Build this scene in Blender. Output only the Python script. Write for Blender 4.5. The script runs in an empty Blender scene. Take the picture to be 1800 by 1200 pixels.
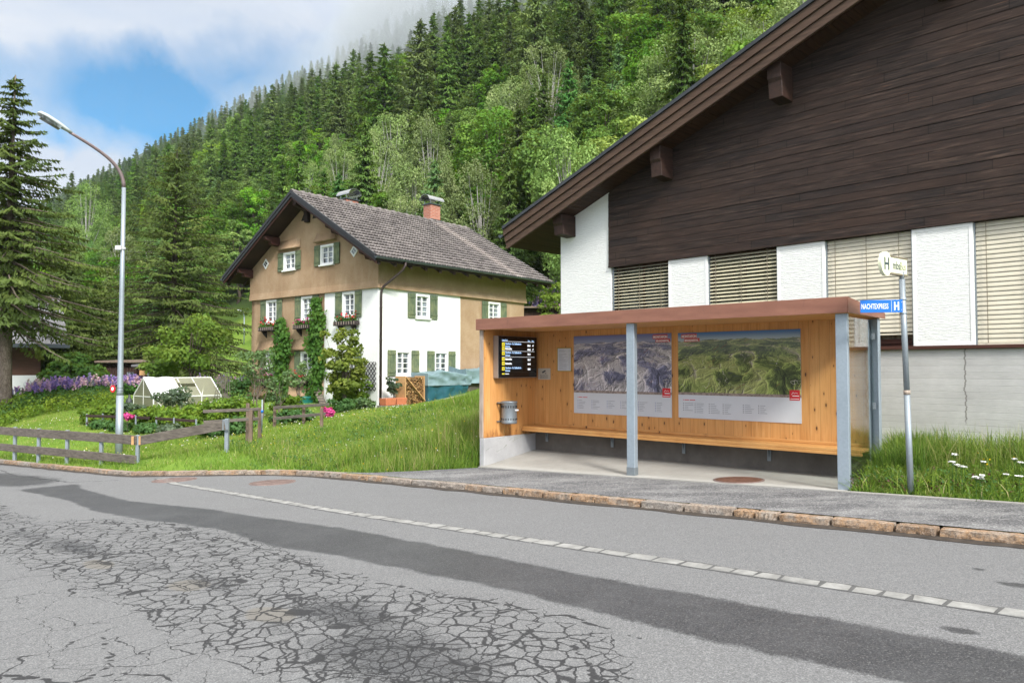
import bpy, math, random
import numpy as np
from mathutils import Vector, Matrix
R = math.radians
rng = np.random.default_rng(7)
random.seed(7)
scene = bpy.context.scene
COL = scene.collection
CAMZ = 1.55
FPX = 1285.18            # focal length in pixels of the 1800 px wide photograph
PITCH = 0.03526
CP, SP = math.cos(PITCH), math.sin(PITCH)

# ------------------------------------------------------------------ camera
cd = bpy.data.cameras.new('camera')
cam = bpy.data.objects.new('camera', cd)
COL.objects.link(cam)
cam.location = (0, 0, CAMZ)
cam.rotation_euler = (math.pi / 2 + PITCH, 0, 0)
cd.sensor_width = 36
cd.lens = 36 * FPX / 1800
cd.clip_start = 0.1
cd.clip_end = 6000
scene.camera = cam

def ray(px, py):
    u = (px - 900) / FPX
    v = (600 - py) / FPX
    return np.array([u, CP - v * SP, SP + v * CP])

def P(px, py, Y):
    """surveyed point: seen at px, py in the photograph, Y metres ahead"""
    r = ray(px, py)
    k = Y / r[1]
    return (float(r[0] * k), float(Y), float(r[2] * k + CAMZ))

def proj(x, y, z):
    z = z - CAMZ
    d = y * CP + z * SP
    v = -y * SP + z * CP
    return 900 + FPX * x / d, 600 - FPX * v / d

# ------------------------------------------------------------------ frames
class Frame:
    def __init__(s, x, y, deg):
        s.o = np.array([x, y]); a = R(deg); s.a = a
        s.u = np.array([math.cos(a), math.sin(a)]); s.n = np.array([-math.sin(a), math.cos(a)])
    def w(s, a, b, z=0.0):
        p = s.o + s.u * a + s.n * b
        return (float(p[0]), float(p[1]), float(z))
    def loc(s, x, y):
        dx, dy = x - s.o[0], y - s.o[1]
        return dx * s.u[0] + dy * s.u[1], dx * s.n[0] + dy * s.n[1]
FS = Frame(-.6273, 13.85, -41.83)   # bus shelter / road
FH = Frame(-5.3159, 29, 50.43)      # brown and white house
FB = Frame(7.36, 11.5, -46.84)      # dark timber building

def sstep(a, b, x):
    t = np.clip((x - a) / (b - a), 0, 1)
    return t * t * (3 - 2 * t)

# ------------------------------------------------------------------ scene objects
def link(o, parent=None):
    COL.objects.link(o)
    if parent is not None:
        o.parent = parent
    return o

def tag(o, label=None, cat=None, group=None, kind=None):
    if label: o['label'] = label
    if cat: o['category'] = cat
    if group: o['group'] = group
    if kind: o['kind'] = kind
    return o

def empty(name, loc, rz=0.0, label=None, cat=None, group=None):
    o = bpy.data.objects.new(name, None)
    o.empty_display_size = .2
    o.location = loc
    o.rotation_euler = (0, 0, rz)
    COL.objects.link(o)
    return tag(o, label, cat, group)

def dup(root, loc=None, rz=None, label=None, group=None, scale=None):
    r = root.copy(); COL.objects.link(r)
    if loc is not None: r.location = loc
    if rz is not None: r.rotation_euler = (0, 0, rz)
    if scale is not None: r.scale = scale
    if label: r['label'] = label
    if group: r['group'] = group
    for ch in list(root.children):
        c = ch.copy(); COL.objects.link(c); c.parent = r
        for g in list(ch.children):
            d = g.copy(); COL.objects.link(d); d.parent = c
    return r

class MB:
    """collects simple solids and links them as one mesh object"""
    def __init__(s):
        s.v = []; s.f = []; s.mi = []; s.sm = []
    def add(s, vs, fs, mi=0, smooth=False):
        b = len(s.v)
        s.v += [tuple(map(float, v)) for v in vs]
        for f in fs:
            s.f.append([b + i for i in f]); s.mi.append(mi); s.sm.append(smooth)
        return s
    def box(s, x0, x1, y0, y1, z0, z1, mi=0):
        v = [(x0,y0,z0),(x1,y0,z0),(x1,y1,z0),(x0,y1,z0),(x0,y0,z1),(x1,y0,z1),(x1,y1,z1),(x0,y1,z1)]
        f = [(3,2,1,0),(4,5,6,7),(0,1,5,4),(1,2,6,5),(2,3,7,6),(3,0,4,7)]
        return s.add(v, f, mi)
    def beam(s, a, b, w, h, up=(0,0,1), mi=0):
        a, b = Vector(a), Vector(b)
        d = (b - a).normalized(); up = Vector(up)
        x = d.cross(up)
        if x.length < 1e-4: x = d.cross(Vector((1,0,0)))
        x.normalize(); z = x.cross(d)
        x *= w / 2; z *= h / 2
        v = [a-x-z, a+x-z, a+x+z, a-x+z, b-x-z, b+x-z, b+x+z, b-x+z]
        f = [(0,1,2,3),(7,6,5,4),(0,4,5,1),(1,5,6,2),(2,6,7,3),(3,7,4,0)]
        return s.add(v, f, mi)
    def hexa(s, v, mi=0):
        f = [(3,2,1,0),(4,5,6,7),(0,1,5,4),(1,2,6,5),(2,3,7,6),(3,0,4,7)]
        return s.add(v, f, mi)
    def prism(s, poly, vec, mi=0):
        n = len(poly); vec = Vector(vec)
        v = [Vector(p) for p in poly] + [Vector(p) + vec for p in poly]
        f = [tuple(range(n))[::-1], tuple(range(n, 2*n))]
        f += [(i, (i+1) % n, n + (i+1) % n, n + i) for i in range(n)]
        return s.add(v, f, mi)
    def tube(s, pts, rad, n=10, mi=0, caps=True, smooth=True):
        pts = [Vector(p) for p in pts]
        if not hasattr(rad, '__len__'): rad = [rad] * len(pts)
        v = []; ref = None
        for i, p in enumerate(pts):
            d = (pts[min(i+1, len(pts)-1)] - pts[max(i-1, 0)])
            if d.length < 1e-9: d = Vector((0,0,1))
            d.normalize()
            if ref is None:
                ref = Vector((1,0,0)) if abs(d.x) < .9 else Vector((0,1,0))
            x = (ref - d * ref.dot(d)).normalized(); ref = x
            y = d.cross(x)
            for k in range(n):
                a = 2 * math.pi * k / n
                v.append(p + (x * math.cos(a) + y * math.sin(a)) * rad[i])
        f = []
        for i in range(len(pts) - 1):
            for k in range(n):
                k2 = (k + 1) % n
                f.append((i*n+k, i*n+k2, (i+1)*n+k2, (i+1)*n+k))
        s.add(v, f, mi, smooth)
        if caps:
            b = len(s.v) - len(v)
            s.f.append([b + k for k in range(n)][::-1]); s.mi.append(mi); s.sm.append(False)
            s.f.append([b + (len(pts)-1)*n + k for k in range(n)]); s.mi.append(mi); s.sm.append(False)
        return s
    def lathe(s, prof, c=(0,0,0), n=24, mi=0, smooth=True):
        v = []
        for r, z in prof:
            for k in range(n):
                a = 2 * math.pi * k / n
                v.append((c[0] + r*math.cos(a), c[1] + r*math.sin(a), c[2] + z))
        f = []
        for i in range(len(prof)-1):
            for k in range(n):
                k2 = (k+1) % n
                f.append((i*n+k, i*n+k2, (i+1)*n+k2, (i+1)*n+k))
        return s.add(v, f, mi, smooth)
    def build(s, name, mats, parent=None, bevel=0, matrix=None, seg=1):
        me = bpy.data.meshes.new(name)
        me.from_pydata(s.v, [], s.f)
        if not isinstance(mats, (list, tuple)): mats = [mats]
        for m in mats: me.materials.append(m)
        me.polygons.foreach_set('material_index', s.mi)
        me.polygons.foreach_set('use_smooth', s.sm)
        me.update()
        o = bpy.data.objects.new(name, me)
        if matrix is not None: o.matrix_local = matrix
        link(o, parent)
        if bevel:
            b = o.modifiers.new('bevel', 'BEVEL'); b.width = bevel; b.segments = seg
            b.limit_method = 'ANGLE'; b.angle_limit = R(40)
        return o

def np_mesh(name, V, F, mats, attrs=None, smooth=False, mi=None):
    """fast mesh from arrays. F: (n,3) or (n,4) int array, or list of such"""
    me = bpy.data.meshes.new(name)
    Fs = F if isinstance(F, list) else [F]
    Fs = [f for f in Fs if len(f)]
    V = np.asarray(V, dtype=np.float32)
    me.vertices.add(len(V)); me.vertices.foreach_set('co', V.ravel())
    loops = np.concatenate([f.ravel() for f in Fs]).astype(np.int32)
    tot = np.concatenate([np.full(len(f), f.shape[1], np.int32) for f in Fs])
    st = np.concatenate([[0], np.cumsum(tot)[:-1]]).astype(np.int32)
    me.loops.add(len(loops)); me.loops.foreach_set('vertex_index', loops)
    me.polygons.add(len(tot)); me.polygons.foreach_set('loop_start', st)
    try: me.polygons.foreach_set('loop_total', tot)
    except Exception: pass
    if smooth: me.polygons.foreach_set('use_smooth', np.ones(len(tot), dtype=bool))
    if mi is not None: me.polygons.foreach_set('material_index', np.asarray(mi, dtype=np.int32))
    if not isinstance(mats, (list, tuple)): mats = [mats]
    for m in mats: me.materials.append(m)
    for k, a in (attrs or {}).items():
        a = np.asarray(a, dtype=np.float32)
        if a.ndim == 1:
            at = me.attributes.new(k, 'FLOAT', 'POINT'); at.data.foreach_set('value', a)
        else:
            at = me.attributes.new(k, 'FLOAT_COLOR', 'POINT')
            at.data.foreach_set('color', np.concatenate([a, np.ones((len(a), 1), np.float32)], 1).ravel())
    me.update(calc_edges=True)
    me.validate()
    return me

def np_obj(name, V, F, mats, parent=None, **k):
    return link(bpy.data.objects.new(name, np_mesh(name, V, F, mats, **k)), parent)

# ------------------------------------------------------------------ value noise for shapes
def vnoise(x, y, seed=0):
    def h(i, j):
        n = (i * 374761393 + j * 668265263 + seed * 1442695041) & 0xffffffff
        n = ((n ^ (n >> 13)) * 1274126177) & 0xffffffff
        return ((n ^ (n >> 16)) & 0xffff) / 65535.0
    x = np.asarray(x, dtype=float); y = np.asarray(y, dtype=float)
    i = np.floor(x).astype(np.int64); j = np.floor(y).astype(np.int64)
    fx = x - i; fy = y - j
    fx = fx*fx*(3-2*fx); fy = fy*fy*(3-2*fy)
    return (h(i,j)*(1-fx)+h(i+1,j)*fx)*(1-fy) + (h(i,j+1)*(1-fx)+h(i+1,j+1)*fx)*fy
def fbm(x, y, seed=0, oct=4):
    a, s, t = 0.5, 0.0, 0.0
    for k in range(oct):
        s = s + a * vnoise(np.asarray(x) * 2**k, np.asarray(y) * 2**k, seed + k); t += a; a *= .5
    return s / t
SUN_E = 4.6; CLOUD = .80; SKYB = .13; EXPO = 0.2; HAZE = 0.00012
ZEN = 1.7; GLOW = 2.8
PUFFS = [(700,62,300,38,24,14,.014),(765,24,260,40,28,17,.016),(650,94,330,36,22,12,.011),(600,124,390,36,24,12,.009),(735,2,290,44,26,17,.017),(520,172,500,48,28,12,.008),(810,-3,235,28,18,10,.010),(420,220,700,66,34,14,.006)]
# ------------------------------------------------------------------ materials
class NT:
    def __init__(s, name):
        s.m = bpy.data.materials.new(name); s.m.use_nodes = True
        s.t = s.m.node_tree; s.t.nodes.clear()
        s.out = s.t.nodes.new('ShaderNodeOutputMaterial')
    def n(s, typ, props=None, **ins):
        nd = s.t.nodes.new(typ)
        for k, v in (props or {}).items(): setattr(nd, k, v)
        for k, v in ins.items():
            k = k.replace('_', ' ')
            sock = nd.inputs[int(k[1:])] if (k[0] == 'i' and k[1:].isdigit()) else nd.inputs[k]
            s.put(sock, v)
        return nd
    def put(s, sock, v):
        if isinstance(v, bpy.types.NodeSocket): s.t.links.new(v, sock)
        elif isinstance(v, (tuple, list)):
            if sock.type == 'RGBA' and len(v) == 3: v = (*v, 1)
            sock.default_value = v
        else: sock.default_value = v
    def coord(s, kind='Object'):
        return s.n('ShaderNodeTexCoord').outputs[kind]
    def map(s, vec, scale=(1,1,1), loc=(0,0,0), rot=(0,0,0)):
        return s.n('ShaderNodeMapping', Vector=vec, Scale=scale, Location=loc, Rotation=rot).outputs[0]
    def noise(s, vec, scale=5, detail=4, rough=.55, dist=0, out='Fac'):
        return s.n('ShaderNodeTexNoise', Vector=vec, Scale=scale, Detail=detail, Roughness=rough, Distortion=dist).outputs[out]
    def vor(s, vec, scale=5, feature='F1', out='Distance', rnd=1.0):
        return s.n('ShaderNodeTexVoronoi', dict(feature=feature), Vector=vec, Scale=scale, Randomness=rnd).outputs[out]
    def ramp(s, fac, stops, interp='LINEAR'):
        r = s.n('ShaderNodeValToRGB', Fac=fac); e = r.color_ramp.elements
        r.color_ramp.interpolation = interp
        while len(e) < len(stops): e.new(.5)
        for el, (p, c) in zip(e, stops):
            el.position = p
            el.color = (c, c, c, 1) if not hasattr(c, '__len__') else (*c, 1)
        return r.outputs['Color']
    def mix(s, f, a, b, mode='MIX'):
        nd = s.n('ShaderNodeMix', dict(data_type='RGBA', blend_type=mode))
        s.put(nd.inputs['Factor'], f); s.put(nd.inputs[6], a); s.put(nd.inputs[7], b)
        return nd.outputs[2]
    def math(s, op, a, b=0.0, c=0.0, clamp=False):
        nd = s.n('ShaderNodeMath', dict(operation=op, use_clamp=clamp))
        s.put(nd.inputs[0], a); s.put(nd.inputs[1], b)
        if len(nd.inputs) > 2: s.put(nd.inputs[2], c)
        return nd.outputs[0]
    def sep(s, vec):
        return s.n('ShaderNodeSeparateXYZ', Vector=vec).outputs
    def comb(s, x=0.0, y=0.0, z=0.0):
        return s.n('ShaderNodeCombineXYZ', X=x, Y=y, Z=z).outputs[0]
    def attr(s, name, out='Fac'):
        return s.n('ShaderNodeAttribute', dict(attribute_name=name)).outputs[out]
    def bump(s, h, strength=.5, dist=.01, normal=None):
        nd = s.n('ShaderNodeBump', Height=h, Strength=strength, Distance=dist)
        if normal is not None: s.put(nd.inputs['Normal'], normal)
        return nd.outputs[0]
    def white(s, v, out='Value'):
        nd = s.n('ShaderNodeTexWhiteNoise', dict(noise_dimensions='1D')); s.put(nd.inputs['W'], v)
        return nd.outputs[out]
    def bsdf(s, col, rough=.7, normal=None, metal=0.0, spec=.5, **kw):
        b = s.n('ShaderNodeBsdfPrincipled')
        s.put(b.inputs['Base Color'], col); s.put(b.inputs['Roughness'], rough)
        s.put(b.inputs['Metallic'], metal); s.put(b.inputs['Specular IOR Level'], spec)
        if normal is not None: s.put(b.inputs['Normal'], normal)
        for k, v in kw.items(): s.put(b.inputs[k.replace('_', ' ')], v)
        s.t.links.new(b.outputs[0], s.out.inputs[0])
        return s.m
    def surf(s, sock):
        s.t.links.new(sock, s.out.inputs[0]); return s.m

def simple(name, col, rough=.6, var=.12, scale=6, bump=.0, bscale=60, metal=0.0, spec=.4, stretch=(1,1,1), dist=.005):
    t = NT(name); co = t.map(t.coord(), stretch)
    f = t.noise(co, scale, 5, .6)
    lo = tuple(c * (1 - var) for c in col); hi = tuple(min(1, c * (1 + var)) for c in col)
    c = t.ramp(f, [(.3, lo), (.7, hi)])
    nrm = t.bump(t.noise(co, bscale, 3, .6), bump, dist) if bump else None
    return t.bsdf(c, rough, nrm, metal, spec)

M = {}
# --- ground and road
def m_ground():
    t = NT('lawn_soil'); co = t.coord()
    f = t.noise(co, .35, 6, .6); g = t.noise(co, 9, 4, .7)
    a = t.ramp(f, [(.3, (.09,.17,.025)), (.5, (.14,.23,.03)), (.7, (.20,.26,.045))])
    c = t.mix(t.math('MULTIPLY', g, .45), a, (.05,.10,.015))
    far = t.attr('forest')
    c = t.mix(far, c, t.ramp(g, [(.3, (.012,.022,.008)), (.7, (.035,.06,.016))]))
    return t.bsdf(c, .9, t.bump(t.noise(co, 14, 4, .7), .6, .06), spec=.15)
M['ground'] = m_ground()

def m_road():
    t = NT('cracked_asphalt'); co = t.coord()
    ag = t.vor(co, 150, 'F1', 'Color'); agv = t.n('ShaderNodeSeparateColor', Color=ag).outputs[0]
    fine = t.noise(co, 60, 3, .7); big = t.noise(co, .8, 5, .6)
    base = t.ramp(agv, [(0, (.057,.058,.061)), (.45, (.124,.127,.132)), (.8, (.18,.185,.191)), (1, (.29,.295,.30))])
    base = t.mix(t.math('MULTIPLY', big, .4), base, (.165,.168,.175))
    base = t.mix(.3, base, t.ramp(fine, [(.3, .09), (.7, .22)]))
    # worn dark traces
    st = t.noise(t.map(co, (1,3,1), rot=(0,0,R(42))), .5, 5, .65)
    base = t.mix(t.ramp(st, [(.52, 0), (.75, .22)]), base, (.1,.1,.105))
    wn = t.noise(co, 5, 5, .7)
    wet = t.math('ADD', t.attr('wet'), t.math('MULTIPLY', t.math('SUBTRACT', wn, .5), .55))
    wet = t.math('ADD', wet, t.math('MULTIPLY', t.math('SUBTRACT', t.noise(co, 34, 3, .7), .5), .5))
    wet = t.ramp(wet, [(.36, 0), (.62, 1)])
    wcol = t.ramp(agv, [(0, (.022,.023,.026)), (.6, (.046,.047,.051)), (.9, (.070,.071,.075)), (1, (.13,.13,.13))])
    wcol = t.mix(t.ramp(t.noise(co, 1.6, 6, .7), [(.45, 0), (.75, .45)]), wcol, (.10,.102,.107))
    c = t.mix(t.math('MULTIPLY', wet, .95), base, wcol)
    # sand-filled hollows
    sn = t.math('ADD', t.attr('sand'), t.math('MULTIPLY', t.math('SUBTRACT', wn, .5), .7))
    c = t.mix(t.ramp(sn, [(.4, 0), (.6, .8)]), c, t.mix(fine, (.11,.103,.092), (.19,.178,.158)))
    # alligator cracks
    wob = t.n('ShaderNodeVectorMath', dict(operation='MULTIPLY_ADD'), i0=t.noise(co, 9, 6, .72, out='Color'), i1=(.085,.085,0), i2=co).outputs[0]
    wob2 = t.n('ShaderNodeVectorMath', dict(operation='MULTIPLY_ADD'), i0=t.noise(co, 2.2, 4, .6, out='Color'), i1=(.4,.4,0), i2=co).outputs[0]
    d1 = t.vor(t.map(wob, (1,1,0), rot=(0,0,R(42))), 6.4, 'DISTANCE_TO_EDGE')
    d3 = t.vor(t.map(wob, (1,1,0)), 15, 'DISTANCE_TO_EDGE')
    d2 = t.vor(t.map(wob2, (1,1,0)), 2.5, 'DISTANCE_TO_EDGE')
    cn = t.noise(co, 2.5, 4, .6)
    cm = t.math('ADD', t.attr('crack'), t.math('MULTIPLY', t.math('SUBTRACT', cn, .5), .6))
    w1 = t.ramp(cm, [(.28, 0), (.62, 1)])
    w2 = t.ramp(cm, [(.1, 0), (.5, 1)])
    wv_ = t.ramp(t.noise(co, 3.3, 5, .7), [(.36, .75), (.64, 1.15)])
    k3 = t.math('MULTIPLY', t.math('SUBTRACT', 1, t.math('DIVIDE', d3, .06), clamp=True), t.ramp(t.math('ADD', t.attr('damp'), t.math('MULTIPLY', t.math('SUBTRACT', cn, .5), 1.2)), [(.25, 0), (.7, .9)]))
    t1 = t.math('MULTIPLY', t.math('MULTIPLY', w1, .062), wv_); t2 = t.math('MULTIPLY', t.math('MULTIPLY', w2, .022), wv_)
    k1 = t.math('SUBTRACT', 1, t.math('DIVIDE', d1, t.math('MAXIMUM', t1, .0001)), clamp=True)
    k2 = t.math('SUBTRACT', 1, t.math('DIVIDE', d2, t.math('MAXIMUM', t2, .0001)), clamp=True)
    lone = t.ramp(t.math('ADD', t.attr('lone'), t.math('MULTIPLY', t.math('SUBTRACT', t.noise(co, 14, 4, .7), .5), .16)), [(.885, 0), (.945, 1)])
    k = t.math('MAXIMUM', t.math('MAXIMUM', k3, t.math('MAXIMUM', k1, k2)), lone)
    ks = t.ramp(t.math('SUBTRACT', k, t.math('MULTIPLY', t.noise(co, 26, 3, .7), .12)), [(.06, 0), (.42, 1)])
    dampn = t.math('ADD', t.attr('damp'), t.math('MULTIPLY', t.math('SUBTRACT', t.noise(co, 4, 5, .75), .5), 1.1))
    dm = t.ramp(dampn, [(.32, 0), (.85, .75)])
    c = t.mix(dm, c, t.mix(agv, (.030,.031,.035), (.085,.087,.092)))
    c = t.mix(t.math('MULTIPLY', ks, .86), c, (.016,.016,.018))
    h = t.math('SUBTRACT', t.math('MULTIPLY', agv, .25), t.math('MULTIPLY', ks, 1.0))
    rough = t.mix(t.math('MAXIMUM', wet, dm), (.85,.85,.85), (.55,.55,.55))
    return t.bsdf(c, rough, t.bump(h, .55, .008), spec=.3)
M['road'] = m_road()

def m_pave():
    t = NT('sidewalk_asphalt'); co = t.coord()
    agv = t.n('ShaderNodeSeparateColor', Color=t.vor(co, 80, 'F1', 'Color')).outputs[0]
    base = t.ramp(agv, [(0, (.05,.05,.053)), (.5, (.1,.1,.105)), (.88, (.16,.16,.165)), (1, (.33,.33,.33))])
    n = t.noise(t.map(co, (1,2,1), rot=(0,0,R(42))), 1.1, 6, .7)
    base = t.mix(t.ramp(n, [(.42, 0), (.62, .55)]), base, t.mix(agv, (.2,.2,.2), (.36,.36,.355)))
    return t.bsdf(base, .9, t.bump(agv, .6, .008), spec=.25)
M['pave'] = m_pave()

def m_concrete(name, a, b, board=0, dark=.0, bump=.25):
    t = NT(name); co = t.coord()
    f = t.noise(co, 1.3, 7, .65); g = t.noise(t.map(co, (1,1,6)) if board else co, 9, 5, .65)
    c = t.ramp(f, [(.3, a), (.7, b)])
    c = t.mix(t.math('MULTIPLY', g, .5), c, tuple(x * .72 for x in a))
    pits = t.ramp(t.vor(co, 22), [(.05, 1), (.13, 0)])
    pm = t.math('MULTIPLY', pits, t.ramp(t.noise(co, 3, 3), [(.5, 0), (.65, .7)]))
    c = t.mix(pm, c, tuple(x * .4 for x in a))
    h = g
    if board:
        z = t.sep(co)[2]
        fr = t.math('FRACT', t.math('DIVIDE', z, .105))
        ln = t.ramp(t.math('ABSOLUTE', t.math('SUBTRACT', fr, .5)), [(.44, 0), (.5, 1)])
        brk = t.ramp(t.noise(t.map(co, (1.2,1.2,9)), 1.5, 4, .6), [(.42, 0), (.62, 1)])
        c = t.mix(t.math('MULTIPLY', t.math('MULTIPLY', ln, brk), .7), c, tuple(x * .5 for x in a))
        bt = t.white(t.math('FLOOR', t.math('DIVIDE', z, .105)))
        c = t.mix(t.math('MULTIPLY', bt, .16), c, (.16,.15,.14))
        h = t.math('SUBTRACT', g, t.math('MULTIPLY', ln, .5))
        # one crack running down from the window sill
        x = t.sep(co)[0]
        wx = t.math('ADD', x, t.math('MULTIPLY', t.math('SUBTRACT', t.noise(t.map(co, (0,0,1)), 7, 4, .6), .5), .16))
        ck = t.ramp(t.math('ABSOLUTE', t.math('SUBTRACT', wx, -.22)), [(.006, .8), (.016, 0)])
        ck = t.math('MULTIPLY', ck, t.ramp(z, [(.62, 0), (.72, 1)]))
        c = t.mix(ck, c, (.15,.14,.13))
    return t.bsdf(c, .88, t.bump(h, bump, .01), spec=.25)
M['slab'] = m_concrete('slab_concrete', (.29,.28,.255), (.40,.39,.36))
M['plinth'] = m_concrete('cast_concrete', (.34,.34,.345), (.50,.50,.50))
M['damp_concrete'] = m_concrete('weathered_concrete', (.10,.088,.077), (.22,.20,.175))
M['board_concrete'] = m_concrete('board_marked_concrete', (.45,.445,.44), (.62,.615,.605), board=1)

def m_kerb():
    t = NT('granite_kerb'); co = t.coord()
    f = t.noise(co, 2.6, 6, .65); g = t.noise(co, 38, 4, .75)
    c = t.ramp(f, [(.3, (.27,.23,.19)), (.47, (.34,.21,.115)), (.6, (.31,.265,.22)), (.75, (.42,.30,.20))])
    ri = t.n('ShaderNodeNewGeometry').outputs['Random Per Island']
    c = t.mix(t.ramp(ri, [(.1, .75), (.45, 0)]), c, (.27,.255,.235))
    c = t.mix(t.ramp(t.white(t.math('MULTIPLY', ri, 7.1)), [(.6, 0), (1, .5)]), c, (.15,.10,.065))
    c = t.mix(t.ramp(g, [(.42, 0), (.66, .75)]), c, (.07,.055,.045))
    c = t.mix(t.ramp(t.noise(co, 90, 2), [(.55, 0), (.7, .4)]), c, (.5,.45,.40))
    return t.bsdf(c, .85, t.bump(t.noise(co, 24, 6, .7), .9, .02), spec=.25)
M['kerb'] = m_kerb()
def m_sett():
    t = NT('pale_stone_sett'); co = t.coord()
    f = t.noise(co, 5, 6, .7)
    c = t.ramp(f, [(.3, (.16,.16,.155)), (.55, (.27,.27,.26)), (.75, (.35,.35,.34))])
    c = t.mix(t.ramp(t.noise(co, 45, 3), [(.5, 0), (.75, .4)]), c, (.2,.2,.2))
    return t.bsdf(c, .85, t.bump(t.noise(co, 40, 5, .7), .6, .01), spec=.25)
M['sett'] = m_sett()
M['rust_iron'] = simple('rusty_cast_iron', (.15,.075,.05), .75, .35, 8, .5, 50, 0.2)
M['rust_iron_grey'] = simple('worn_cast_iron', (.19,.135,.12), .7, .35, 6, .5, 50, 0.2)
M['dirt'] = simple('gutter_dirt', (.042,.033,.026), .95, .4, 9, .8, 40)
M['black_gap'] = simple('dark_recess', (.02,.018,.016), .9, .2)

# --- shelter
def m_boards(name, axis='sum', width=.155, cols=((.46,.20,.055),(.61,.30,.095),(.69,.38,.145)), knots=True, groove=True, rough=.55):
    t = NT(name); co = t.coord(); s = t.sep(co)
    a = t.math('ADD', s[0], s[1]) if axis == 'sum' else (s[2] if axis == 'z' else s[1])
    l = s[2] if axis == 'sum' else s[0]
    q = t.math('DIVIDE', a, width); idx = t.math('FLOOR', q); fr = t.math('FRACT', q)
    rnd = t.white(idx); rnd2 = t.white(t.math('ADD', idx, 77.3))
    vec = t.comb(t.math('MULTIPLY', a, 16), t.math('ADD', t.math('MULTIPLY', l, .9), t.math('MULTIPLY', rnd2, 30)), rnd)
    gr = t.noise(vec, 1.6, 5, .6, .6)
    c = t.ramp(gr, [(.3, cols[0]), (.5, cols[1]), (.75, cols[2])])
    c = t.mix(t.math('MULTIPLY', rnd, .5), c, cols[0])
    c = t.mix(t.math('MULTIPLY', rnd2, .3), c, cols[2])
    h = gr
    if knots:
        kv = t.comb(t.math('MULTIPLY', a, 6.5), t.math('ADD', t.math('MULTIPLY', l, 2.6), t.math('MULTIPLY', rnd2, 9)), 0.0)
        kd = t.n('ShaderNodeTexVoronoi', dict(feature='F1', voronoi_dimensions='2D'), Vector=kv, Scale=1.0, Randomness=1.0)
        sz = t.n('ShaderNodeSeparateColor', Color=kd.outputs['Color']).outputs[0]
        kr = t.math('MULTIPLY', t.math('MAXIMUM', t.math('SUBTRACT', sz, .35), .0), .16)
        km = t.math('SUBTRACT', 1, t.math('DIVIDE', kd.outputs['Distance'], t.math('MAXIMUM', kr, .001)), clamp=True)
        halo = t.math('SUBTRACT', 1, t.math('DIVIDE', kd.outputs['Distance'], t.math('MAXIMUM', t.math('MULTIPLY', kr, 2.6), .001)), clamp=True)
        c = t.mix(t.math('MULTIPLY', halo, .5), c, tuple(x * .62 for x in cols[0]))
        c = t.mix(t.ramp(km, [(.05, 0), (.4, .95)]), c, (.085,.032,.013))
    if axis == 'sum':                       # water stains creeping up the foot of the boards
        sn = t.math('ADD', t.math('MULTIPLY', t.math('SUBTRACT', .46, s[2]), 3.0), t.math('MULTIPLY', t.math('SUBTRACT', t.noise(t.comb(t.math('MULTIPLY', a, 7), t.math('MULTIPLY', l, 1.2), 0.0), 2.0, 5, .7), .5), 2.4))
        c = t.mix(t.ramp(sn, [(.3, 0), (.9, .75)]), c, (.20,.065,.016))
    if groove:
        g = t.ramp(t.math('ABSOLUTE', t.math('SUBTRACT', fr, .5)), [(.478, 0), (.496, 1)])
        c = t.mix(t.math('MULTIPLY', g, .55), c, tuple(x * .3 for x in cols[0]))
        h = t.math('SUBTRACT', gr, t.math('MULTIPLY', g, 2))
    return t.bsdf(c, rough, t.bump(h, .22, .004), spec=.35)
M['pine'] = m_boards('oiled_pine_boards')
M['pine_beam'] = m_boards('oiled_pine_bench', axis='y', width=.6, groove=False)
M['soffit_pine'] = m_boards('pine_soffit', axis='y', width=.14, cols=((.5,.24,.075),(.62,.33,.12),(.7,.42,.18)))
M['grey_timber'] = simple('weathered_grey_timber', (.33,.27,.22), .85, .3, 3, .5, 40, stretch=(12,12,1))
def m_galv(name, col, metal=.55):
    t = NT(name); co = t.coord()
    v = t.vor(co, 38, 'F1', 'Color'); vv = t.n('ShaderNodeSeparateColor', Color=v).outputs[0]
    n = t.noise(co, 2.5, 5, .6)
    c = t.mix(t.math('MULTIPLY', vv, .35), col, tuple(x * .7 for x in col))
    c = t.mix(t.math('MULTIPLY', n, .3), c, tuple(min(1, x * 1.25) for x in col))
    return t.bsdf(c, t.ramp(n, [(.3, .38), (.7, .55)]), None, metal, .5)
M['galv'] = m_galv('galvanised_steel', (.34,.40,.45), .5)
M['galv_dark'] = m_galv('dull_zinc', (.22,.25,.27), .5)
M['pole_grey'] = m_galv('pale_zinc_pole', (.27,.31,.34), .4)
def m_fascia():
    t = NT('red_brown_sheet'); co = t.coord()
    f = t.noise(t.map(co, (.6,.6,3)), 3, 5, .6)
    c = t.ramp(f, [(.3, (.20,.085,.057)), (.7, (.275,.125,.082))])
    sc = t.noise(t.map(co, (5,5,1.2)), 4, 6, .75)
    c = t.mix(t.ramp(sc, [(.6, 0), (.72, .5)]), c, (.085,.045,.04))
    return t.bsdf(c, .55, t.bump(t.noise(co, 1.2, 2), .25, .02), .1, .45)
M['fascia'] = m_fascia()
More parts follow.
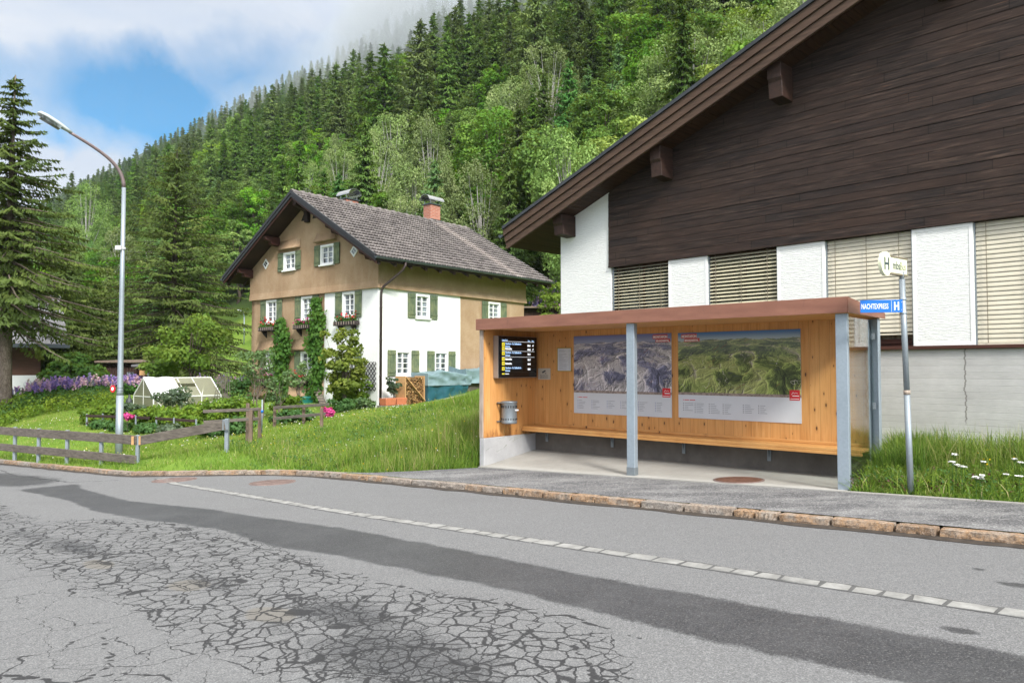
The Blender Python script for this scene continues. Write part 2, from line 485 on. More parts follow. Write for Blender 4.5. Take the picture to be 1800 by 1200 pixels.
def m_glass(name, tint=(1,1,1), rough=0.0):
    t = NT(name)
    ge = t.n('ShaderNodeNewGeometry')
    cs = t.math('ABSOLUTE', t.n('ShaderNodeVectorMath', dict(operation='DOT_PRODUCT'), i0=ge.outputs['Incoming'], i1=ge.outputs['Normal']).outputs['Value'])
    f = t.math('ADD', .04, t.math('MULTIPLY', .96, t.math('POWER', t.math('SUBTRACT', 1.0, cs, clamp=True), 5.0)))
    tr = t.n('ShaderNodeBsdfTransparent', Color=tint).outputs[0]
    gl = t.n('ShaderNodeBsdfGlossy', Color=(.95,.97,.97), Roughness=rough).outputs[0]
    mx = t.n('ShaderNodeMixShader', Fac=t.math('MULTIPLY', f, 1.25, clamp=True)); t.put(mx.inputs[1], tr); t.put(mx.inputs[2], gl)
    return t.surf(mx.outputs[0])
M['glass'] = m_glass('clear_glass', (.93,.96,.95))
def m_pane(name, dark=(.03,.035,.04)):
    t = NT(name); co = t.coord()
    n = t.noise(t.map(co, (3,3,.6)), 2.2, 3, .5)
    return t.bsdf(t.ramp(n, [(.4, dark), (.62, tuple(min(1, d * 7 + .05) for d in dark))]), .06, t.bump(t.noise(co, 1.5, 1), .02, .02), 0, .9)
M['pane'] = m_pane('window_pane')
M['dark_pane'] = m_pane('dark_window_pane', (.012,.016,.014))
M['steel_box'] = simple('taupe_metal_casing', (.30,.26,.23), .45, .08, 4, metal=.35)
M['screen_black'] = simple('black_screen_glass', (.006,.006,.007), .12, .1, spec=.6)
def m_emit(name, col, s):
    t = NT(name); e = t.n('ShaderNodeEmission', Color=(*col, 1), Strength=s); return t.surf(e.outputs[0])
M['glow_white'] = m_emit('screen_white', (.95,.97,1), 1.25)
M['glow_blue'] = m_emit('screen_blue_white', (.45,.66,1), 1.1)
M['glow_yellow'] = m_emit('screen_yellow', (1,.82,.06), .95)
M['glow_grey'] = m_emit('screen_grey', (.16,.15,.14), .25)
M['paper'] = simple('white_paper', (.56,.57,.60), .45, .03, 3)
M['paper_warm'] = simple('cream_card', (.50,.44,.36), .5, .06, 3)
M['ink'] = simple('dark_ink', (.06,.06,.07), .6, .1)
M['ink_grey'] = simple('grey_ink', (.26,.27,.30), .6, .1)
M['ink_blue'] = simple('blue_ink', (.10,.13,.34), .6, .1)
M['red'] = simple('signal_red', (.56,.012,.02), .4, .06, 3)
M['red_soft'] = simple('faded_red', (.50,.065,.06), .45, .08, 3)
M['gold'] = simple('yellow_frame', (.42,.27,.04), .5, .1)
M['white_gloss'] = simple('white_print', (.75,.75,.75), .4, .03)
M['blue_sign'] = simple('traffic_blue', (.004,.135,.52), .38, .04, 3)
M['cream_sign'] = simple('pale_yellow_sign', (.76,.78,.56), .4, .04, 3)
M['sign_dark'] = simple('dark_green_grey', (.045,.07,.075), .5, .1)
M['sign_olive'] = simple('olive_grey_letter', (.20,.225,.14), .5, .1)
M['sign_side'] = simple('sign_edge_brown', (.2,.17,.12), .5, .1)
def m_print(name):
    t = NT(name); return t.bsdf(t.attr('tint', 'Color'), .42, spec=.35)
M['map_print'] = m_print('panorama_print')
M['edge_photo'] = simple('rock_strip_print', (.26,.20,.17), .5, .5, 30)

# --- timber building
def m_clad():
    t = NT('tarred_cladding'); co = t.coord(); s = t.sep(co)
    idx = t.math('FLOOR', t.math('DIVIDE', t.math('SUBTRACT', s[2], 3.885), .152))
    rnd = t.white(idx); seg = t.math('FLOOR', t.math('ADD', t.math('DIVIDE', s[0], 3.1), t.math('MULTIPLY', rnd, 9)))
    r2 = t.white(t.math('ADD', t.math('MULTIPLY', idx, 13.7), seg))
    vec = t.comb(t.math('MULTIPLY', s[0], .8), t.math('MULTIPLY', rnd, 40), t.math('MULTIPLY', s[2], 14))
    g = t.noise(vec, 2.2, 7, .7, .4)
    c = t.ramp(g, [(.3, (.0065,.005,.0048)), (.45, (.020,.014,.012)), (.58, (.046,.031,.025)), (.72, (.115,.078,.060))])
    c = t.mix(t.math('MULTIPLY', r2, .38), c, (.042,.024,.0185))
    c = t.mix(t.ramp(t.white(t.math('ADD', r2, 4.2)), [(.66, 0), (.95, .35)]), c, (.012,.012,.0135))
    wear = t.noise(t.comb(t.math('MULTIPLY', s[0], 1.3), rnd, t.math('MULTIPLY', s[2], 22)), 2.0, 7, .75)
    low = t.ramp(s[2], [(.3, 1), (1, 1)])
    c = t.mix(t.ramp(wear, [(.58, 0), (.72, .6)]), c, (.13,.06,.034))
    c = t.mix(t.ramp(t.noise(t.comb(t.math('MULTIPLY', s[0], 3), rnd, t.math('MULTIPLY', s[2], 60)), 1.4, 6, .8), [(.64, 0), (.75, .5)]), c, (.16,.13,.115))
    sx = t.math('ADD', t.math('DIVIDE', s[0], 3.1), t.math('MULTIPLY', rnd, 9)); jn = t.ramp(t.math('ABSOLUTE', t.math('SUBTRACT', t.math('FRACT', sx), .5)), [(.4985, 0), (.4994, 1)])
    c = t.mix(jn, c, (.004,.003,.003))
    bigw = t.noise(t.map(co, (.35,1,.5)), 1.0, 4, .6)
    c = t.mix(t.ramp(bigw, [(.5, 0), (.72, .4)]), c, (.062,.034,.022))
    spk = t.ramp(t.vor(t.comb(t.math('MULTIPLY', s[0], 2.2), 0.0, t.math('MULTIPLY', s[2], 7)), 1.6), [(.012, .8), (.03, 0)])
    c = t.mix(spk, c, (.2,.17,.15))
    return t.bsdf(c, .68, t.bump(g, .5, .008), spec=.22)
M['clad'] = m_clad()
def m_brown(name, a, b, stretch, rough=.65):
    t = NT(name); co = t.coord()
    g = t.noise(t.map(co, stretch), 2, 7, .7, .3); n = t.noise(co, .9, 4, .6)
    c = t.ramp(g, [(.3, a), (.7, b)])
    c = t.mix(t.math('MULTIPLY', n, .5), c, tuple(x * .55 for x in a))
    return t.bsdf(c, rough, t.bump(g, .3, .006), spec=.35)
M['barge'] = m_brown('brown_bargeboard', (.050,.028,.018), (.135,.080,.052), (.7,12,12))
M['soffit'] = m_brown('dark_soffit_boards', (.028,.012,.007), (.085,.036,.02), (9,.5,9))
M['purlin'] = m_brown('dark_beam_end', (.016,.009,.007), (.075,.035,.023), (6,1,6))
M['redbrown'] = m_brown('red_brown_frame', (.05,.017,.011), (.1,.035,.022), (1,8,8))
def m_render(name, col, kind='scratch', strength=.9):
    t = NT(name); co = t.coord()
    sc = (1.3,1.3,13) if kind == 'scratch' else (1,1,1)
    n = t.noise(t.map(co, sc), 4.5 if kind == 'scratch' else 26, 5, .6, .8)
    v = t.ramp(n, [(.42, 0), (.5, .4), (.56, 1)]) if kind == 'scratch' else n
    b = t.noise(co, .7, 5, .6)
    c = t.mix(t.math('MULTIPLY', b, .22), col, tuple(x * .78 for x in col))
    if kind == 'scratch': c = t.mix(t.ramp(n, [(.33, .22), (.42, 0)]), c, tuple(x * .6 for x in col))
    else: c = t.mix(t.ramp(n, [(.3, .35), (.6, 0)]), c, tuple(x * .62 for x in col))
    return t.bsdf(c, .9, t.bump(v, strength, .012), spec=.2)
M['scratch_white'] = m_render('scratched_white_render', (.80,.81,.79), strength=.42)
M['smooth_white'] = simple('smooth_white_render', (.78,.785,.775), .85, .03, 4)
M['blind'] = simple('cream_blind_slat', (.60,.555,.44), .45, .06, 5)
M['blind_back'] = simple('olive_blind_slat', (.52,.48,.34), .45, .06, 5)
M['sheet_dark'] = simple('dark_sheet_roof', (.05,.055,.062), .45, .2, 3, metal=.4)
# --- house
def m_stucco():
    t = NT('tan_stucco'); co = t.coord()
    n = t.noise(co, 30, 5, .7); b = t.noise(co, .8, 6, .65)
    c = t.ramp(b, [(.3, (.31,.205,.125)), (.5, (.385,.265,.165)), (.7, (.47,.345,.23))])
    c = t.mix(t.ramp(n, [(.35, .5), (.6, 0)]), c, (.16,.105,.06))
    st = t.noise(t.map(co, (1.5,1.5,.25)), 2.2, 5, .7)
    c = t.mix(t.ramp(st, [(.55, 0), (.72, .45)]), c, (.47,.36,.25))
    return t.bsdf(c, .95, t.bump(n, .8, .015), spec=.12)
M['stucco'] = m_stucco()
M['house_white'] = m_render('white_limewash', (.80,.81,.80), 'fine', .25)
def m_tile():
    t = NT('concrete_roof_tile'); co = t.coord(); s = t.sep(co)
    b = t.noise(co, .9, 6, .65); g = t.noise(co, 12, 5, .7)
    v = t.n('ShaderNodeSeparateColor', Color=t.vor(t.map(co, (3.2,2.6,2.6)), 1.0, 'F1', 'Color', .4)).outputs[0]
    c = t.ramp(v, [(0, (.105,.093,.09)), (.5, (.165,.148,.142)), (1, (.235,.21,.20))])
    c = t.mix(t.math('MULTIPLY', b, .5), c, (.11,.098,.093))
    c = t.mix(t.ramp(g, [(.55, 0), (.75, .4)]), c, (.27,.25,.24))
    # rain-washed pale streak below the chimney
    x = t.math('ADD', s[0], t.math('MULTIPLY', t.math('SUBTRACT', t.noise(co, 1.2, 4), .5), .5))
    stx = t.ramp(t.math('ABSOLUTE', t.math('SUBTRACT', x, 7.62)), [(.1, 1), (.5, 0)])
    sty = t.ramp(s[1], [(.0, 1), (.4, 1)])
    side = t.ramp(s[1], [(.44, 1), (.46, 0)])
    stq = t.math('MULTIPLY', stx, t.math('LESS_THAN', s[1], 4.3))
    c = t.mix(t.math('MULTIPLY', stq, .55), c, (.38,.33,.305))
    return t.bsdf(c, .75, t.bump(g, .3, .01), spec=.3)
M['tile'] = m_tile()
M['roof_dark'] = m_brown('dark_stained_timber', (.014,.008,.006), (.045,.02,.013), (1,1,1))
M['verge'] = simple('black_verge_metal', (.03,.031,.034), .4, .15, metal=.3)
M['red_timber'] = m_brown('red_stained_timber', (.032,.010,.007), (.075,.024,.015), (4,4,4))
M['gutter'] = simple('anthracite_gutter', (.075,.09,.10), .42, .12, 4, metal=.4)
M['downpipe'] = simple('brown_downpipe', (.05,.036,.034), .45, .15, 4, metal=.3)
def m_brick():
    t = NT('red_brick'); co = t.coord()
    s = t.sep(co)
    br = t.n('ShaderNodeTexBrick', Vector=t.comb(t.math('ADD', s[0], s[1]), s[2], 0.0), Color1=(.34,.115,.07,1), Color2=(.44,.18,.12,1), Mortar=(.40,.32,.27,1), Scale=1.0)
    br.inputs['Brick Width'].default_value = .24; br.inputs['Row Height'].default_value = .075; br.inputs['Mortar Size'].default_value = .008
    c = t.mix(t.math('MULTIPLY', t.noise(co, 9, 5, .7), .4), br.outputs['Color'], (.25,.09,.06))
    return t.bsdf(c, .85, t.bump(br.outputs['Fac'], -.3, .01), spec=.2)
M['brick'] = m_brick()
M['cap_metal'] = simple('chimney_cap_sheet', (.46,.47,.48), .25, .1, 3, metal=.85)
def m_shutter():
    t = NT('peeling_green_shutter'); co = t.coord()
    g = t.noise(t.map(co, (5,5,.7)), 5, 7, .75); n = t.noise(co, 2.5, 4, .6)
    c = t.ramp(g, [(.3, (.055,.08,.055)), (.55, (.11,.145,.085)), (.8, (.21,.24,.12))])
    c = t.mix(t.ramp(n, [(.45, 0), (.7, .6)]), c, (.25,.26,.13))
    return t.bsdf(c, .75, t.bump(g, .5, .006), spec=.25)
M['shutter'] = m_shutter()
M['white_paint'] = simple('white_window_paint', (.78,.79,.78), .5, .03, 4)
M['flower_box'] = simple('dark_flower_box', (.03,.022,.02), .75, .3, 6)
M['terracotta'] = simple('terracotta', (.46,.15,.075), .7, .12, 5)
M['tarp'] = simple('faded_blue_green_tarp', (.16,.235,.26), .55, .18, 3, .2, 12)
M['tarp_teal'] = simple('teal_tarp', (.018,.085,.115), .45, .25, 3, .3, 9)
def m_logs():
    t = NT('split_firewood'); co = t.coord()
    v = t.n('ShaderNodeTexVoronoi', dict(feature='F1'), Vector=t.map(co, (1,1,1.5)), Scale=10.0)
    c = t.ramp(t.n('ShaderNodeSeparateColor', Color=v.outputs['Color']).outputs[0], [(0, (.24,.12,.045)), (.5, (.42,.24,.10)), (1, (.54,.35,.17))])
    e = t.vor(t.map(co, (1,1,1.5)), 10, 'DISTANCE_TO_EDGE')
    c = t.mix(t.ramp(e, [(.02, 1), (.09, 0)]), c, (.05,.03,.015))
    return t.bsdf(c, .9, t.bump(t.ramp(e, [(.0, 0), (.15, 1)]), 1, .05), spec=.15)
M['logs'] = m_logs()
M['raw_timber'] = simple('raw_timber', (.46,.27,.12), .8, .2, 3, .3, 30)
M['old_wood'] = m_brown('weathered_fence_wood', (.06,.05,.042), (.22,.19,.16), (2.5,2.5,14), .9)
M['rot_wood'] = m_brown('rotten_fence_post', (.10,.07,.05), (.27,.20,.15), (10,10,1.5), .92)
M['dark_wood'] = m_brown('dark_stained_board', (.02,.013,.010), (.06,.036,.026), (2,2,14), .85)
M['stone_wall'] = m_concrete('rough_retaining_stone', (.23,.21,.175), (.38,.35,.29), bump=.8)
M['stone_sill'] = simple('slate_ledge', (.2,.19,.17), .85, .25, 5)
M['green_plastic'] = simple('green_plastic', (.012,.13,.105), .4, .1, 3)
M['red_plastic'] = simple('red_plastic', (.55,.03,.03), .4, .08)
M['dark_plastic'] = simple('dark_plastic', (.03,.035,.035), .5, .1)
M['lattice_black'] = simple('black_lattice', (.02,.02,.022), .6, .1)
M['satellite'] = simple('grey_dish', (.48,.49,.50), .45, .05)
M['shed_brown'] = m_brown('brown_shed_boards', (.025,.013,.010), (.075,.038,.026), (9,9,.8), .85)
M['chalet_brown'] = m_brown('brown_chalet_boards', (.075,.035,.022), (.14,.07,.045), (1,1,9), .8)
M['grey_roof'] = simple('grey_slate', (.13,.13,.135), .6, .3, 7, .5, 20)
M['felt_roof'] = simple('felt_roof_edge', (.17,.13,.10), .9, .2)
def m_poly():
    t = NT('twinwall_polycarbonate'); co = t.coord()
    ln = t.ramp(t.math('FRACT', t.math('MULTIPLY', t.sep(co)[0], 24)), [(0, 0), (.5, 1)])
    d = t.n('ShaderNodeBsdfDiffuse', Color=(.42,.42,.31,1)); tl = t.n('ShaderNodeBsdfTranslucent', Color=(.5,.5,.36,1))
    g = t.n('ShaderNodeBsdfGlossy', Color=(.8,.8,.8,1), Roughness=.3)
    tr = t.n('ShaderNodeBsdfTransparent', Color=(.85,.86,.78,1))
    a = t.n('ShaderNodeMixShader', Fac=.4); t.put(a.inputs[1], d.outputs[0]); t.put(a.inputs[2], tl.outputs[0])
    b = t.n('ShaderNodeMixShader', Fac=.1); t.put(b.inputs[1], a.outputs[0]); t.put(b.inputs[2], g.outputs[0])
    c = t.n('ShaderNodeMixShader', Fac=.42); t.put(c.inputs[1], b.outputs[0]); t.put(c.inputs[2], tr.outputs[0])
    return t.surf(c.outputs[0])
M['poly'] = m_poly()
M['white_sheet'] = simple('white_fleece_cover', (.80,.81,.83), .7, .03, 3, .1, 8)
M['alu'] = simple('white_aluminium', (.68,.69,.66), .45, .05)

# --- plants
def m_leaf(name, dark, mid, light, trans=.35, hue=True, pscale=.35, rough=.55):
    t = NT(name)
    co = t.coord(); rn = t.n('ShaderNodeObjectInfo').outputs['Random']
    f = t.noise(co, pscale, 4, .65)
    g = t.noise(co, pscale * 9, 2, .6)
    v = t.math('ADD', t.math('MULTIPLY', f, .82), t.math('MULTIPLY', g, .18))
    c = t.ramp(v, [(.34, dark), (.5, mid), (.66, light)])
    if hue:
        hs = t.n('ShaderNodeHueSaturation', Hue=t.math('ADD', .482, t.math('MULTIPLY', rn, .034)), Saturation=t.math('ADD', .82, t.math('MULTIPLY', rn, .28)),
                 Value=t.math('ADD', .68, t.math('MULTIPLY', t.white(t.math('ADD', rn, 3.3)), .62)), Color=c)
        c = hs.outputs[0]
    d = t.n('ShaderNodeBsdfDiffuse', Color=c); tl = t.n('ShaderNodeBsdfTranslucent', Color=t.mix(.5, c, (.30,.36,.04), 'MIX'))
    g2 = t.n('ShaderNodeBsdfGlossy', Color=(.6,.65,.6,1), Roughness=rough)
    a = t.n('ShaderNodeMixShader', Fac=trans); t.put(a.inputs[1], d.outputs[0]); t.put(a.inputs[2], tl.outputs[0])
    b = t.n('ShaderNodeMixShader', Fac=.016); t.put(b.inputs[1], a.outputs[0]); t.put(b.inputs[2], g2.outputs[0])
    return t.surf(b.outputs[0])
M['spruce'] = m_leaf('spruce_needles', (.033,.076,.014), (.080,.150,.027), (.17,.245,.048), .2)
M['spruce_near'] = m_leaf('olive_spruce_needles', (.032,.058,.013), (.066,.10,.021), (.13,.165,.037), .16, hue=False, pscale=.5)
M['spruce_fresh'] = m_leaf('fresh_conifer_needles', (.040,.125,.035), (.095,.225,.06), (.17,.32,.09), .28)
M['broad'] = m_leaf('fresh_green_leaves', (.036,.105,.013), (.092,.21,.021), (.18,.30,.038), .28)
M['broad_lime'] = m_leaf('lime_green_leaves', (.075,.155,.012), (.16,.275,.02), (.26,.36,.035), .3)
M['birch'] = m_leaf('pale_birch_leaves', (.085,.145,.04), (.175,.255,.075), (.29,.36,.13), .25)
M['maple'] = m_leaf('maple_leaves', (.03,.085,.02), (.07,.16,.03), (.13,.23,.04), .38, hue=False, pscale=.9)
M['maple_lime'] = m_leaf('young_maple_leaves', (.06,.125,.018), (.12,.21,.03), (.21,.28,.05), .38, hue=False, pscale=.9)
M['ivy'] = m_leaf('vine_leaves', (.028,.085,.014), (.06,.15,.024), (.12,.23,.04), .35, hue=False, pscale=1.5)
M['yew'] = m_leaf('yew_sprays', (.06,.10,.016), (.15,.20,.03), (.30,.33,.07), .4, hue=False, pscale=1.6)
M['rose'] = m_leaf('rose_leaves', (.05,.10,.04), (.10,.17,.065), (.17,.24,.10), .3, hue=False, pscale=1.8)
M['veg'] = m_leaf('vegetable_leaves', (.05,.11,.015), (.12,.21,.022), (.24,.31,.03), .35, hue=False, pscale=1.8)
M['veg_dark'] = m_leaf('currant_leaves', (.03,.085,.025), (.06,.14,.04), (.10,.2,.06), .35, hue=False, pscale=1.8)
M['olive_shrub'] = m_leaf('grey_green_leaves', (.045,.075,.045), (.09,.13,.08), (.15,.19,.12), .3, hue=False, pscale=2)
def m_bark(name, a, b, sc=6, stretch=(1,1,.5)):
    t = NT(name); co = t.map(t.coord(), stretch)
    n = t.noise(co, sc, 6, .7); e = t.vor(co, sc * 1.6, 'DISTANCE_TO_EDGE')
    c = t.ramp(n, [(.3, a), (.7, b)])
    c = t.mix(t.ramp(e, [(.0, .6), (.1, 0)]), c, tuple(x * .5 for x in a))
    return t.bsdf(c, .95, t.bump(t.math('ADD', n, e), .9, .03), spec=.1)
M['bark'] = m_bark('spruce_bark', (.11,.085,.065), (.24,.20,.165), 7)
M['bark_dark'] = m_bark('dark_bark', (.05,.04,.032), (.12,.095,.075))
M['bark_birch'] = m_bark('birch_bark', (.24,.23,.21), (.46,.45,.42), 3, (1,1,3))
def m_grass():
    t = NT('grass_blades'); tone = t.attr('tone'); tip = t.attr('tip')
    c = t.ramp(tone, [(0, (.055,.13,.018)), (.4, (.13,.25,.028)), (.75, (.22,.34,.04)), (.92, (.33,.37,.09)), (1, (.42,.36,.17))])
    c = t.mix(t.math('MULTIPLY', tip, .3), c, (.22,.27,.06))
    d = t.n('ShaderNodeBsdfDiffuse', Color=c); tl = t.n('ShaderNodeBsdfTranslucent', Color=c)
    g = t.n('ShaderNodeBsdfGlossy', Color=(.7,.75,.7,1), Roughness=.4)
    a = t.n('ShaderNodeMixShader', Fac=.38); t.put(a.inputs[1], d.outputs[0]); t.put(a.inputs[2], tl.outputs[0])
    b = t.n('ShaderNodeMixShader', Fac=.02); t.put(b.inputs[1], a.outputs[0]); t.put(b.inputs[2], g.outputs[0])
    return t.surf(b.outputs[0])
M['grass'] = m_grass()
def m_vcol(name, trans=.25):
    t = NT(name); c = t.attr('tint', 'Color')
    d = t.n('ShaderNodeBsdfDiffuse', Color=c); tl = t.n('ShaderNodeBsdfTranslucent', Color=c)
    a = t.n('ShaderNodeMixShader', Fac=trans); t.put(a.inputs[1], d.outputs[0]); t.put(a.inputs[2], tl.outputs[0])
    return t.surf(a.outputs[0])
M['petals'] = m_vcol('flower_petals')
M['pink'] = simple('pink_petals', (.55,.05,.22), .6, .2, 9)
M['flower_red'] = simple('red_petals', (.55,.02,.03), .6, .2, 9)
M['flower_white'] = simple('white_petals', (.78,.78,.74), .6, .05, 9)
# ------------------------------------------------------------------ terrain
KS = np.array([-400, -60, -13.0, -8.9, -6.6, -5.85, -5.35, -4.27, -3.4, -2.6, -1.6, -.2, 400])
KT = np.array([-4.8, -4.8, -4.5, -4.19, -4.0, -3.86, -3.45, -2.78, -2.3, -2.06, -1.98, -1.97, -1.97])
def kerb_t(s):
    return (np.interp(s - .25, KS, KT) + np.interp(s, KS, KT) * 2 + np.interp(s + .25, KS, KT)) / 4
def road_z(s):
    s = np.asarray(s, dtype=float)
    z = -.413 + .0425 * s
    return np.where(s < -26, -.413 + .0425 * -26 + .012 * (s + 26), np.where(s > 30, -.413 + .0425 * 30 + .015 * (s - 30), z))
# surveyed ground heights: x, y, z
_cp = []
def cp(px, py, Y): _cp.append(P(px, py, Y))
for a in [(10,706,28),(60,724,28),(100,742,24),(20,765,21.5),(209,806,18.5),(150,750,24),(240,735,25.5),(270,729,28.8),(388,708,30),
          (667,718,29),(443,700,34.9),(441,785,17),(565,748,20),(397,786,15.8),(700,727,24),(760,706,23),(690,716,27),
          (520,738,25),(600,724,26.5),(350,690,36),(200,690,36),(100,680,38),(0,690,40),(440,668,42),(300,672,42),(620,790,15.8),(500,795,16.5)]:
    cp(*a)
for s_, t_, z_ in [(-.25,0,-.3),(-.4,1.6,-.02),(-.5,3.2,.28),(-.6,5.5,.6),(-.9,8,.78),(1.5,9.5,.85),(4,9,.8),(-.3,-1.2,-.36),(-3,-.5,-.33),(-4,1.5,-.18),(-2.2,1.6,-.05),(-2.2,4.5,.3),
                   (1,2.1,-.05),(4,2.1,.0),(6.2,2.1,.06),(7,.15,.02),(8.5,.1,.06),(11,.1,.16),(7.5,1.3,.14),(8.5,2.1,.22),(10.5,2,.32),(13,2,.4),(1,5,.4),(5,5,.4),(10,6,.5),(16,4,.7)]:
    x, y, _ = FS.w(s_, t_); _cp.append((x, y, z_))
for s_ in np.arange(-30, -1.5, 2.5):
    x, y, _ = FS.w(s_, float(kerb_t(s_)) + .3); _cp.append((x, y, float(road_z(s_)) + .1))
for hx, hy, z in [(9.5,-1,.72),(5.2,-1.0,.62),(2.5,-1.0,.24),(0,-.6,-.02),(12,4,1.2),(12,10,1.5),(-1,9.5,.06),(3,11,.6)]:
    x, y, _ = FH.w(hx, hy); _cp.append((x, y, z))
_cp = np.array(_cp)
def _U(r2): return np.where(r2 > 1e-9, r2 * np.log(np.maximum(r2, 1e-9)), 0)
_n = len(_cp)
_K = _U(((_cp[:, None, :2] - _cp[None, :, :2])**2).sum(-1)) + np.eye(_n) * 3.0
_Pm = np.c_[np.ones(_n), _cp[:, :2]]
_A = np.zeros((_n + 3, _n + 3)); _A[:_n, :_n] = _K; _A[:_n, _n:] = _Pm; _A[_n:, :_n] = _Pm.T
_w = np.linalg.solve(_A, np.r_[_cp[:, 2], 0, 0, 0])
def tps(x, y):
    x = np.asarray(x, dtype=float); y = np.asarray(y, dtype=float)
    out = _w[_n] + _w[_n+1] * x + _w[_n+2] * y
    for i in range(_n):
        out = out + _w[i] * _U((x - _cp[i, 0])**2 + (y - _cp[i, 1])**2)
    return out
HS = .757
def hill(s, t):
    k = t - 21.5
    return HS * (k + np.sqrt(k * k + 16)) / 2 - .06 + np.clip(k / 40, 0, 1) * 5 * (fbm(s / 45, t / 45, 5) - .5) + np.clip((k - 60) / 200, 0, 1) * 26 * (fbm(s / 190, t / 190, 9, 3) - .5)
def ground_st(s, t):
    s = np.asarray(s, dtype=float); t = np.asarray(t, dtype=float)
    x = FS.o[0] + FS.u[0] * s + FS.n[0] * t; y = FS.o[1] + FS.u[1] * s + FS.n[1] * t
    w = sstep(-38, -26, s) * (1 - sstep(13, 19, s)) * (1 - sstep(17, 24, t))
    near = np.clip(tps(np.clip(x, -32, 20), np.clip(y, 3, 46)), -1.5, 2.2)
    far = np.clip(road_z(s) + .1, -2.0, .9) + .05 * np.clip(t + 2, 0, 14)
    far = np.minimum(far, 1.2)
    z = w * near + (1 - w) * far
    z = z + hill(s, t) * sstep(12, 16, t)
    kt = kerb_t(s); d = t - kt
    edge = road_z(s) + .07
    z = edge + (z - edge) * sstep(.1, 1.0, d)
    pv = sstep(-1.9, -1.5, s)                      # under the sidewalk and the shelter slab
    under = road_z(s) - .10
    z = np.where((s > -2.2) & (t < -.02) & (d > -.02), under, z)
    inS = (s > .06) & (s < 6.62) & (t > -.06) & (t < 1.75)
    z = np.where(inS, np.minimum(z, under), z)
    return np.where(d < 0.085, road_z(s) - .35, z)
def G(x, y):
    s, t = FS.loc(x, y); return ground_st(s, t)
def on_ground(px, Y, dz=0.0):
    x = (px - 900) / FPX * (Y / (CP + .05 * SP)) * 1.0
    return (x, Y, float(G(x, Y)) + dz)

def axis(segs):
    out = []
    for a, b, n in segs: out += list(np.linspace(a, b, n, endpoint=False))
    out.append(segs[-1][1]); return np.array(out)
sa = axis([(-1900,-600,14),(-600,-120,40),(-120,-40,40),(-40,-10,90),(-10,14,100),(14,40,40),(40,160,24),(160,700,14)])
ta = axis([(-300,-40,10),(-40,-4,12),(-4,-.3,8),(-.3,.08,3),(.0855,.3,3),(.3,3,22),(3,26,70),(26,60,30),(60,200,40),(200,760,40)])
SS, TT = np.meshgrid(sa, ta, indexing='ij')
T2 = TT + kerb_t(SS) * (1 - sstep(3, 13, TT)) * sstep(-30, -8, TT)
Z = ground_st(SS, T2)
X = FS.o[0] + FS.u[0] * SS + FS.n[0] * T2; Y_ = FS.o[1] + FS.u[1] * SS + FS.n[1] * T2
ni, nj = SS.shape
idx = np.arange(ni * nj).reshape(ni, nj)
F = np.stack([idx[:-1, :-1], idx[1:, :-1], idx[1:, 1:], idx[:-1, 1:]], -1).reshape(-1, 4)
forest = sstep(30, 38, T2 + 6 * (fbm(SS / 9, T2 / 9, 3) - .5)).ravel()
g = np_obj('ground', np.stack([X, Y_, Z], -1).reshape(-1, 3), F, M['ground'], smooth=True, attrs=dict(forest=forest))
tag(g, kind='structure')

# ------------------------------------------------------------------ road with its marks
def polydist(s, t, L):
    """distance to a polyline"""
    d = np.full(s.shape, 1e9)
    for (a, b), (c, e) in zip(L[:-1], L[1:]):
        vx, vy = c - a, e - b; l2 = vx*vx + vy*vy + 1e-12
        k = np.clip(((s - a) * vx + (t - b) * vy) / l2, 0, 1)
        d = np.minimum(d, np.hypot(s - a - k * vx, t - b - k * vy))
    return d
sr = axis([(-900,-60,20),(-60,-12,60),(-12,-8,40),(-8,9.6,430),(9.6,14,50),(14,60,30),(60,500,14)])
tr = axis([(-40,-12,8),(-12,-8.8,40),(-8.8,-4.6,105),(-4.6,-2.5,42),(-2.5,.03,26)])
SS, TT = np.meshgrid(sr, tr, indexing='ij')
kk = kerb_t(SS)
T2 = np.where(TT > -4.6, -4.6 + (TT + 4.6) / 4.63 * (kk + .05 + 4.6), TT)
T2 = np.where(kk < -4.55, TT * 1.0 + np.where(TT > -8.8, (TT + 8.8) / 8.83 * (kk + .05 - .03), 0), T2)
crown = -.012 * np.clip(-T2 - 6.5, 0, 5)
dipn = (fbm(SS * .9, T2 * .9, 21) - .5) * .02 * sstep(-5.6, -6.6, T2)
Z = road_z(SS) + crown + dipn
wtop = [(-40,-5.6),(-12,-5.8),(-6.45,-5.14),(-6.17,-4.85),(-4.94,-5.22),(-2.3,-5.38),(-.21,-5.04),(.89,-5.02),(2.55,-4.87),(4.05,-4.89),(6.24,-4.99),(8.67,-4.98),(9.1,-5.02),(12,-5.0)]
wbot = [(-40,-5.9),(-12,-6.2),(-7.2,-6.1),(-5.15,-5.94),(-3.19,-5.9),(-1.69,-6.07),(-.27,-5.97),(.54,-5.81),(1.52,-5.72),(2.7,-5.86),(3.79,-5.74),(5.92,-5.67),(7.63,-5.78),(12,-5.75)]
ta_ = np.interp(SS, [p[0] for p in wtop], [p[1] for p in wtop]) + .05 * (fbm(SS * 3, SS * 0, 4) - .5)
tb_ = np.interp(SS, [p[0] for p in wbot], [p[1] for p in wbot]) + .06 * (fbm(SS * 3, SS * 0 + 7, 5) - .5)
dd = np.minimum(ta_ - T2, T2 - tb_)
wet = np.clip(.5 + dd / .22, 0, 1) * sstep(-6.4, -5.2, SS)
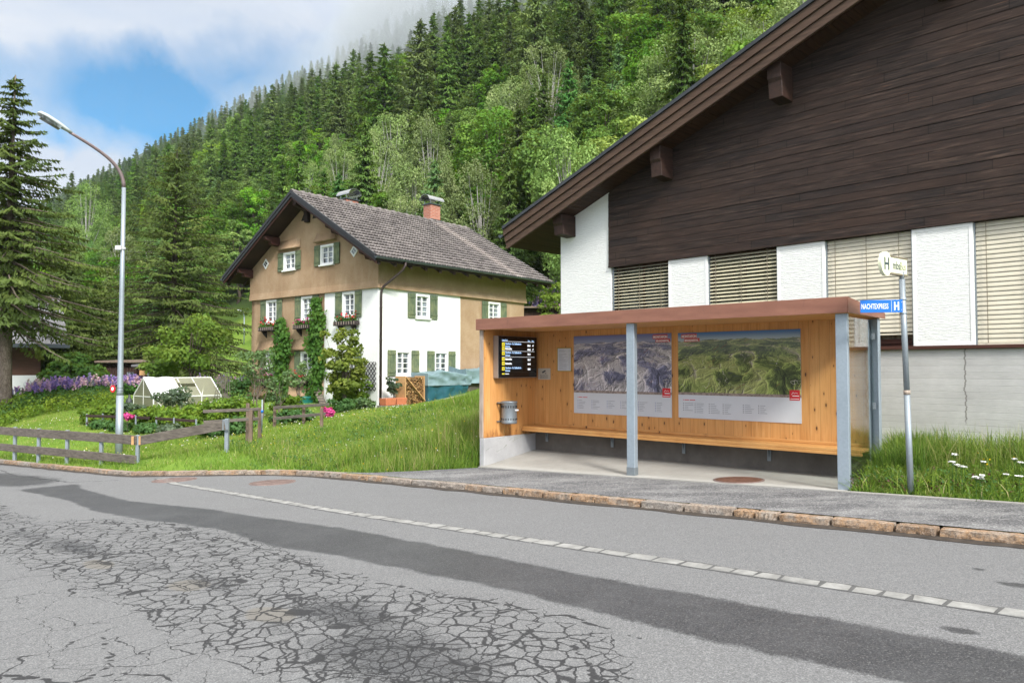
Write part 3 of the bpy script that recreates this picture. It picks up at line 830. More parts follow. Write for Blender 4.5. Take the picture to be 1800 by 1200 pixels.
for sx, tx, r in [(8.73,-4.75,.05),(8.55,-3.07,.03),(8.86,-3.42,.06),(-7.4,-5.5,.5),(-9.2,-5.7,.55),(-8.2,-5.4,.4)]:
    wet = np.maximum(wet, np.clip(1.0 - np.hypot((SS - sx) / 1.9, T2 - tx) / (2 * r), 0, 1) * 1.1)
wet = np.maximum(wet, .75 * np.exp(-((T2 - kk - .04) / .07)**2) * (.5 + fbm(SS * 1.3, SS * 0, 8)))
ctop = np.interp(SS, [-14,-9,-5.5,-3.56,-1.28,-.64,.32,2.22,3.76,4.9,5.84,6.71,7.08,7.6,8.4], [-6.4,-6.3,-6.5,-6.75,-6.72,-6.18,-5.86,-5.75,-5.97,-6.24,-5.96,-5.99,-6.13,-6.5,-7.2])
cbot = np.interp(SS, [-14,-6,.2,.86,2.2,3.72,4.71,5.81,7,8.4], [-7.6,-7.7,-7.8,-7.79,-7.67,-7.66,-7.74,-7.7,-7.8,-7.9])
dc = np.minimum(ctop - T2, T2 - cbot)
crack = np.clip(.36 + dc / .62, 0, 1.15) * sstep(-13, -6, SS) * (1 - sstep(7.35, 7.9, SS))
crack = np.maximum(crack, .27 * np.clip(1.3 - np.abs(T2 + 8.25) / .75, 0, 1) * sstep(-3, 1, SS) * (1 - sstep(5.6, 6.4, SS)))
crack = np.maximum(crack, .42 * np.clip(1 - np.hypot((SS + 7.5) / 2.2, (T2 + 5.3) / .8), 0, 1))
damp = np.zeros_like(SS)
for a, b, rs, rt, k in [(.9,-7.12,1.0,.28,.75),(-.4,-7.2,.9,.25,.6),(2.6,-7.0,.8,.2,.5),(3.7,-6.95,.9,.22,.55),(5.35,-6.8,.75,.3,.95),(6.3,-7.1,.95,.5,.95),(5.2,-7.2,.5,.2,.5)]:
    damp = np.maximum(damp, k * np.clip(1.25 - np.hypot((SS - a) / rs, (T2 - b) / rt), 0, 1))
sand = np.zeros_like(SS)
for a, b, rs, rt in [(2.03,-7.27,.26,.11),(3.58,-7.1,.22,.15),(4.9,-7.12,.25,.14)]:
    sand = np.maximum(sand, np.clip(1.5 - np.hypot((SS - a) / rs, (T2 - b) / rt), 0, 1))
lone = np.zeros_like(SS)
def crackline(L, w):
    global lone
    js = SS + .09 * (fbm(SS * 6, T2 * 6, 31) - .5) * 2; jt = T2 + .09 * (fbm(SS * 6, T2 * 6, 37) - .5) * 2
    lone = np.maximum(lone, np.clip(1 - polydist(js, jt, L) * (.024 / w) / .2, 0, 1))
crackline([(.2,-5.9),(.49,-5.93),(2.4,-5.98),(3.58,-6.09),(4.75,-6.13),(5.5,-6.11),(6.19,-5.97),(6.67,-5.94),(7.27,-6.05)], .022)
crackline([(4.2,-8.8),(4.61,-8.67),(5.12,-8.44),(5.02,-8.2),(4.72,-8.13),(4.4,-8.05)], .024)
crackline([(5.12,-8.44),(5.2,-8.22),(5.44,-8.08),(5.9,-8.15)], .018)
crackline([(-12,-4.9),(-9,-5.2),(-6.2,-5.0),(-5.6,-4.3)], .03)
crackline([(-12,-5.6),(-9,-6.4),(-5,-6.6),(-3.5,-6.75)], .03)
crackline([(7.0,-6.3),(7.5,-6.75),(7.75,-7.2),(7.6,-7.7)], .026)
crackline([(7.5,-6.75),(7.9,-6.8)], .02)
X = FS.o[0] + FS.u[0] * SS + FS.n[0] * T2; Y_ = FS.o[1] + FS.u[1] * SS + FS.n[1] * T2
ni, nj = SS.shape; idx = np.arange(ni * nj).reshape(ni, nj)
F = np.stack([idx[:-1, :-1], idx[1:, :-1], idx[1:, 1:], idx[:-1, 1:]], -1).reshape(-1, 4)
rd = np_obj('road', np.stack([X, Y_, Z], -1).reshape(-1, 3), F, M['road'], smooth=True,
            attrs=dict(wet=wet.ravel(), crack=crack.ravel(), damp=damp.ravel(), sand=sand.ravel(), lone=lone.ravel()))
tag(rd, kind='structure')

# ------------------------------------------------------------------ kerb stones, gutter dirt, setts, sidewalk
def rough_stone(mb, c, ax, L, W, H, z0, seed):
    """a split stone: rounded, uneven box along the unit vector ax"""
    r = random.Random(seed); nx, ny, nz = 10, 4, 4
    ax = np.array(ax); ay = np.array([-ax[1], ax[0]])
    ids = {}; vs = []
    def vid(i, j, k):
        key = (i, j, k)
        if key not in ids:
            a, b, e = i / nx * 2 - 1, j / ny * 2 - 1, k / nz
            m = .055
            ea = (1 - abs(a)) * L / 2; eb = (1 - abs(b)) * W / 2; ee = (1 - e) * H
            rr = .016
            sh = 0
            if ea < .02 and eb < .02: sh = .012
            la = a * (L / 2 - (.006 if eb < .01 or ee < .01 else 0)); lb = b * (W / 2 - (.007 if ea < .01 or ee < .005 else 0)); lz = e * H - (.008 if (ea < .01 or eb < .01) and e == 1 else 0)
            la += r.uniform(-.006, .006); lb += r.uniform(-.009, .009) * (1.5 if e < .9 else .6); lz += r.uniform(-.005, .003) if e > 0 else 0
            p = ax * la + ay * lb
            vs.append((c[0] + p[0], c[1] + p[1], z0 + lz)); ids[key] = len(vs) - 1
        return ids[key]
    fs = []
    for i in range(nx):
        for j in range(ny): fs.append((vid(i,j,nz), vid(i+1,j,nz), vid(i+1,j+1,nz), vid(i,j+1,nz)))
        for k in range(nz):
            fs.append((vid(i,0,k), vid(i+1,0,k), vid(i+1,0,k+1), vid(i,0,k+1)))
            fs.append((vid(i+1,ny,k), vid(i,ny,k), vid(i,ny,k+1), vid(i+1,ny,k+1)))
    for j in range(ny):
        for k in range(nz):
            fs.append((vid(0,j+1,k), vid(0,j,k), vid(0,j,k+1), vid(0,j+1,k+1)))
            fs.append((vid(nx,j,k), vid(nx,j+1,k), vid(nx,j+1,k+1), vid(nx,j,k+1)))
    mb.add(vs, fs, 0, False)
kb = MB(); s = -24.0; k = 0
while s < 14:
    L = random.choice([.38,.5,.55,.6,.62,.7,.42,.26]) * (1.25 if s < 0 else 1)
    a, b = s, s + L
    pa = np.array(FS.w(a, float(kerb_t(a)) + .085)); pb = np.array(FS.w(b, float(kerb_t(b)) + .085))
    d = (pb - pa)[:2]; ln = np.hypot(*d); d /= ln
    z = float(road_z((a + b) / 2)) + random.uniform(-.006, .006)
    sl = .0425
    m0 = len(kb.v)
    rough_stone(kb, (pa + pb)[:2] / 2 + np.array([-d[1], d[0]]) * random.uniform(-.008, .008), d, ln - .024, .17, .215, z - .12, k)
    mid = (pa + pb)[:2] / 2
    for q in range(m0, len(kb.v)):
        v = kb.v[q]; kb.v[q] = (v[0], v[1], v[2] + sl * ((v[0] - mid[0]) * d[0] + (v[1] - mid[1]) * d[1]))
    s = b; k += 1
tag(kb.build('kerb', M['kerb']), kind='structure')

mb = MB(); sq = np.arange(-24, 14.01, .1)
for i, s in enumerate(sq):          # strip of washed-in dirt at the foot of the kerb
    k0 = float(kerb_t(s)); wd = .06 + .11 * float(fbm(s * 2.2, 3.0, 2)); z = float(road_z(s))
    mb.v += [FS.w(s, k0 - wd, z + .005), FS.w(s, k0 + .04, z + .018)]
    if i: b = len(mb.v); mb.f.append([b-4, b-2, b-1, b-3]); mb.mi.append(0); mb.sm.append(True)
tag(mb.build('gutter_dirt', M['dirt']), kind='structure')

st_ = MB(); s = -5.0; k = 0
while s < 14:
    L = random.uniform(.17, .31); a, b = s, s + L - .02
    tc = lambda q: float(np.interp(q, [-6,-4.7,-3.9,1.5,20], [-3.7,-3.8,-3.98,-4.19,-4.19]))
    h = .075 + random.uniform(-.008, .008); j = lambda m=.012: random.uniform(-m, m)
    pts = [(a+j(), tc(a)-h+j()), (b+j(), tc(b)-h+j()), (b+j(), tc(b)+h+j()), (a+j(), tc(a)+h+j())]
    mid = [(pts[0][0]*.5+pts[1][0]*.5, tc((a+b)/2)-h-abs(j())), (pts[2][0]*.5+pts[3][0]*.5, tc((a+b)/2)+h+abs(j()))]
    ring = [pts[0], mid[0], pts[1], pts[2], mid[1], pts[3]]
    zt = random.uniform(.004, .009)
    cen = (sum(p[0] for p in ring)/6, sum(p[1] for p in ring)/6)
    top = [(cen[0]+(p[0]-cen[0])*.93, cen[1]+(p[1]-cen[1])*.9) for p in ring]
    v = [FS.w(*p, float(road_z(p[0])) - .03) for p in ring] + [FS.w(*p, float(road_z(p[0])) + zt) for p in top]
    st_.add(v, [(0+i, (i+1) % 6, 6+(i+1) % 6, 6+i) for i in range(6)] + [(6,7,8,9,10,11)])
    s += L; k += 1
tag(st_.build('sett_line', M['sett']), kind='structure')
mb = MB(); sq = np.arange(-5.1, 14.01, .2)
for i, s in enumerate(sq):
    c0 = float(np.interp(s, [-6,-4.7,-3.9,1.5,20], [-3.7,-3.8,-3.98,-4.19,-4.19])); z = float(road_z(s))
    mb.v += [FS.w(s, c0 - .085 - .01 * (i % 2), z + .003), FS.w(s, c0 + .085 + .012 * (i % 3), z + .003)]
    if i: b = len(mb.v); mb.f.append([b-4, b-2, b-1, b-3]); mb.mi.append(0); mb.sm.append(False)
tag(mb.build('sett_bedding', simple('dark_bedding', (.085,.085,.085), .9, .2, 20)), kind='structure')

# sidewalk: a wedge that widens to full depth in front of the shelter
mb = MB(); sq = np.r_[np.arange(-1.75, .4, .1), np.arange(.4, 14.1, .25)]
for i, s in enumerate(sq):
    k0 = float(kerb_t(s)) + .165
    back = float(np.interp(s, [-1.75,-1.2,-.6,-.1,.15,40], [k0+.02,-1.62,-1.05,-.35,-.09,-.09])) + .03 * (float(fbm(s * 3, 1, 3)) - .5)
    n = 8
    for q in range(n + 1):
        t_ = k0 + (back - k0) * q / n
        mb.v.append(FS.w(s, t_, float(road_z(s)) + .092 + .006 * (float(fbm(s, t_, 6)) - .5)))
    if i:
        b = len(mb.v) - n - 1; a = b - n - 1
        for q in range(n): mb.f.append([a+q, b+q, b+q+1, a+q+1]); mb.mi.append(0); mb.sm.append(True)
tag(mb.build('sidewalk', M['pave']), kind='structure')
# concrete edging strip on the right of the slab, along the grass
mb = MB()
for i, s in enumerate(np.arange(6.62, 14.1, .25)):
    z = float(road_z(s)) + .1
    mb.v += [FS.w(s, -.1, z - .1), FS.w(s, -.1, z + .004), FS.w(s, -.03, z + .006), FS.w(s, -.03, z - .1)]
    if i:
        b = len(mb.v) - 4; a = b - 4
        for q in range(3): mb.f.append([a+q, b+q, b+q+1, a+q+1]); mb.mi.append(0); mb.sm.append(False)
tag(mb.build('pavement_edging', M['slab']), kind='structure')
# shelter slab, level at the back, following the street at the front
sl = MB(); ns, ntt = 24, 6
def slab_z(s, t):
    front = float(road_z(s)) + .108; back = -.104 + .006 * s
    k = min(max(t / 1.5, 0), 1); return front * (1 - k) + back * k
for i in range(ns + 1):
    for j in range(ntt + 1):
        s = .075 + (6.62 - .075) * i / ns; t_ = -.09 + 1.68 * j / ntt
        sl.v.append(FS.w(s, t_, slab_z(s, t_)))
for i in range(ns):
    for j in range(ntt):
        a = i * (ntt + 1) + j; sl.f.append([a, a + ntt + 1, a + ntt + 2, a + 1]); sl.mi.append(0); sl.sm.append(True)
b0 = len(sl.v)
for i in range(ns + 1):
    s = .075 + (6.62 - .075) * i / ns; sl.v.append(FS.w(s, -.09, slab_z(s, 0) - .15))
for i in range(ns): sl.f.append([i * (ntt + 1), b0 + i, b0 + i + 1, (i + 1) * (ntt + 1)]); sl.mi.append(0); sl.sm.append(False)
tag(sl.build('pavement_slab', M['slab']), kind='structure')

# manhole covers
def manhole(name, s, t, r, zf, mat, label, tilt=True):
    o = empty(name, FS.w(s, t, zf), FS.a, label, 'manhole cover', None)
    o.rotation_euler = (0, 0, 0)
    mb = MB(); mb.lathe([(r, -.03), (r, .004), (r * .93, .006), (r * .93, -.01)], n=40)
    mb.build('cover_ring', M['rust_iron_grey'], o)
    mb = MB(); mb.lathe([(r * .92, -.02), (r * .92, .002), (0.001, .002)], n=40)
    for a in range(-5, 6):
        x = a * r / 6.2; l = math.sqrt(max(0, (r * .84)**2 - x * x))
        mb.box(x - r * .045, x + r * .045, -l, l, .002, .006)
    mb.box(-.03, .03, -.03, .03, .003, .009)
    mb.build('cover_plate', mat, o)
    sl = -math.atan(.0425)
    o.rotation_euler = (sl * FS.u[1] * -1 if False else 0, 0, 0)
    n = Vector((-.0425 * FS.u[0], -.0425 * FS.u[1], 1)) if tilt else Vector((0, 0, 1))
    o.rotation_euler = n.to_track_quat('Z', 'Y').to_euler()
    return o
manhole('manhole_cover', -2.27, -2.95, .40, float(road_z(-2.27)) + .004, M['rust_iron_grey'], 'worn reddish manhole cover in the bus bay, nearer the shelter of the two')
manhole('manhole_cover', -4.5, -3.72, .40, float(road_z(-4.5)) + .004, M['rust_iron_grey'], 'worn manhole cover at the tip of the pale sett line by the kerb corner')
manhole('manhole_cover', 5.02, .28, .36, slab_z(5.02, .28) + .004, M['rust_iron'], 'rusty brown manhole cover set in the concrete floor of the bus shelter')
# ------------------------------------------------------------------ plant building blocks
def rand_dirs(r, n, up=0.0):
    d = r.normal(size=(n, 3)); d[:, 2] += up * 1.5
    return d / np.linalg.norm(d, axis=1, keepdims=True)
def leaf_quads(c, d, L, Wd, r, flat=None, rn=.6):
    """diamond leaves: centres c, long axes d. flat: preferred normal (n,3) or None"""
    n = len(c)
    L = np.broadcast_to(np.asarray(L, float), (n,)) * r.uniform(.7, 1.3, n); Wd = np.broadcast_to(np.asarray(Wd, float), (n,)) * r.uniform(.75, 1.25, n)
    q = r.normal(size=(n, 3)) if flat is None else flat + r.normal(size=(n, 3)) * rn
    s = np.cross(d, q); s /= np.maximum(np.linalg.norm(s, axis=1, keepdims=True), 1e-6)
    nn = np.cross(s, d)
    a = c - d * (L / 2)[:, None]; b = c + s * (Wd / 2)[:, None] + nn * (Wd * .12)[:, None]; e = c + d * (L / 2)[:, None]; f = c - s * (Wd / 2)[:, None] + nn * (Wd * .12)[:, None]
    V = np.stack([a, b, e, f], 1).reshape(-1, 3)
    F = np.arange(4 * n).reshape(n, 4)
    return V, F
def limb_mesh(mb, p0, p1, r0, r1, n=5, bend=0.0, seed=0):
    p0, p1 = np.array(p0, float), np.array(p1, float); m = (p0 + p1) / 2 + np.array([0, 0, bend])
    mb.tube([p0, (p0*.25+m*.5+p1*.25), p1], [r0, (r0 + r1) / 2, r1], n, caps=False)

def spruce_geo(seed, h, rad, base=.08, layers=26, nb=8, k=9, size=.5, droop=.35, width=.35, ragged=.3, twig=True, trunk_r=None, limbs=False, curve=.85):
    """conifer: whorls of drooping branches carrying hanging sprays. returns trunk MB, crown V, F"""
    r = np.random.default_rng(seed); tr = MB()
    R0 = trunk_r or h * .016
    zs = np.linspace(-.6, h, 12)
    bend = r.normal(size=2) * .01 * h
    ax = lambda z: np.array([bend[0] * (z / h)**2, bend[1] * (z / h)**2])
    tr.tube([(*ax(max(z, 0)), z) for z in zs], [R0 * max(.05, (1 - max(z, 0) / h))**.8 + (.35 * R0 * math.exp(-max(z,0) / (.02 * h + .1)) if z >= 0 else .35 * R0) for z in zs], 9)
    C, D, LL, WW, FL = [], [], [], [], []
    for i in range(layers):
        f = base + (1 - base) * (i + r.uniform(-.3, .3)) / layers
        f = min(max(f, base), .985)
        z0 = f * h
        q = (1 - f) / (1 - base)
        rr = rad * (q**curve) * (1 if q < .9 else .8) + .12
        n = max(3, int(round(nb * (.55 + .6 * q))))
        a0 = r.uniform(0, 6.28)
        for b in range(n):
            a = a0 + 6.283 * (b + r.uniform(-.35, .35)) / n
            Lb = rr * r.uniform(1 - ragged, 1 + ragged * .5)
            if r.uniform() < .06: continue
            o = np.array([math.cos(a), math.sin(a), 0]); sd = np.array([-o[1], o[0], 0])
            dr = droop * r.uniform(.6, 1.4) * (.5 + .8 * q); lift = .12 * (1 - q)
            org = np.array([*ax(z0), z0 + r.normal() * .42 * (1 - base) * h / layers])
            pos = lambda t: org + o * (Lb * t) + np.array([0, 0, Lb * (lift * t * 2 - dr * t**1.3 + .28 * dr * t**3)])
            if limbs and Lb > .5: tr.tube([pos(0), pos(.35), pos(.7), pos(.97)], [R0 * .16 * (.35 + q), R0 * .12 * (.35 + q), R0 * .07 * (.35 + q), .006], 5, caps=False)
            kk = max(3, int(k * Lb / rad * 1.25 + 2))
            t = np.clip((np.arange(kk) + r.uniform(.2, 1, kk)) / kk, .12, 1)
            for tt in t:
                p = pos(tt); tang = pos(min(tt + .05, 1.05)) - pos(tt - .05); tang /= np.linalg.norm(tang)
                hw = Lb * width * (1.08 - tt) * (1 if tt > .25 else tt * 4) + .05 * size
                m = 2 if twig else 1
                for sg in (-1, 1):
                    for e in range(m):
                        w = hw * r.uniform(.25, 1.0)
                        d = tang * r.uniform(.3, .8) + sd * sg * r.uniform(.3, 1) + np.array([0, 0, -r.uniform(.1, 1.3)])
                        d /= np.linalg.norm(d)
                        C.append(p + sd * sg * w * .75 + np.array([0, 0, -.25 * w])); D.append(d)
                        LL.append(size * r.uniform(.7, 1.4)); WW.append(size * r.uniform(.25, .45)); FL.append((o[0]*.6, o[1]*.6, .7))
                C.append(p + tang * size * .2); D.append(tang + np.array([0, 0, .05])); LL.append(size * .9); WW.append(size * .36); FL.append((0, 0, 1))
    for j in range(6):
        C.append(np.array([*ax(h), h - .08 * h * r.uniform() * .6])); D.append(np.array([r.normal() * .3, r.normal() * .3, 1.0])); LL.append(size * .9); WW.append(size * .22); FL.append(tuple(r.normal(size=3)))
    D = np.array(D); D /= np.linalg.norm(D, axis=1, keepdims=True)
    V, F = leaf_quads(np.array(C), D, np.array(LL), np.array(WW), r, np.array(FL))
    return tr, V, F

def broad_geo(seed, h, rx, rz_, cz, nclump=34, per=85, leaf=.45, clump=.24, droopy=0.0, lobes=6, trunk_r=None, limbs=10, hollow=.55, stems=1):
    """broadleaf: limbs and many leaf clumps spread through a lobed crown"""
    r = np.random.default_rng(seed); tr = MB(); R0 = trunk_r or h * .016
    lob = [(rand_dirs(r, 1, .2)[0], r.uniform(.1, .42)) for _ in range(lobes)]
    dirs = rand_dirs(r, nclump, .12); cs = []
    for d in dirs:
        g = 1 - .2 + sum(a * max(0, float(d @ l))**4 for l, a in lob)
        q = r.uniform(hollow, 1)**.6 * g * .86
        cs.append(np.array([d[0] * rx * q, d[1] * rx * q, cz + d[2] * rz_ * q]))
    for sidx in range(stems):
        off = r.normal(size=2) * (.0 if stems == 1 else rx * .22); topz = cz + rz_ * .5
        pts = [(off[0] * (.3 + .7 * max(z, 0) / topz) + r.normal() * .02 * h * (z > 0), off[1] * (.3 + .7 * max(z, 0) / topz) + r.normal() * .02 * h * (z > 0), z) for z in np.linspace(-.4, topz, 6)]
        tr.tube(pts, [R0 * (1.2 if i < 2 else 1 - .14 * i) for i in range(6)], 8)
    order = sorted(range(nclump), key=lambda i: -np.linalg.norm(cs[i]))[:limbs]
    for i in order:
        zb = r.uniform(.25, .75) * max(.3, cs[i][2]) * .8
        limb_mesh(tr, (0, 0, max(.2 * cz, zb)), cs[i], R0 * .42, R0 * .08, 5, -.05 * h)
    C, D, FL = [], [], []
    for c in cs:
        cr = clump * rx * r.uniform(.7, 1.45); n = int(per * r.uniform(.6, 1.3))
        d = rand_dirs(r, n, .25); rad = cr * r.uniform(.35, 1, n)[:, None]**.5
        p = d * rad * np.array([1.15, 1.15, .72 + droopy * .9])
        if droopy: p[:, 2] -= droopy * cr * r.uniform(0, 1.6, n) * (np.linalg.norm(p[:, :2], axis=1) / cr)
        C.append(c + p)
        dd = rand_dirs(r, n, 0) * .8 + np.array([0, 0, -.25 - droopy]); D.append(dd / np.linalg.norm(dd, axis=1, keepdims=True))
        out = c - np.array([0, 0, cz]); out /= np.linalg.norm(out) + 1e-6
        FL.append(d * .9 + out * .5 + np.array([0, 0, .55]))
    C = np.concatenate(C); n = len(C)
    V, F = leaf_quads(C, np.concatenate(D), leaf, leaf * .62, r, np.concatenate(FL), .38)
    return tr, V, F

def tree(name, geo, bark, leaf, loc, label, cat='tree', group=None, rz=0.0, part='crown', stem='trunk'):
    tr, V, F = geo
    o = empty(name, loc, rz, label, cat, group)
    tr.build(stem, bark, o)
    np_obj(part, V, F, leaf, o)
    return o

def blades(name, s, t, h, w, tone, zfun, mat, lean=.35, r=None, curl=.5):
    """grass blades at frame coordinates s, t: three-segment tapering ribbons"""
    n = len(s); r = r or np.random.default_rng(11)
    x = FS.o[0] + FS.u[0] * s + FS.n[0] * t; y = FS.o[1] + FS.u[1] * s + FS.n[1] * t; z = zfun(s, t) - .02
    a = r.uniform(0, 6.283, n); ln = np.abs(r.normal(0, lean, n)); la = r.uniform(0, 6.283, n)
    dx, dy = np.cos(la) * ln, np.sin(la) * ln
    wx, wy = np.cos(a) * w / 2, np.sin(a) * w / 2
    lv = []
    for q, ww in ((0, 1), (.45, .85), (.8, .5)):
        px = x + dx * h * q**1.8; py = y + dy * h * q**1.8; pz = z + h * q * (1 - curl * .35 * np.minimum(ln, 1.2) * q)
        lv.append(np.stack([px - wx * ww, py - wy * ww, pz], 1)); lv.append(np.stack([px + wx * ww, py + wy * ww, pz], 1))
    lv.append(np.stack([x + dx * h * 1.0, y + dy * h * 1.0, z + h * (1 - curl * .55 * np.minimum(ln, 1.2))], 1))
    V = np.stack(lv, 1).reshape(-1, 3); b = np.arange(n)[:, None] * 7
    F4 = np.concatenate([b + np.array([[0,1,3,2]]), b + np.array([[2,3,5,4]])]); F3 = b + np.array([[4,5,6]])
    return V, [F4, F3], np.repeat(tone, 7), np.tile(np.array([0,0,.4,.4,.8,.8,1.0]), n)
# ------------------------------------------------------------------ text
def text(parent, txt, size, mat, loc, rot, name='lettering', align='LEFT', sx=1.0, depth=.0015, shear=0, bold=0.0, spacing=1.0):
    cu = bpy.data.curves.new(name, 'FONT'); cu.body = txt; cu.size = size; cu.align_x = align
    cu.extrude = depth; cu.shear = shear; cu.offset = bold; cu.space_character = spacing; cu.resolution_u = 3
    tmp = bpy.data.objects.new('tmp', cu); COL.objects.link(tmp)
    bpy.context.view_layer.update()
    me = bpy.data.meshes.new_from_object(tmp.evaluated_get(bpy.context.evaluated_depsgraph_get()))
    bpy.data.objects.remove(tmp); bpy.data.curves.remove(cu)
    me.materials.clear(); me.materials.append(mat); me.name = name
    o = bpy.data.objects.new(name, me); o.location = loc; o.rotation_euler = rot; o.scale = (sx, 1, 1)
    return link(o, parent)
RX = (math.pi / 2, 0, 0)                    # upright text facing local -y

sh = empty('bus_shelter', FS.w(0, 0, 0), FS.a, 'open timber bus shelter with rust-brown flat roof and grey steel posts beside the kerb', 'bus shelter')
ZB, ZT = 2.252, 2.455                        # underside and top of the roof edge
mb = MB(); mb.box(.02, .105, .03, 1.62, .222, ZB+.014)
lw = mb.build('side_wall', M['pine'], sh)
mb = MB(); mb.box(.012, .1, .0, .03, .222, ZB); mb.build('wall_end_board', M['grey_timber'], sh, bevel=.004)
mb = MB(); mb.box(.107, 6.60, 1.52, 1.60, .30, ZB + .044); mb.build('back_wall', M['pine'], sh)
mb = MB(); mb.box(.02, .14, .0, 1.60, -.55, .219); mb.build('side_plinth', M['plinth'], sh, bevel=.008)
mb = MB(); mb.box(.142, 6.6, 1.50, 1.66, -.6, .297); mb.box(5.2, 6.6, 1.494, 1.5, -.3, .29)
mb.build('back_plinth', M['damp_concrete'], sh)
# roof: a shallow wedge, deep at the street edge
r0, r1, f0, f1 = -.02, 6.66, -.05, 1.62
mb = MB()
mb.hexa([(r0,f0,ZB+.045),(r1,f0,ZB+.045),(r1,f1,ZB+.045),(r0,f1,ZB+.045),(r0,f0,ZT),(r1,f0,ZT),(r1,f1,ZB+.08),(r0,f1,ZB+.08)])
roof = mb.build('roof', M['sheet_dark'], sh)
mb = MB()
mb.hexa([(r0-.004,f0-.012,ZB),(r1+.004,f0-.012,ZB),(r1+.004,f0-.001,ZB),(r0-.004,f0-.001,ZB),(r0-.004,f0-.012,ZT+.004),(r1+.004,f0-.012,ZT+.004),(r1+.004,f0-.001,ZT+.004),(r0-.004,f0-.001,ZT+.004)])
for x in (r0 - .013, r1 + .002):
    mb.hexa([(x,f0,ZB),(x+.011,f0,ZB),(x+.011,f1,ZB),(x,f1,ZB),(x,f0,ZT+.004),(x+.011,f0,ZT+.004),(x+.011,f1,ZB+.084),(x,f1,ZB+.084)])
mb.build('fascia', M['fascia'], roof, bevel=.002)
mb = MB(); mb.box(.02, 6.62, .075, 1.519, ZB+.015, ZB+.043); mb.build('soffit', M['soffit_pine'], roof)
mb = MB(); mb.box(.0, 6.64, -.035, .07, ZB-.002, ZB+.043); mb.build('edge_beam', M['pine_beam'], roof, bevel=.003)
# steel posts
def steel_post(x0, x1, y0, y1, zb, foot=True):
    mb = MB(); t = .012
    mb.box(x0, x1, y0, y0 + t, zb, ZB - .004)                       # U-section open to the back
    mb.box(x0, x0 + t, y0 + t, y1, zb, ZB - .004); mb.box(x1 - t, x1, y0 + t, y1, zb, ZB - .004)
    o = mb.build('post', M['galv'], sh, bevel=.003)
    if foot:
        mb = MB(); mb.box(x0 - .006, x1 + .006, y0 - .006, y1 + .004, zb - .01, zb + .13)
        mb.build('post_foot', M['galv_dark'], o, bevel=.003)
    return o
steel_post(3.275, 3.415, .02, .12, slab_z(3.35, .07))
steel_post(6.49, 6.635, .02, .10, slab_z(6.5, .05) - .01, foot=False)
mb = MB(); mb.box(6.49, 6.505, 1.40, 1.515, -.3, ZB-.004); mb.box(6.505, 6.63, 1.50, 1.512, -.3, ZB-.004); mb.box(6.618, 6.632, 1.40, 1.50, -.3, ZB-.004)
rp = mb.build('post', M['galv'], sh, bevel=.003)
for z in (1.95, .95):
    mb = MB(); mb.box(6.55, 6.585, 1.385, 1.40, z, z + .09); mb.build('glass_clip', M['galv_dark'], rp, bevel=.002)
mb = MB(); mb.box(6.555, 6.565, .085, 1.398, .09, ZB - .03); mb.build('glass_pane', M['glass'], sh)
# bench along the back wall on steel brackets
mb = MB(); mb.box(.142, 6.48, 1.085, 1.518, .338, .385)
mb.box(.142, 6.48, 1.08, 1.125, .292, .337)
mb.box(.142, 6.48, 1.49, 1.519, .386, .43)
bench = mb.build('bench_seat', M['pine_beam'], sh, bevel=.006)
for x in (.42, 1.98, 3.45, 4.95):
    mb = MB(); mb.box(x, x + .06, 1.475, 1.492, .07, .33)
    mb.box(x + .022, x + .038, 1.13, 1.475, .30, .33)
    mb.prism([(x+.026,1.40,.30),(x+.026,1.475,.30),(x+.026,1.475,.12)], (.008,0,0))
    mb.build('seat_bracket', M['galv_dark'], bench, bevel=.002)

# ------------------------------------------------------------------ departures screen
def at_shelter(name, s, t, z, label, cat, group=None, rz=0.0):
    return empty(name, FS.w(s, t, z), FS.a + rz, label, cat, group)
# local frame: x along the screen (into the shelter), -y out of the wall
ds = at_shelter('departure_screen', .107, .28, 1.345, 'black departures screen with yellow line numbers on the timber side wall of the bus shelter', 'display screen', rz=math.pi/2)
mb = MB(); mb.box(.0, 1.15, -.125, -.004, 0, .81); mb.box(.055, .075, -.13, -.125, .0, .81)
mb.build('casing', M['steel_box'], ds, bevel=.008)
mb = MB(); mb.box(.02, .05, -.004 - .06, -.035, .02, .14); mb.build('service_hatch', M['dark_plastic'], ds)
mb = MB(); mb.box(.012, 1.14, -.136, -.1255, .012, .80); scr = mb.build('screen', M['screen_black'], ds, bevel=.003)
Y0 = -.1385
def bar(par, x0, x1, z0, z1, mat, name='screen_line', y=Y0, th=.001):
    mb = MB(); mb.box(x0, x1, y - th, y, z0, z1); return mb.build(name, mat, par)
rows = [(.655, 2, 'Gaschurn - St. Gallenkirch -', 'Schruns', '09:41', "4'"), (.575, 1, 'Bielerhöhe', '', '09:45', "7'"), (.485, 2, 'Gaschurn - St. Gallenkirch -', 'Schruns', '10:11', ''),
        (.375, 1, 'Bielerhöhe', '', '10:17', ''), (.29, 1, 'Bielerhöhe', '', '10:45', ''), (.19, 2, 'Gaschurn - St. Gallenkirch -', 'Schruns', '10:51', '')]
text(scr, 'Linie/Ziel', .042, M['glow_blue'], (.10, Y0, .712), RX, 'screen_text')
text(scr, 'Plan', .042, M['glow_blue'], (.86, Y0, .712), RX, 'screen_text'); text(scr, 'Min.', .042, M['glow_blue'], (.98, Y0, .712), RX, 'screen_text')
bar(scr, .10, 1.06, .70, .705, M['glow_white'])
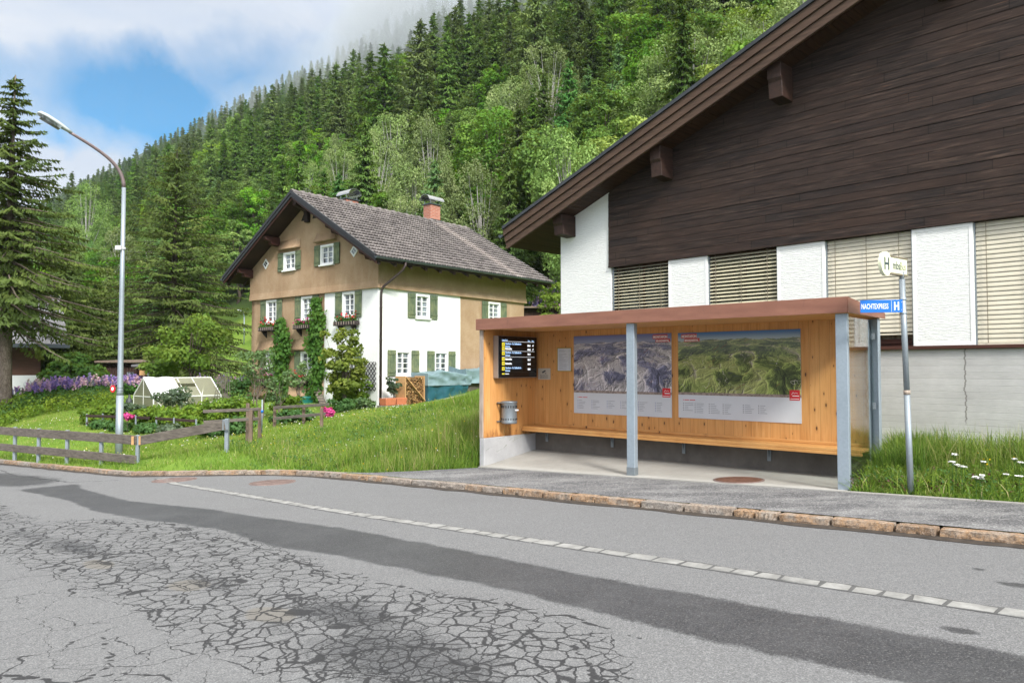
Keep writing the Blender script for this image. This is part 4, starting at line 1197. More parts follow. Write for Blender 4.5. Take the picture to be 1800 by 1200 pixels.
for i, (z, n, a, b, tm, mi_) in enumerate(rows):
    bar(scr, .10, .175, z - .045, z + .022, M['glow_yellow'], 'line_number')
    text(scr, str(('85','82')[i in (1,3,4)]), .04, M['ink'], (.115, Y0 - .002, z - .028), RX, 'line_number_text')
    text(scr, a, .052, M['glow_blue'] if n == 2 else M['glow_white'], (.195, Y0, z - .012 if n == 2 else z - .03), RX, 'screen_text', sx=.82, bold=.0012)
    if b: text(scr, b, .052, M['glow_blue'], (.195, Y0, z - .066), RX, 'screen_text', sx=.82, bold=.0012)
    text(scr, tm, .052, M['glow_white'], (.85, Y0, z - .04), RX, 'screen_text', sx=.8, bold=.0015)
    if mi_: text(scr, mi_, .052, M['glow_white'], (1.0, Y0, z - .04), RX, 'screen_text', bold=.0015)
    zz = z - (.082 if n == 2 else .058)
    bar(scr, .10, 1.06, zz, zz + .004, M['glow_white'] if i in (1, 2) else M['glow_grey'])
bar(scr, .10, .175, .068, .092, M['glow_yellow'], 'line_number'); 
text(scr, 'Bielerhöhe', .03, M['glow_white'], (.195, Y0, .07), RX, 'screen_text', sx=.82)

# ------------------------------------------------------------------ litter bin on the side wall
lb = at_shelter('litter_bin', .107, .545, .475, 'round dented galvanised litter bin hung on the timber side wall of the bus shelter', 'litter bin', rz=math.pi/2)
mb = MB(); R0 = .155
prof = [(.10, .0), (R0-.012, .0), (R0, .018), (R0-.006, .04), (R0-.008, .38), (R0, .395), (R0+.006, .41), (R0+.004, .425), (R0-.02, .42), (R0-.025, .06), (.0, .05)]
mb.lathe(prof, (0, -.175, 0), 40); 
for k in range(20):
    a = 2 * math.pi * k / 20
    for z0, z1 in ((.30, .345), (.07, .105)):
        c, s_ = math.cos(a), math.sin(a)
        x, y = (R0 - .004) * c, -.175 + (R0 - .004) * s_
        mb.beam((x, y, z0), (x, y, z1), .014, .012, up=(c, s_, 0), mi=1)
mb.build('drum', [M['galv_dark'], M['black_gap']], lb)
mb = MB(); mb.box(-.17, .17, -.03, -.004, .385, .405); mb.box(-.17, .17, -.03, -.004, .03, .05); mb.box(-.19, -.165, -.19, -.03, .395, .41)
mb.build('bracket', M['galv_dark'], lb)
mb = MB(); mb.box(.0, .09, -.175 - R0 - .006, -.175 - R0 + .02, .245, .272); mb.build('sticker', M['white_gloss'], lb)

# ------------------------------------------------------------------ things on the back wall (local x along the wall, -y towards the street)
def on_back(name, s, z, label, cat, group=None): return at_shelter(name, s, 1.519, z, label, cat, group)
cn = on_back('camera_notice', .20, 1.305, 'small cream video surveillance notice with camera symbol beside the departures screen', 'sign')
mb = MB(); mb.box(0, .32, -.012, -.002, 0, .225); mb.build('board', M['paper_warm'], cn, bevel=.002)
mb = MB(); mb.prism([(.10,-.0135,.15),(.19,-.0135,.19),(.205,-.0135,.165),(.125,-.0135,.125)], (0,.0015,0)); mb.box(.18,.215,-.0135,-.012,.115,.128); mb.lathe([(.022,-.001),(.0,-.001)], (.12,-.0135,.14), 10)
mb.build('camera_symbol', M['ink'], cn)
text(cn, 'Dieser Bereich ist', .032, M['ink'], (.16, -.0125, .07), RX, 'lettering', 'CENTER', .9)
text(cn, 'videoüberwacht', .036, M['ink'], (.16, -.0125, .03), RX, 'lettering', 'CENTER', .9)
tt = on_back('timetable', .69, 1.465, 'A4 timetable sheet in a narrow yellow frame between the screen and the map posters', 'timetable')
mb = MB(); w_, h_ = .36, .475
mb.box(0, w_, -.014, -.002, 0, .018); mb.box(0, w_, -.014, -.002, h_-.018, h_); mb.box(0, .018, -.014, -.002, .0185, h_-.0185); mb.box(w_-.018, w_, -.014, -.002, .0185, h_-.0185)
mb.build('frame', M['gold'], tt, bevel=.002)
mb = MB(); mb.box(.0185, w_-.0185, -.009, -.002, .0185, h_-.0185); sheet = mb.build('sheet', M['paper'], tt)
mb = MB(); rr = random.Random(3)
for k in range(26):
    z = h_ - .055 - k * .0152
    if k in (3, 4): continue
    x1 = .05 + rr.uniform(.08, .25)
    mb.box(.05, x1, -.0098, -.009, z, z + (.004 if k != 13 else .006))
    mb.box(.29, .315, -.0098, -.009, z, z + .004)
mb.build('printed_line', M['ink_grey'], sheet)

def panorama(par, w, h, z0, pal, seed):
    """printed bird's eye panorama: invented ridges and valleys under a strip of sky, one colour per grid point of the sheet"""
    nx, nz = 520, 260
    u = np.linspace(0, w, nx)[None, :] * np.ones((nz, 1)); v = np.linspace(0, 1, nz)[:, None] * np.ones((1, nx))
    dep = 1 / (1.12 - v)**.8                                   # far ranges are drawn smaller
    X, Y = (u - w / 2) * (.75 + .28 * dep) * 2.3 + 7.3, 3.0 * dep
    def height(X, Y):
        wx = (fbm(X * .8, Y * .8, 3, 4) - .5) * 1.5; wy = (fbm(X * .8 + 9, Y * .8, 4, 4) - .5) * 1.5
        t_, a = 0.0, 1.0
        for o in range(6):
            f = 1.05 * 2.05**o; n_ = vnoise((X + wx) * f + o * 5.1, (Y + wy) * f * .8 + o * 3.7, 11 + o); t_ = t_ + a * (1 - np.abs(2 * n_ - 1))**1.3 * (.75 if o else 1); a *= .56
        return t_
    e = .012; H_ = height(X, Y); gx = (height(X + e, Y) - H_) / e; gy = (height(X, Y + e) - H_) / e
    sh_ = np.clip(.5 + .14 * (-gx * .85 + gy * .45), 0, 1)**1.15
    hn = (H_ - H_.min()) / (H_.max() - H_.min())
    val, mead, high, rock, sk0, sk1 = [np.array(c) for c in pal]
    m1 = sstep(.25, .48, hn)[..., None]; m2 = sstep(.50, .70, hn + .12 * (v - .4))[..., None]; m3 = sstep(.70, .86, hn + .25 * (v - .55))[..., None]
    c = val * (1 - m1) + mead * m1; c = c * (1 - m2) + high * m2; c = c * (1 - m3) + rock * m3
    wood = (sstep(.52, .60, fbm(X * 2.2, Y * 2.2, 21, 5)) * sstep(.62, .40, hn))[..., None]; c = c * (1 - wood) + val * .62 * wood
    c = c * (.28 + 1.35 * sh_)[..., None]
    haze_ = sstep(.45, .9, v)[..., None] * .26; c = c * (1 - haze_) + (sk0 * .9) * haze_
    path = np.abs(fbm(X * 1.1, Y * 1.1, 33, 4) - .5) < .0035; c[path] = c[path] * .3 + np.array([.55,.5,.42]) * .7
    for q in range(46):                                        # small place-name strokes and lift lines
        a = np.random.default_rng(seed * 100 + q); i, j = int(a.uniform(.06, .84) * nz), int(a.uniform(.03, .93) * nx); l = int(a.uniform(8, 26))
        if q % 3: c[i:i + 2, j:j + l] = np.array([.05, .05, .07])
        else:
            for k in range(l): c[min(nz - 1, i + int(k * a.uniform(.6, .8))), min(nx - 1, j + k)] = np.array([.30, .03, .03])
    crest = .865 + .05 * (fbm(u * 5, u * 0, 8, 5) - .45) + .02 * (fbm(u * 26, u * 0, 9, 3) - .5)
    sky_ = sstep(0, .008, v - crest)[..., None]; k = sstep(.86, 1, v)[..., None]; c = c * (1 - sky_) + (sk0 * (1 - k) + sk1 * k) * sky_
    V = np.stack([u, np.full_like(u, -.0115), z0 + v * h], -1).reshape(-1, 3); i = np.arange(nx * nz).reshape(nz, nx)
    F = np.stack([i[:-1, :-1], i[:-1, 1:], i[1:, 1:], i[1:, :-1]], -1).reshape(-1, 4)
    o = np_obj('map_picture', V, F, M['map_print'], par, attrs=dict(tint=np.clip(c, .004, .9).reshape(-1, 3)))
    mb = MB(); mb.box(0, w, -.0105, -.002, z0, z0 + h); mb.build('map_board', M['paper'], par)
    return o
PAL_S = [(.10,.135,.035), (.24,.30,.075), (.33,.36,.12), (.34,.31,.22), (.36,.46,.52), (.06,.17,.40)]
PAL_W = [(.20,.20,.31), (.42,.39,.42), (.50,.46,.46), (.56,.54,.54), (.27,.31,.45), (.15,.17,.37)]
def map_poster(s, w, h, zb, mapmat, title_at, logo_x, label, cols, seed):
    t = on_back('map_poster', s, zb, label, 'poster', 'map posters in the bus shelter')
    lh = .395
    mb = MB(); mb.box(0, w, -.011, -.002, 0, lh); lg = mb.build('legend_sheet', M['paper'], t)
    mb = MB(); mb.box(0, w, -.011, -.002, lh + .0005, lh + .045); mb.build('photo_strip', M['edge_photo'], t)
    panorama(t, w, h - lh - .0455, lh + .0455, mapmat, seed)
    # title plates
    x, z = title_at
    tp = MB(); q = lambda x0, z0, ww, hh, sk: tp.prism([(x0,-.0135,z0),(x0+ww,-.0135,z0+sk),(x0+ww,-.0135,z0+hh+sk),(x0,-.0135,z0+hh)], (0,.0022,0))
    q(x, z, .30, .075, .004); q(x + .06, z - .062, .29, .06, .004)
    o = tp.build('title_plate', M['red_soft'], t)
    text(o, 'MONTAFON', .062, M['white_gloss'], (x + .012, -.0138, z + .014), RX, 'title', sx=.80, bold=.002)
    text(o, 'BRANDNERTAL', .046, M['white_gloss'], (x + .072, -.0138, z - .05), RX, 'title', sx=.80, bold=.0015)
    # red logo square
    lm = MB(); lm.box(logo_x, logo_x + .16, -.014, -.0115, lh - .04, lh + .12); lo = lm.build('logo_plate', M['red'], t)
    lz = lh - .04
    l2 = MB()
    for a, b in [((.03,.085),(.055,.125)),((.055,.125),(.075,.105)),((.075,.105),(.10,.118)),((.10,.118),(.13,.105))]:
        l2.beam((logo_x+a[0], -.0145, lz+a[1]), (logo_x+b[0], -.0145, lz+b[1]), .005, .001, up=(0,1,0))
    l2.box(logo_x+.045, logo_x+.148, -.015, -.014, lz+.062, lz+.075); l2.box(logo_x+.012, logo_x+.148, -.015, -.014, lz+.018, lz+.026)
    l2.build('logo_mark', M['white_gloss'], lo)
    rr = random.Random(seed); k1, k2 = MB(), MB()
    mb = MB(); mb.box(.09, .10, -.0118, -.011, lh-.096, lh-.078); mb.box(.115, .20, -.0118, -.011, lh-.093, lh-.081); mb.box(.215, .32, -.0118, -.011, lh-.093, lh-.081)
    mb.build('legend_heading', M['red'], lg)
    for cx, n in cols:
        for i in range(n):
            z = lh - .15 - i * .030
            k2.box(cx, cx + .012, -.0118, -.011, z, z + .013)
            k1.box(cx + .03, cx + .03 + rr.uniform(.06, .17), -.0118, -.011, z + .002, z + .010)
    k1.build('legend_text', M['ink_grey'], lg); k2.build('legend_symbol', M['ink_blue'] if seed == 1 else M['ink'], lg)
    return t
map_poster(1.108, 2.132, 1.483, .668, PAL_W, (1.76, 1.385), 1.95, 'winter panorama map in pale grey and lilac, the map poster behind the middle steel post', [(.09,6),(.42,6),(.77,5),(1.07,5),(1.45,6),(1.80,6)], 1)
map_poster(3.372, 2.115, 1.462, .682, PAL_S, (.06, 1.365), 1.935, 'green summer panorama map poster with blue sky strip near the glass end of the shelter', [(.09,5),(.31,6),(.57,6),(.82,6),(1.17,5),(1.43,5)], 2)

# ------------------------------------------------------------------ bus stop sign
bx, by = (1597 - 900) / FPX * 9.0, 9.0
bz = float(G(bx, by))
tx, ty, tz = P(1585.5, 489, 9.0)
bp = empty('bus_stop_sign', (bx, by, bz), 0, 'slightly leaning grey pole with oval H bus stop sign standing in the grass verge', 'bus stop sign')
top = Vector((tx - bx, 0, tz - bz))
mb = MB(); mb.tube([(0,0,-.15), top * .47], .036, 20); mb.tube([top * .46, top * .995], .034, 20); mb.build('pole', M['pole_grey'], bp)
mb = MB(); mb.tube([top * .455, top * .475], .0385, 20); mb.build('pole_joint', M['grey_timber'], bp)
mb = MB(); mb.tube([top * .99, top * 1.03], .026, 14); mb.build('sign_bracket', M['galv_dark'], bp)
al = R(37); dx = Vector((math.cos(al), math.sin(al), 0)); nn = Vector((math.sin(al), -math.cos(al), 0))
def sign_pt(a, z): return top + dx * a + Vector((0, 0, z))
mat_s = Matrix((( dx.x, -nn.x, 0, top.x), (dx.y, -nn.y, 0, top.y), (0, 0, 1, top.z), (0, 0, 0, 1)))
mb = MB(); mb.box(-.36, .105, -.016, .016, .045, .235); sbo = mb.build('sign_board', [M['cream_sign']], bp, bevel=.004, matrix=mat_s)
mb = MB(); mb.box(-.33, .112, -.022, .022, .236, .252); mb.box(-.33, .112, -.022, .022, .026, .044); mb.build('sign_trim', M['sign_side'], sbo)
mb = MB(); pts = [(-.42 + .13 * math.cos(a) * 1.0, -.02, .145 + .145 * math.sin(a)) for a in np.linspace(0, 2 * math.pi, 33)[:-1]]
mb.prism(pts, (0, .04, 0)); disc = mb.build('sign_disc', M['cream_sign'], sbo)
mb = MB(); mb.box(-.480,-.452,-.0225,-.0195,.07,.22); mb.box(-.388,-.36,-.0225,-.0195,.07,.22); mb.box(-.4515,-.3885,-.0225,-.0195,.132,.158); mb.build('stop_letter', M['sign_dark'], disc)
text(sbo, 'mbs', .14, M['sign_dark'], (-.265, -.0175, .095), RX, 'lettering', sx=.80, bold=.001)
text(sbo, 'Bus', .14, M['sign_olive'], (-.085, -.0175, .095), RX, 'lettering', sx=.76, bold=-.001)
ne = empty('night_bus_sign', (bx, by, bz), 0, 'blue NACHTEXPRESS plate with a white H strapped to the leaning pole', 'sign')
hh = P(1548, 538, 9.0)[2] - bz
k = hh / top.z; c = top * k
b_ = R(-11); ex = Vector((math.cos(b_), math.sin(b_), 0))
mat_n = Matrix(((math.cos(b_), -math.sin(b_), 0, c.x), (math.sin(b_), math.cos(b_), 0, c.y), (0, 0, 1, c.z), (0, 0, 0, 1)))
mb = MB(); mb.box(-.505, -.02, -.044, -.039, -.078, .078); pl = mb.build('plate', M['blue_sign'], ne, matrix=mat_n, bevel=.002)
text(pl, 'NACHTEXPRESS', .092, M['white_gloss'], (-.494, -.0445, -.032), RX, 'lettering', sx=.47, bold=.001)
mb = MB(); mb.box(-.148, -.145, -.0455, -.044, -.07, .07); mb.build('divider', M['white_gloss'], pl)
mb = MB(); mb.box(-.118,-.102,-.0465,-.044,-.052,.052); mb.box(-.076,-.06,-.0465,-.044,-.052,.052); mb.box(-.1015,-.0765,-.0465,-.044,-.009,.009); mb.build('stop_letter', M['white_gloss'], pl)
mb = MB(); mb.box(-.034,-.028,-.0465,-.044,.045,.051); mb.box(-.034,-.028,-.0465,-.044,-.05,-.044); mb.build('screw', M['white_gloss'], pl)
mb = MB()
for z in (-.095, .075): mb.tube([c + Vector((0,0,z)), c + Vector((0,0,z + .022))], .039, 20)
mb.build('clamp', M['galv'], ne)
# ------------------------------------------------------------------ dark timber building (local x along the gable, y into the house)
bd = empty('timber_building', FB.w(0, 0, 0), FB.a, 'large dark timber clad gabled building with white render panels behind the bus shelter', 'building')
XL, XR, XA = -8.99, 15.0, 3.0            # left corner, right corner, ridge
SLB = .36
def soff(x): return 5.25 + SLB * ((x if x < XA else 2 * XA - x) + 8.49)
DEEP = 14.0
# wall body (windows stay open)
mb = MB()
ZS, ZL = 1.905, 3.87
wins = [(-7.37, -5.815), (-4.855, -3.34), (-2.42, -.955), (-.06, 1.42), (2.37, 3.85), (4.8, 6.28)]
# concrete base
bz_ = MB(); bz_.box(XL + .01, XR, .03, .30, -1.2, 1.845); bz_.build('concrete_base', M['board_concrete'], bd)
# render piers
edges = [XL] + [q for w in wins for q in w] + [XR]
pm = []
for i in range(0, len(edges), 2):
    a, b = edges[i], edges[i + 1]
    if i == 0:
        mb = MB(); mb.prism([(XL,-.0,ZS-.02),(-7.40,-.0,ZS-.02),(-7.40,-.0,3.93),(-7.455,0,3.93),(-7.455,-.0,soff(-7.455)+.1),(XL,-.0,soff(XL)+.1)], (0,.24,0))
        mb.build('corner_pier', M['scratch_white'], bd)
    else:
        mb = MB(); mb.box(a, b, .0, .24, ZS - .002, ZL - .02)
        mb.build('render_panel', M['scratch_white'], bd)
        fr = MB(); w = .055
        fr.box(a, a + w, -.006, .0, ZS, ZL - .02); fr.box(b - w, b, -.006, .0, ZS, ZL - .02)
        fr.box(a + w, b - w, -.006, .0, ZS, ZS + w); fr.box(a + w, b - w, -.006, .0, ZL - .02 - w, ZL - .02)
        fr.build('smooth_border', M['smooth_white'], bd)
mb = MB(); mb.box(XL, XL + .24, .241, DEEP, 1.85, soff(XL) + .3); mb.box(XL, XL + .24, .301, DEEP, -1.2, 1.849); mb.box(XR - .24, XR, .301, DEEP, -1.2, soff(XR) + .3)
mb.prism([(XL,DEEP,-1.2),(XR,DEEP,-1.2),(XR,DEEP,soff(XR)+.2),(XA,DEEP,soff(XA)+.2),(XL,DEEP,soff(XL)+.2)], (0,.2,0))
mb.build('wall', M['scratch_white'], bd)
mb = MB(); mb.box(XL + .02, XR - .3, 1.6, 1.7, -.5, 4.0); mb.box(XL + .02, XR - .3, .3, 1.6, 3.95, 4.0); mb.build('inner_wall', M['black_gap'], bd)
mb = MB(); mb.box(-7.4, XR, -.03, .10, 1.846, 1.902); mb.build('sill_rail', M['redbrown'], bd, bevel=.006)
# windows
def venetian(a, b, z0, z1, tilt, mat, par, y=.075):
    n = int((z1 - z0) / .0735); t = MB(); ca, sa_ = math.cos(tilt), math.sin(tilt)
    for k in range(n):
        z = z1 - .04 - k * .0735
        hw = .040
        pr = [(-hw, -.0), (-hw * .4, .006), (hw * .4, .006), (hw, .0)]
        vs = []
        for x in (a + .02, b - .02):
            for (u, w) in pr:
                vs.append((x, y + u * ca - w * sa_, z + u * sa_ + w * ca))
        t.add(vs, [(0,1,5,4),(1,2,6,5),(2,3,7,6)], 0, True)
    o = t.build('blind', mat, par)
    t = MB()
    for x in (a + .17, (a + b) / 2 - .02, b - .22):
        t.box(x - .005, x + .005, y - .046, y - .040, z0, z1); t.box(x - .004, x + .004, y + .040, y + .046, z0, z1)
    t.build('blind_cord', M['sign_side'], o)
    t = MB(); t.box(a + .02, b - .02, y - .03, y + .03, z0 - .03, z0); t.build('bottom_rail', mat, o)
    return o
for i, (a, b) in enumerate(wins):
    f = MB(); y0, y1 = .16, .22
    zb = 1.904
    f.box(a + .001, a + .07, y0, y1, zb, ZL); f.box(b - .07, b - .001, y0, y1, zb, ZL); f.box(a + .07, b - .07, y0, y1, zb, zb + .13); f.box(a + .07, b - .07, y0, y1, ZL - .08, ZL)
    f.box(a + .07, b - .07, y0 - .03, y0, zb + .05, zb + .085)
    if i < 2: f.box((a+b)/2 - .03, (a+b)/2 + .03, y0 + .002, y1, zb + .131, ZL - .081)
    fo = f.build('window_frame', M['redbrown'], bd, bevel=.004)
    g = MB(); g.box(a + .071, b - .071, .185, .195, zb + .131, ZL - .081); g.build('pane', M['dark_pane'], fo)
    if i < 2: venetian(a, b, 1.95, ZL - .02, R(26 if i == 0 else 38), M['blind_back'], fo)
    else: venetian(a, b, 2.13 if i == 2 else 1.93, ZL - .02, R(74), M['blind'], fo)
    for q0 in (a, b - .022):
        j = MB(); j.box(q0, q0 + .022, .03, .15, zb, ZL - .03); j.build('blind_rail', M['galv_dark'], fo)
# horizontal cladding, one strip per board, cut along the roof slope
cl = MB(); BH = .152; z = 3.885; rr = random.Random(5)
CX0 = -7.45
while z < soff(XA) + .05:
    z1 = z + BH - .0035
    def lim(zz): # x range inside the gable at height zz
        xl = (zz - 5.25) / SLB - 8.49 - .12
        return max(CX0, xl), min(XR - .0, 2 * XA - xl)
    a0, b0 = lim(z); a1, b1 = lim(z1)
    if b1 - a1 < .2: break
    y = -.035 + rr.uniform(-.003, .003); tip = y + .005
    cl.add([(a0,y,z),(b0,y,z),(b1,tip,z1),(a1,tip,z1),(a0,.02,z),(b0,.02,z),(b1,.02,z1),(a1,.02,z1)],
           [(0,1,2,3),(3,2,6,7),(4,5,1,0),(0,3,7,4),(1,5,6,2)])
    z += BH
cl.build('cladding', M['clad'], bd)
mb = MB(); mb.prism([(CX0+.01,.021,3.86),(XR-.01,.021,3.86),(XR-.01,.021,soff(XR)),(XA,.021,soff(XA)+.1),(CX0+.01,.021,soff(CX0))], (0,.05,0)); mb.build('cladding_backing', M['black_gap'], bd)
mb = MB(); mb.box(CX0 + .0, XR, -.05, .15, 3.858, 3.884); mb.build('drip_board', M['clad'], bd)
# roof slab with soffit boards, stepped bargeboard and sheet edge
OV = .66; EX = 1.33
def roofline(dz): return [(XL - EX, soff(XL - EX) + dz), (XA, soff(XA) + dz), (XR + EX, soff(XR + EX) + dz)]
def slab(mb_, y0, y1, z0, z1, cut0=0.0):
    lo, hi = roofline(z0), roofline(z1)
    pl = [(lo[0][0] + cut0, y0, lo[0][1]), (lo[1][0], y0, lo[1][1]), (lo[2][0] - cut0, y0, lo[2][1]), (hi[2][0], y0, hi[2][1]), (hi[1][0], y0, hi[1][1]), (hi[0][0], y0, hi[0][1])]
    b = len(mb_.v)
    L = [pl[0], pl[1], pl[4], pl[5]]; R_ = [pl[1], pl[2], pl[3], pl[4]]
    mb_.prism(L, (0, y1 - y0, 0)); mb_.prism(R_, (0, y1 - y0, 0))
mb = MB(); slab(mb, -OV + .16, DEEP + .6, .04, .40); rf = mb.build('roof', M['soffit'], bd)
sb_ = MB(); x = XL - EX + .1; rr = random.Random(2)
while x < XR + EX - .1:                                  # tongued soffit boards running into the depth
    x1 = min(x + .118, XA if x < XA else 99)
    if x1 - x > .02:
        e = rr.uniform(0, .004)
        sb_.add([(x,-OV+.16,soff(x)-.0-e),(x1,-OV+.16,soff(x1)-.0-e),(x1,DEEP,soff(x1)-.0-e),(x,DEEP,soff(x)-.0-e),(x,-OV+.16,soff(x)+.039),(x1,-OV+.16,soff(x1)+.039),(x1,DEEP,soff(x1)+.039),(x,DEEP,soff(x)+.039)],
                [(3,2,1,0),(0,1,5,4),(1,2,6,5),(3,0,4,7)])
    x = x1 + .008
sb_.build('soffit_boards', M['soffit'], rf)
mb = MB()
slab(mb, -OV - .00, -OV + .05, -.035, .13, .1); slab(mb, -OV - .035, -OV + .05, .132, .29, .04); slab(mb, -OV - .07, -OV + .05, .292, .46)
slab(mb, -OV + .051, -OV + .158, .03, .38)
slab(mb, -OV - .012, -OV - .0005, -.03, .0, .1); 
mb.build('bargeboard', M['barge'], rf, bevel=.006)
mb = MB(); slab(mb, -OV - .11, DEEP + .7, .462, .54); mb.build('roof_sheet', M['sheet_dark'], rf)
# purlin heads
for xr in (-8.49, -5.66, -2.97, -.2, 2.6, 5.4, 8.2):
    w = .27 if xr > -6 else .30
    zt = soff(xr - w / 2) + .02; hgt = .50 if xr < -8 else .66
    mb = MB()
    mb.prism([(xr-w,-.50,zt),(xr-w,.0,zt),(xr-w,.0,zt-hgt),(xr-w,-.44,zt-hgt+.02),(xr-w,-.46,zt-hgt*.52),(xr-w,-.50,zt-hgt*.42)], (w,0,0))
    mb.build('purlin', M['purlin'], bd, bevel=.008)
# gutter and pipe at the left eave
gx = XL - EX - .07; gz = soff(XL - EX) + .33
mb = MB(); pr = [(gx + .075 * math.cos(a), gz + .075 * math.sin(a)) for a in np.linspace(math.pi, 2 * math.pi, 9)]
for i in range(8):
    (x0, z0), (x1, z1) = pr[i], pr[i+1]
    mb.add([(x0,-OV-.1,z0),(x0,DEEP,z0),(x1,DEEP,z1),(x1,-OV-.1,z1)], [(0,1,2,3)], 0, True)
mb.add([(p[0],-OV-.1,p[1]) for p in pr], [tuple(range(9))])
gu = mb.build('gutter', M['gutter'], rf)
mb = MB(); mb.tube([(gx,2.2,gz-.05),(gx+.02,2.2,gz-.35),(gx+.12,2.2,gz-.52),(gx+.35,2.2,gz-.62),(XL-.1,2.2,gz-.72),(XL-.07,2.2,gz-.9),(XL-.07,2.2,-.5)], .055, 12)
mb.build('downpipe', M['gutter'], bd)

# ------------------------------------------------------------------ brown and white house (local x along the eaves side, y along the gable)
W, L = 9.24, 9.27
ZBAND, ZEAVE, ZRIDGE = 4.735, 5.796, 9.08
OS = .974; YR = W / 2
SLH = (ZRIDGE - ZEAVE) / (YR + OS)
ho = empty('farmhouse', FH.w(0, 0, 0), FH.a, 'tan and white two storey alpine house with green shutters and tiled gable roof', 'house')
def rz(y): return ZRIDGE - SLH * abs(y - YR)
GW = [(7.1, 7.98, 3.6, 4.66), (4.35, 5.2, 3.62, 4.66), (1.42, 2.26, 3.62, 4.66), (7.14, 7.98, 1.19, 2.23), (4.33, 5.2, 1.19, 2.25), (1.40, 2.24, 1.19, 2.22), (5.55, 6.5, 5.92, 6.73), (2.78, 3.72, 5.92, 6.78)]
SW = [(1.97, 2.80, 3.62, 4.62), (6.57, 7.45, 3.66, 4.61), (.90, 1.74, 1.22, 2.24), (3.09, 3.92, 1.22, 2.24)]
def wall_with_holes(a0, a1, z0, ztop, holes, place, thick, mb, splits=()):
    """cuts a wall strip into panels round the openings. place(a, z, d) -> xyz. ztop: function of a"""
    xs = sorted(set([a0, a1, *splits] + [h[0] for h in holes if a0 < h[0] < a1] + [h[1] for h in holes if a0 < h[1] < a1]))
    for p, q in zip(xs[:-1], xs[1:]):
        m = (p + q) / 2
        hs = sorted([(h[2], h[3]) for h in holes if h[0] <= m <= h[1]])
        z = z0; segs = []
        for b, t in hs:
            if t <= z0: continue
            if b > z: segs.append((z, b, b))
            z = max(z, t)
        segs.append((z, ztop(p), ztop(q)))
        for zb, t0, t1 in segs:
            if min(t0, t1) - zb < 1e-3 and max(t0, t1) - zb < 1e-3: continue
            v = [place(p, zb, 0), place(q, zb, 0), place(q, zb, thick), place(p, zb, thick), place(p, t0, 0), place(q, t1, 0), place(q, t1, thick), place(p, t0, thick)]
            mb.hexa(v)
gab = lambda a, z, d: (d, a, z)
eav = lambda a, z, d: (a, d, z)
TH = .28
# lower tan wall (gable left part), upper tan wall projecting a little over the lower storeys
mb = MB(); wall_with_holes(3.5, W, .15, lambda a: ZBAND + .05, [(a, b, c, d) for a, b, c, d in GW if a > 3.5 and d < 5], gab, TH, mb)
wall_with_holes(4.70, L, .15, lambda a: ZBAND + .05, [h for h in SW if h[0] > 4.7], eav, TH, mb)
mb.box(0, L, W - TH, W, .15, ZBAND); mb.box(L - TH, L, TH, W - TH, .15, ZBAND)
mb.build('tan_wall', M['stucco'], ho)
mb = MB(); wall_with_holes(.0, 3.5, -.4, lambda a: ZBAND + .05, [h for h in GW if h[1] < 3.5 and h[3] < 5], lambda a, z, d: (d - .012, a - .012 if a == 0 else a, z), TH, mb)
wall_with_holes(TH - .02, 4.70, -.4, lambda a: ZBAND + .05, [h for h in SW if h[0] < 4.7], lambda a, z, d: (a, d - .012, z), TH, mb)
mb.build('white_wall', M['house_white'], ho)
mb = MB(); mb.box(.02, TH, 3.51, W - .01, -.5, .149); mb.box(4.71, L - .01, .02, TH, -.5, .149); mb.build('foundation', M['smooth_white'], ho)
PU = .07
mb = MB(); up = [(h[0], h[1], h[2], h[3]) for h in GW if h[2] > 5]
wall_with_holes(-PU, W + PU, ZBAND, lambda a: rz(a) - .12, up, lambda a, z, d: (d - PU, a, z), TH, mb, splits=(YR,))
wall_with_holes(TH - PU, L + PU, ZBAND, lambda a: rz(-PU) - .12, [], lambda a, z, d: (a, d - PU, z), TH, mb)
mb.box(TH - PU, L + PU, W - TH + PU, W + PU, ZBAND, rz(W + PU) - .12)
mb.prism([(L-TH+PU, TH-PU+.01, ZBAND+.002),(L-TH+PU, W-TH+PU-.01, ZBAND+.002),(L-TH+PU, W-TH+PU-.01, rz(W)-.12),(L-TH+PU,YR,rz(YR)-.12),(L-TH+PU,TH-PU+.01,rz(0)-.12)], (TH,0,0))
# flared drip edge under the band
mb.hexa([(-PU-.05,-PU-.05,ZBAND-.03),(-PU-.05,W+PU,ZBAND-.03),(-PU+.1,W+PU,ZBAND-.03),(-PU+.1,-PU-.05,ZBAND-.03),(-PU-.05,-PU-.05,ZBAND+.0),(-PU-.05,W+PU,ZBAND+.0),(-PU-.002,W+PU,ZBAND+.28),(-PU-.002,-PU-.002,ZBAND+.28)])
mb.hexa([(-PU+.101,-PU-.05,ZBAND-.03),(L+PU+.03,-PU-.05,ZBAND-.03),(L+PU+.03,-PU+.1,ZBAND-.03),(-PU+.101,-PU+.1,ZBAND-.03),(-PU+.101,-PU-.05,ZBAND),(L+PU+.03,-PU-.05,ZBAND),(L+PU,-PU-.002,ZBAND+.28),(-PU+.101,-PU-.002,ZBAND+.28)])
mb.build('upper_wall', M['stucco'], ho)
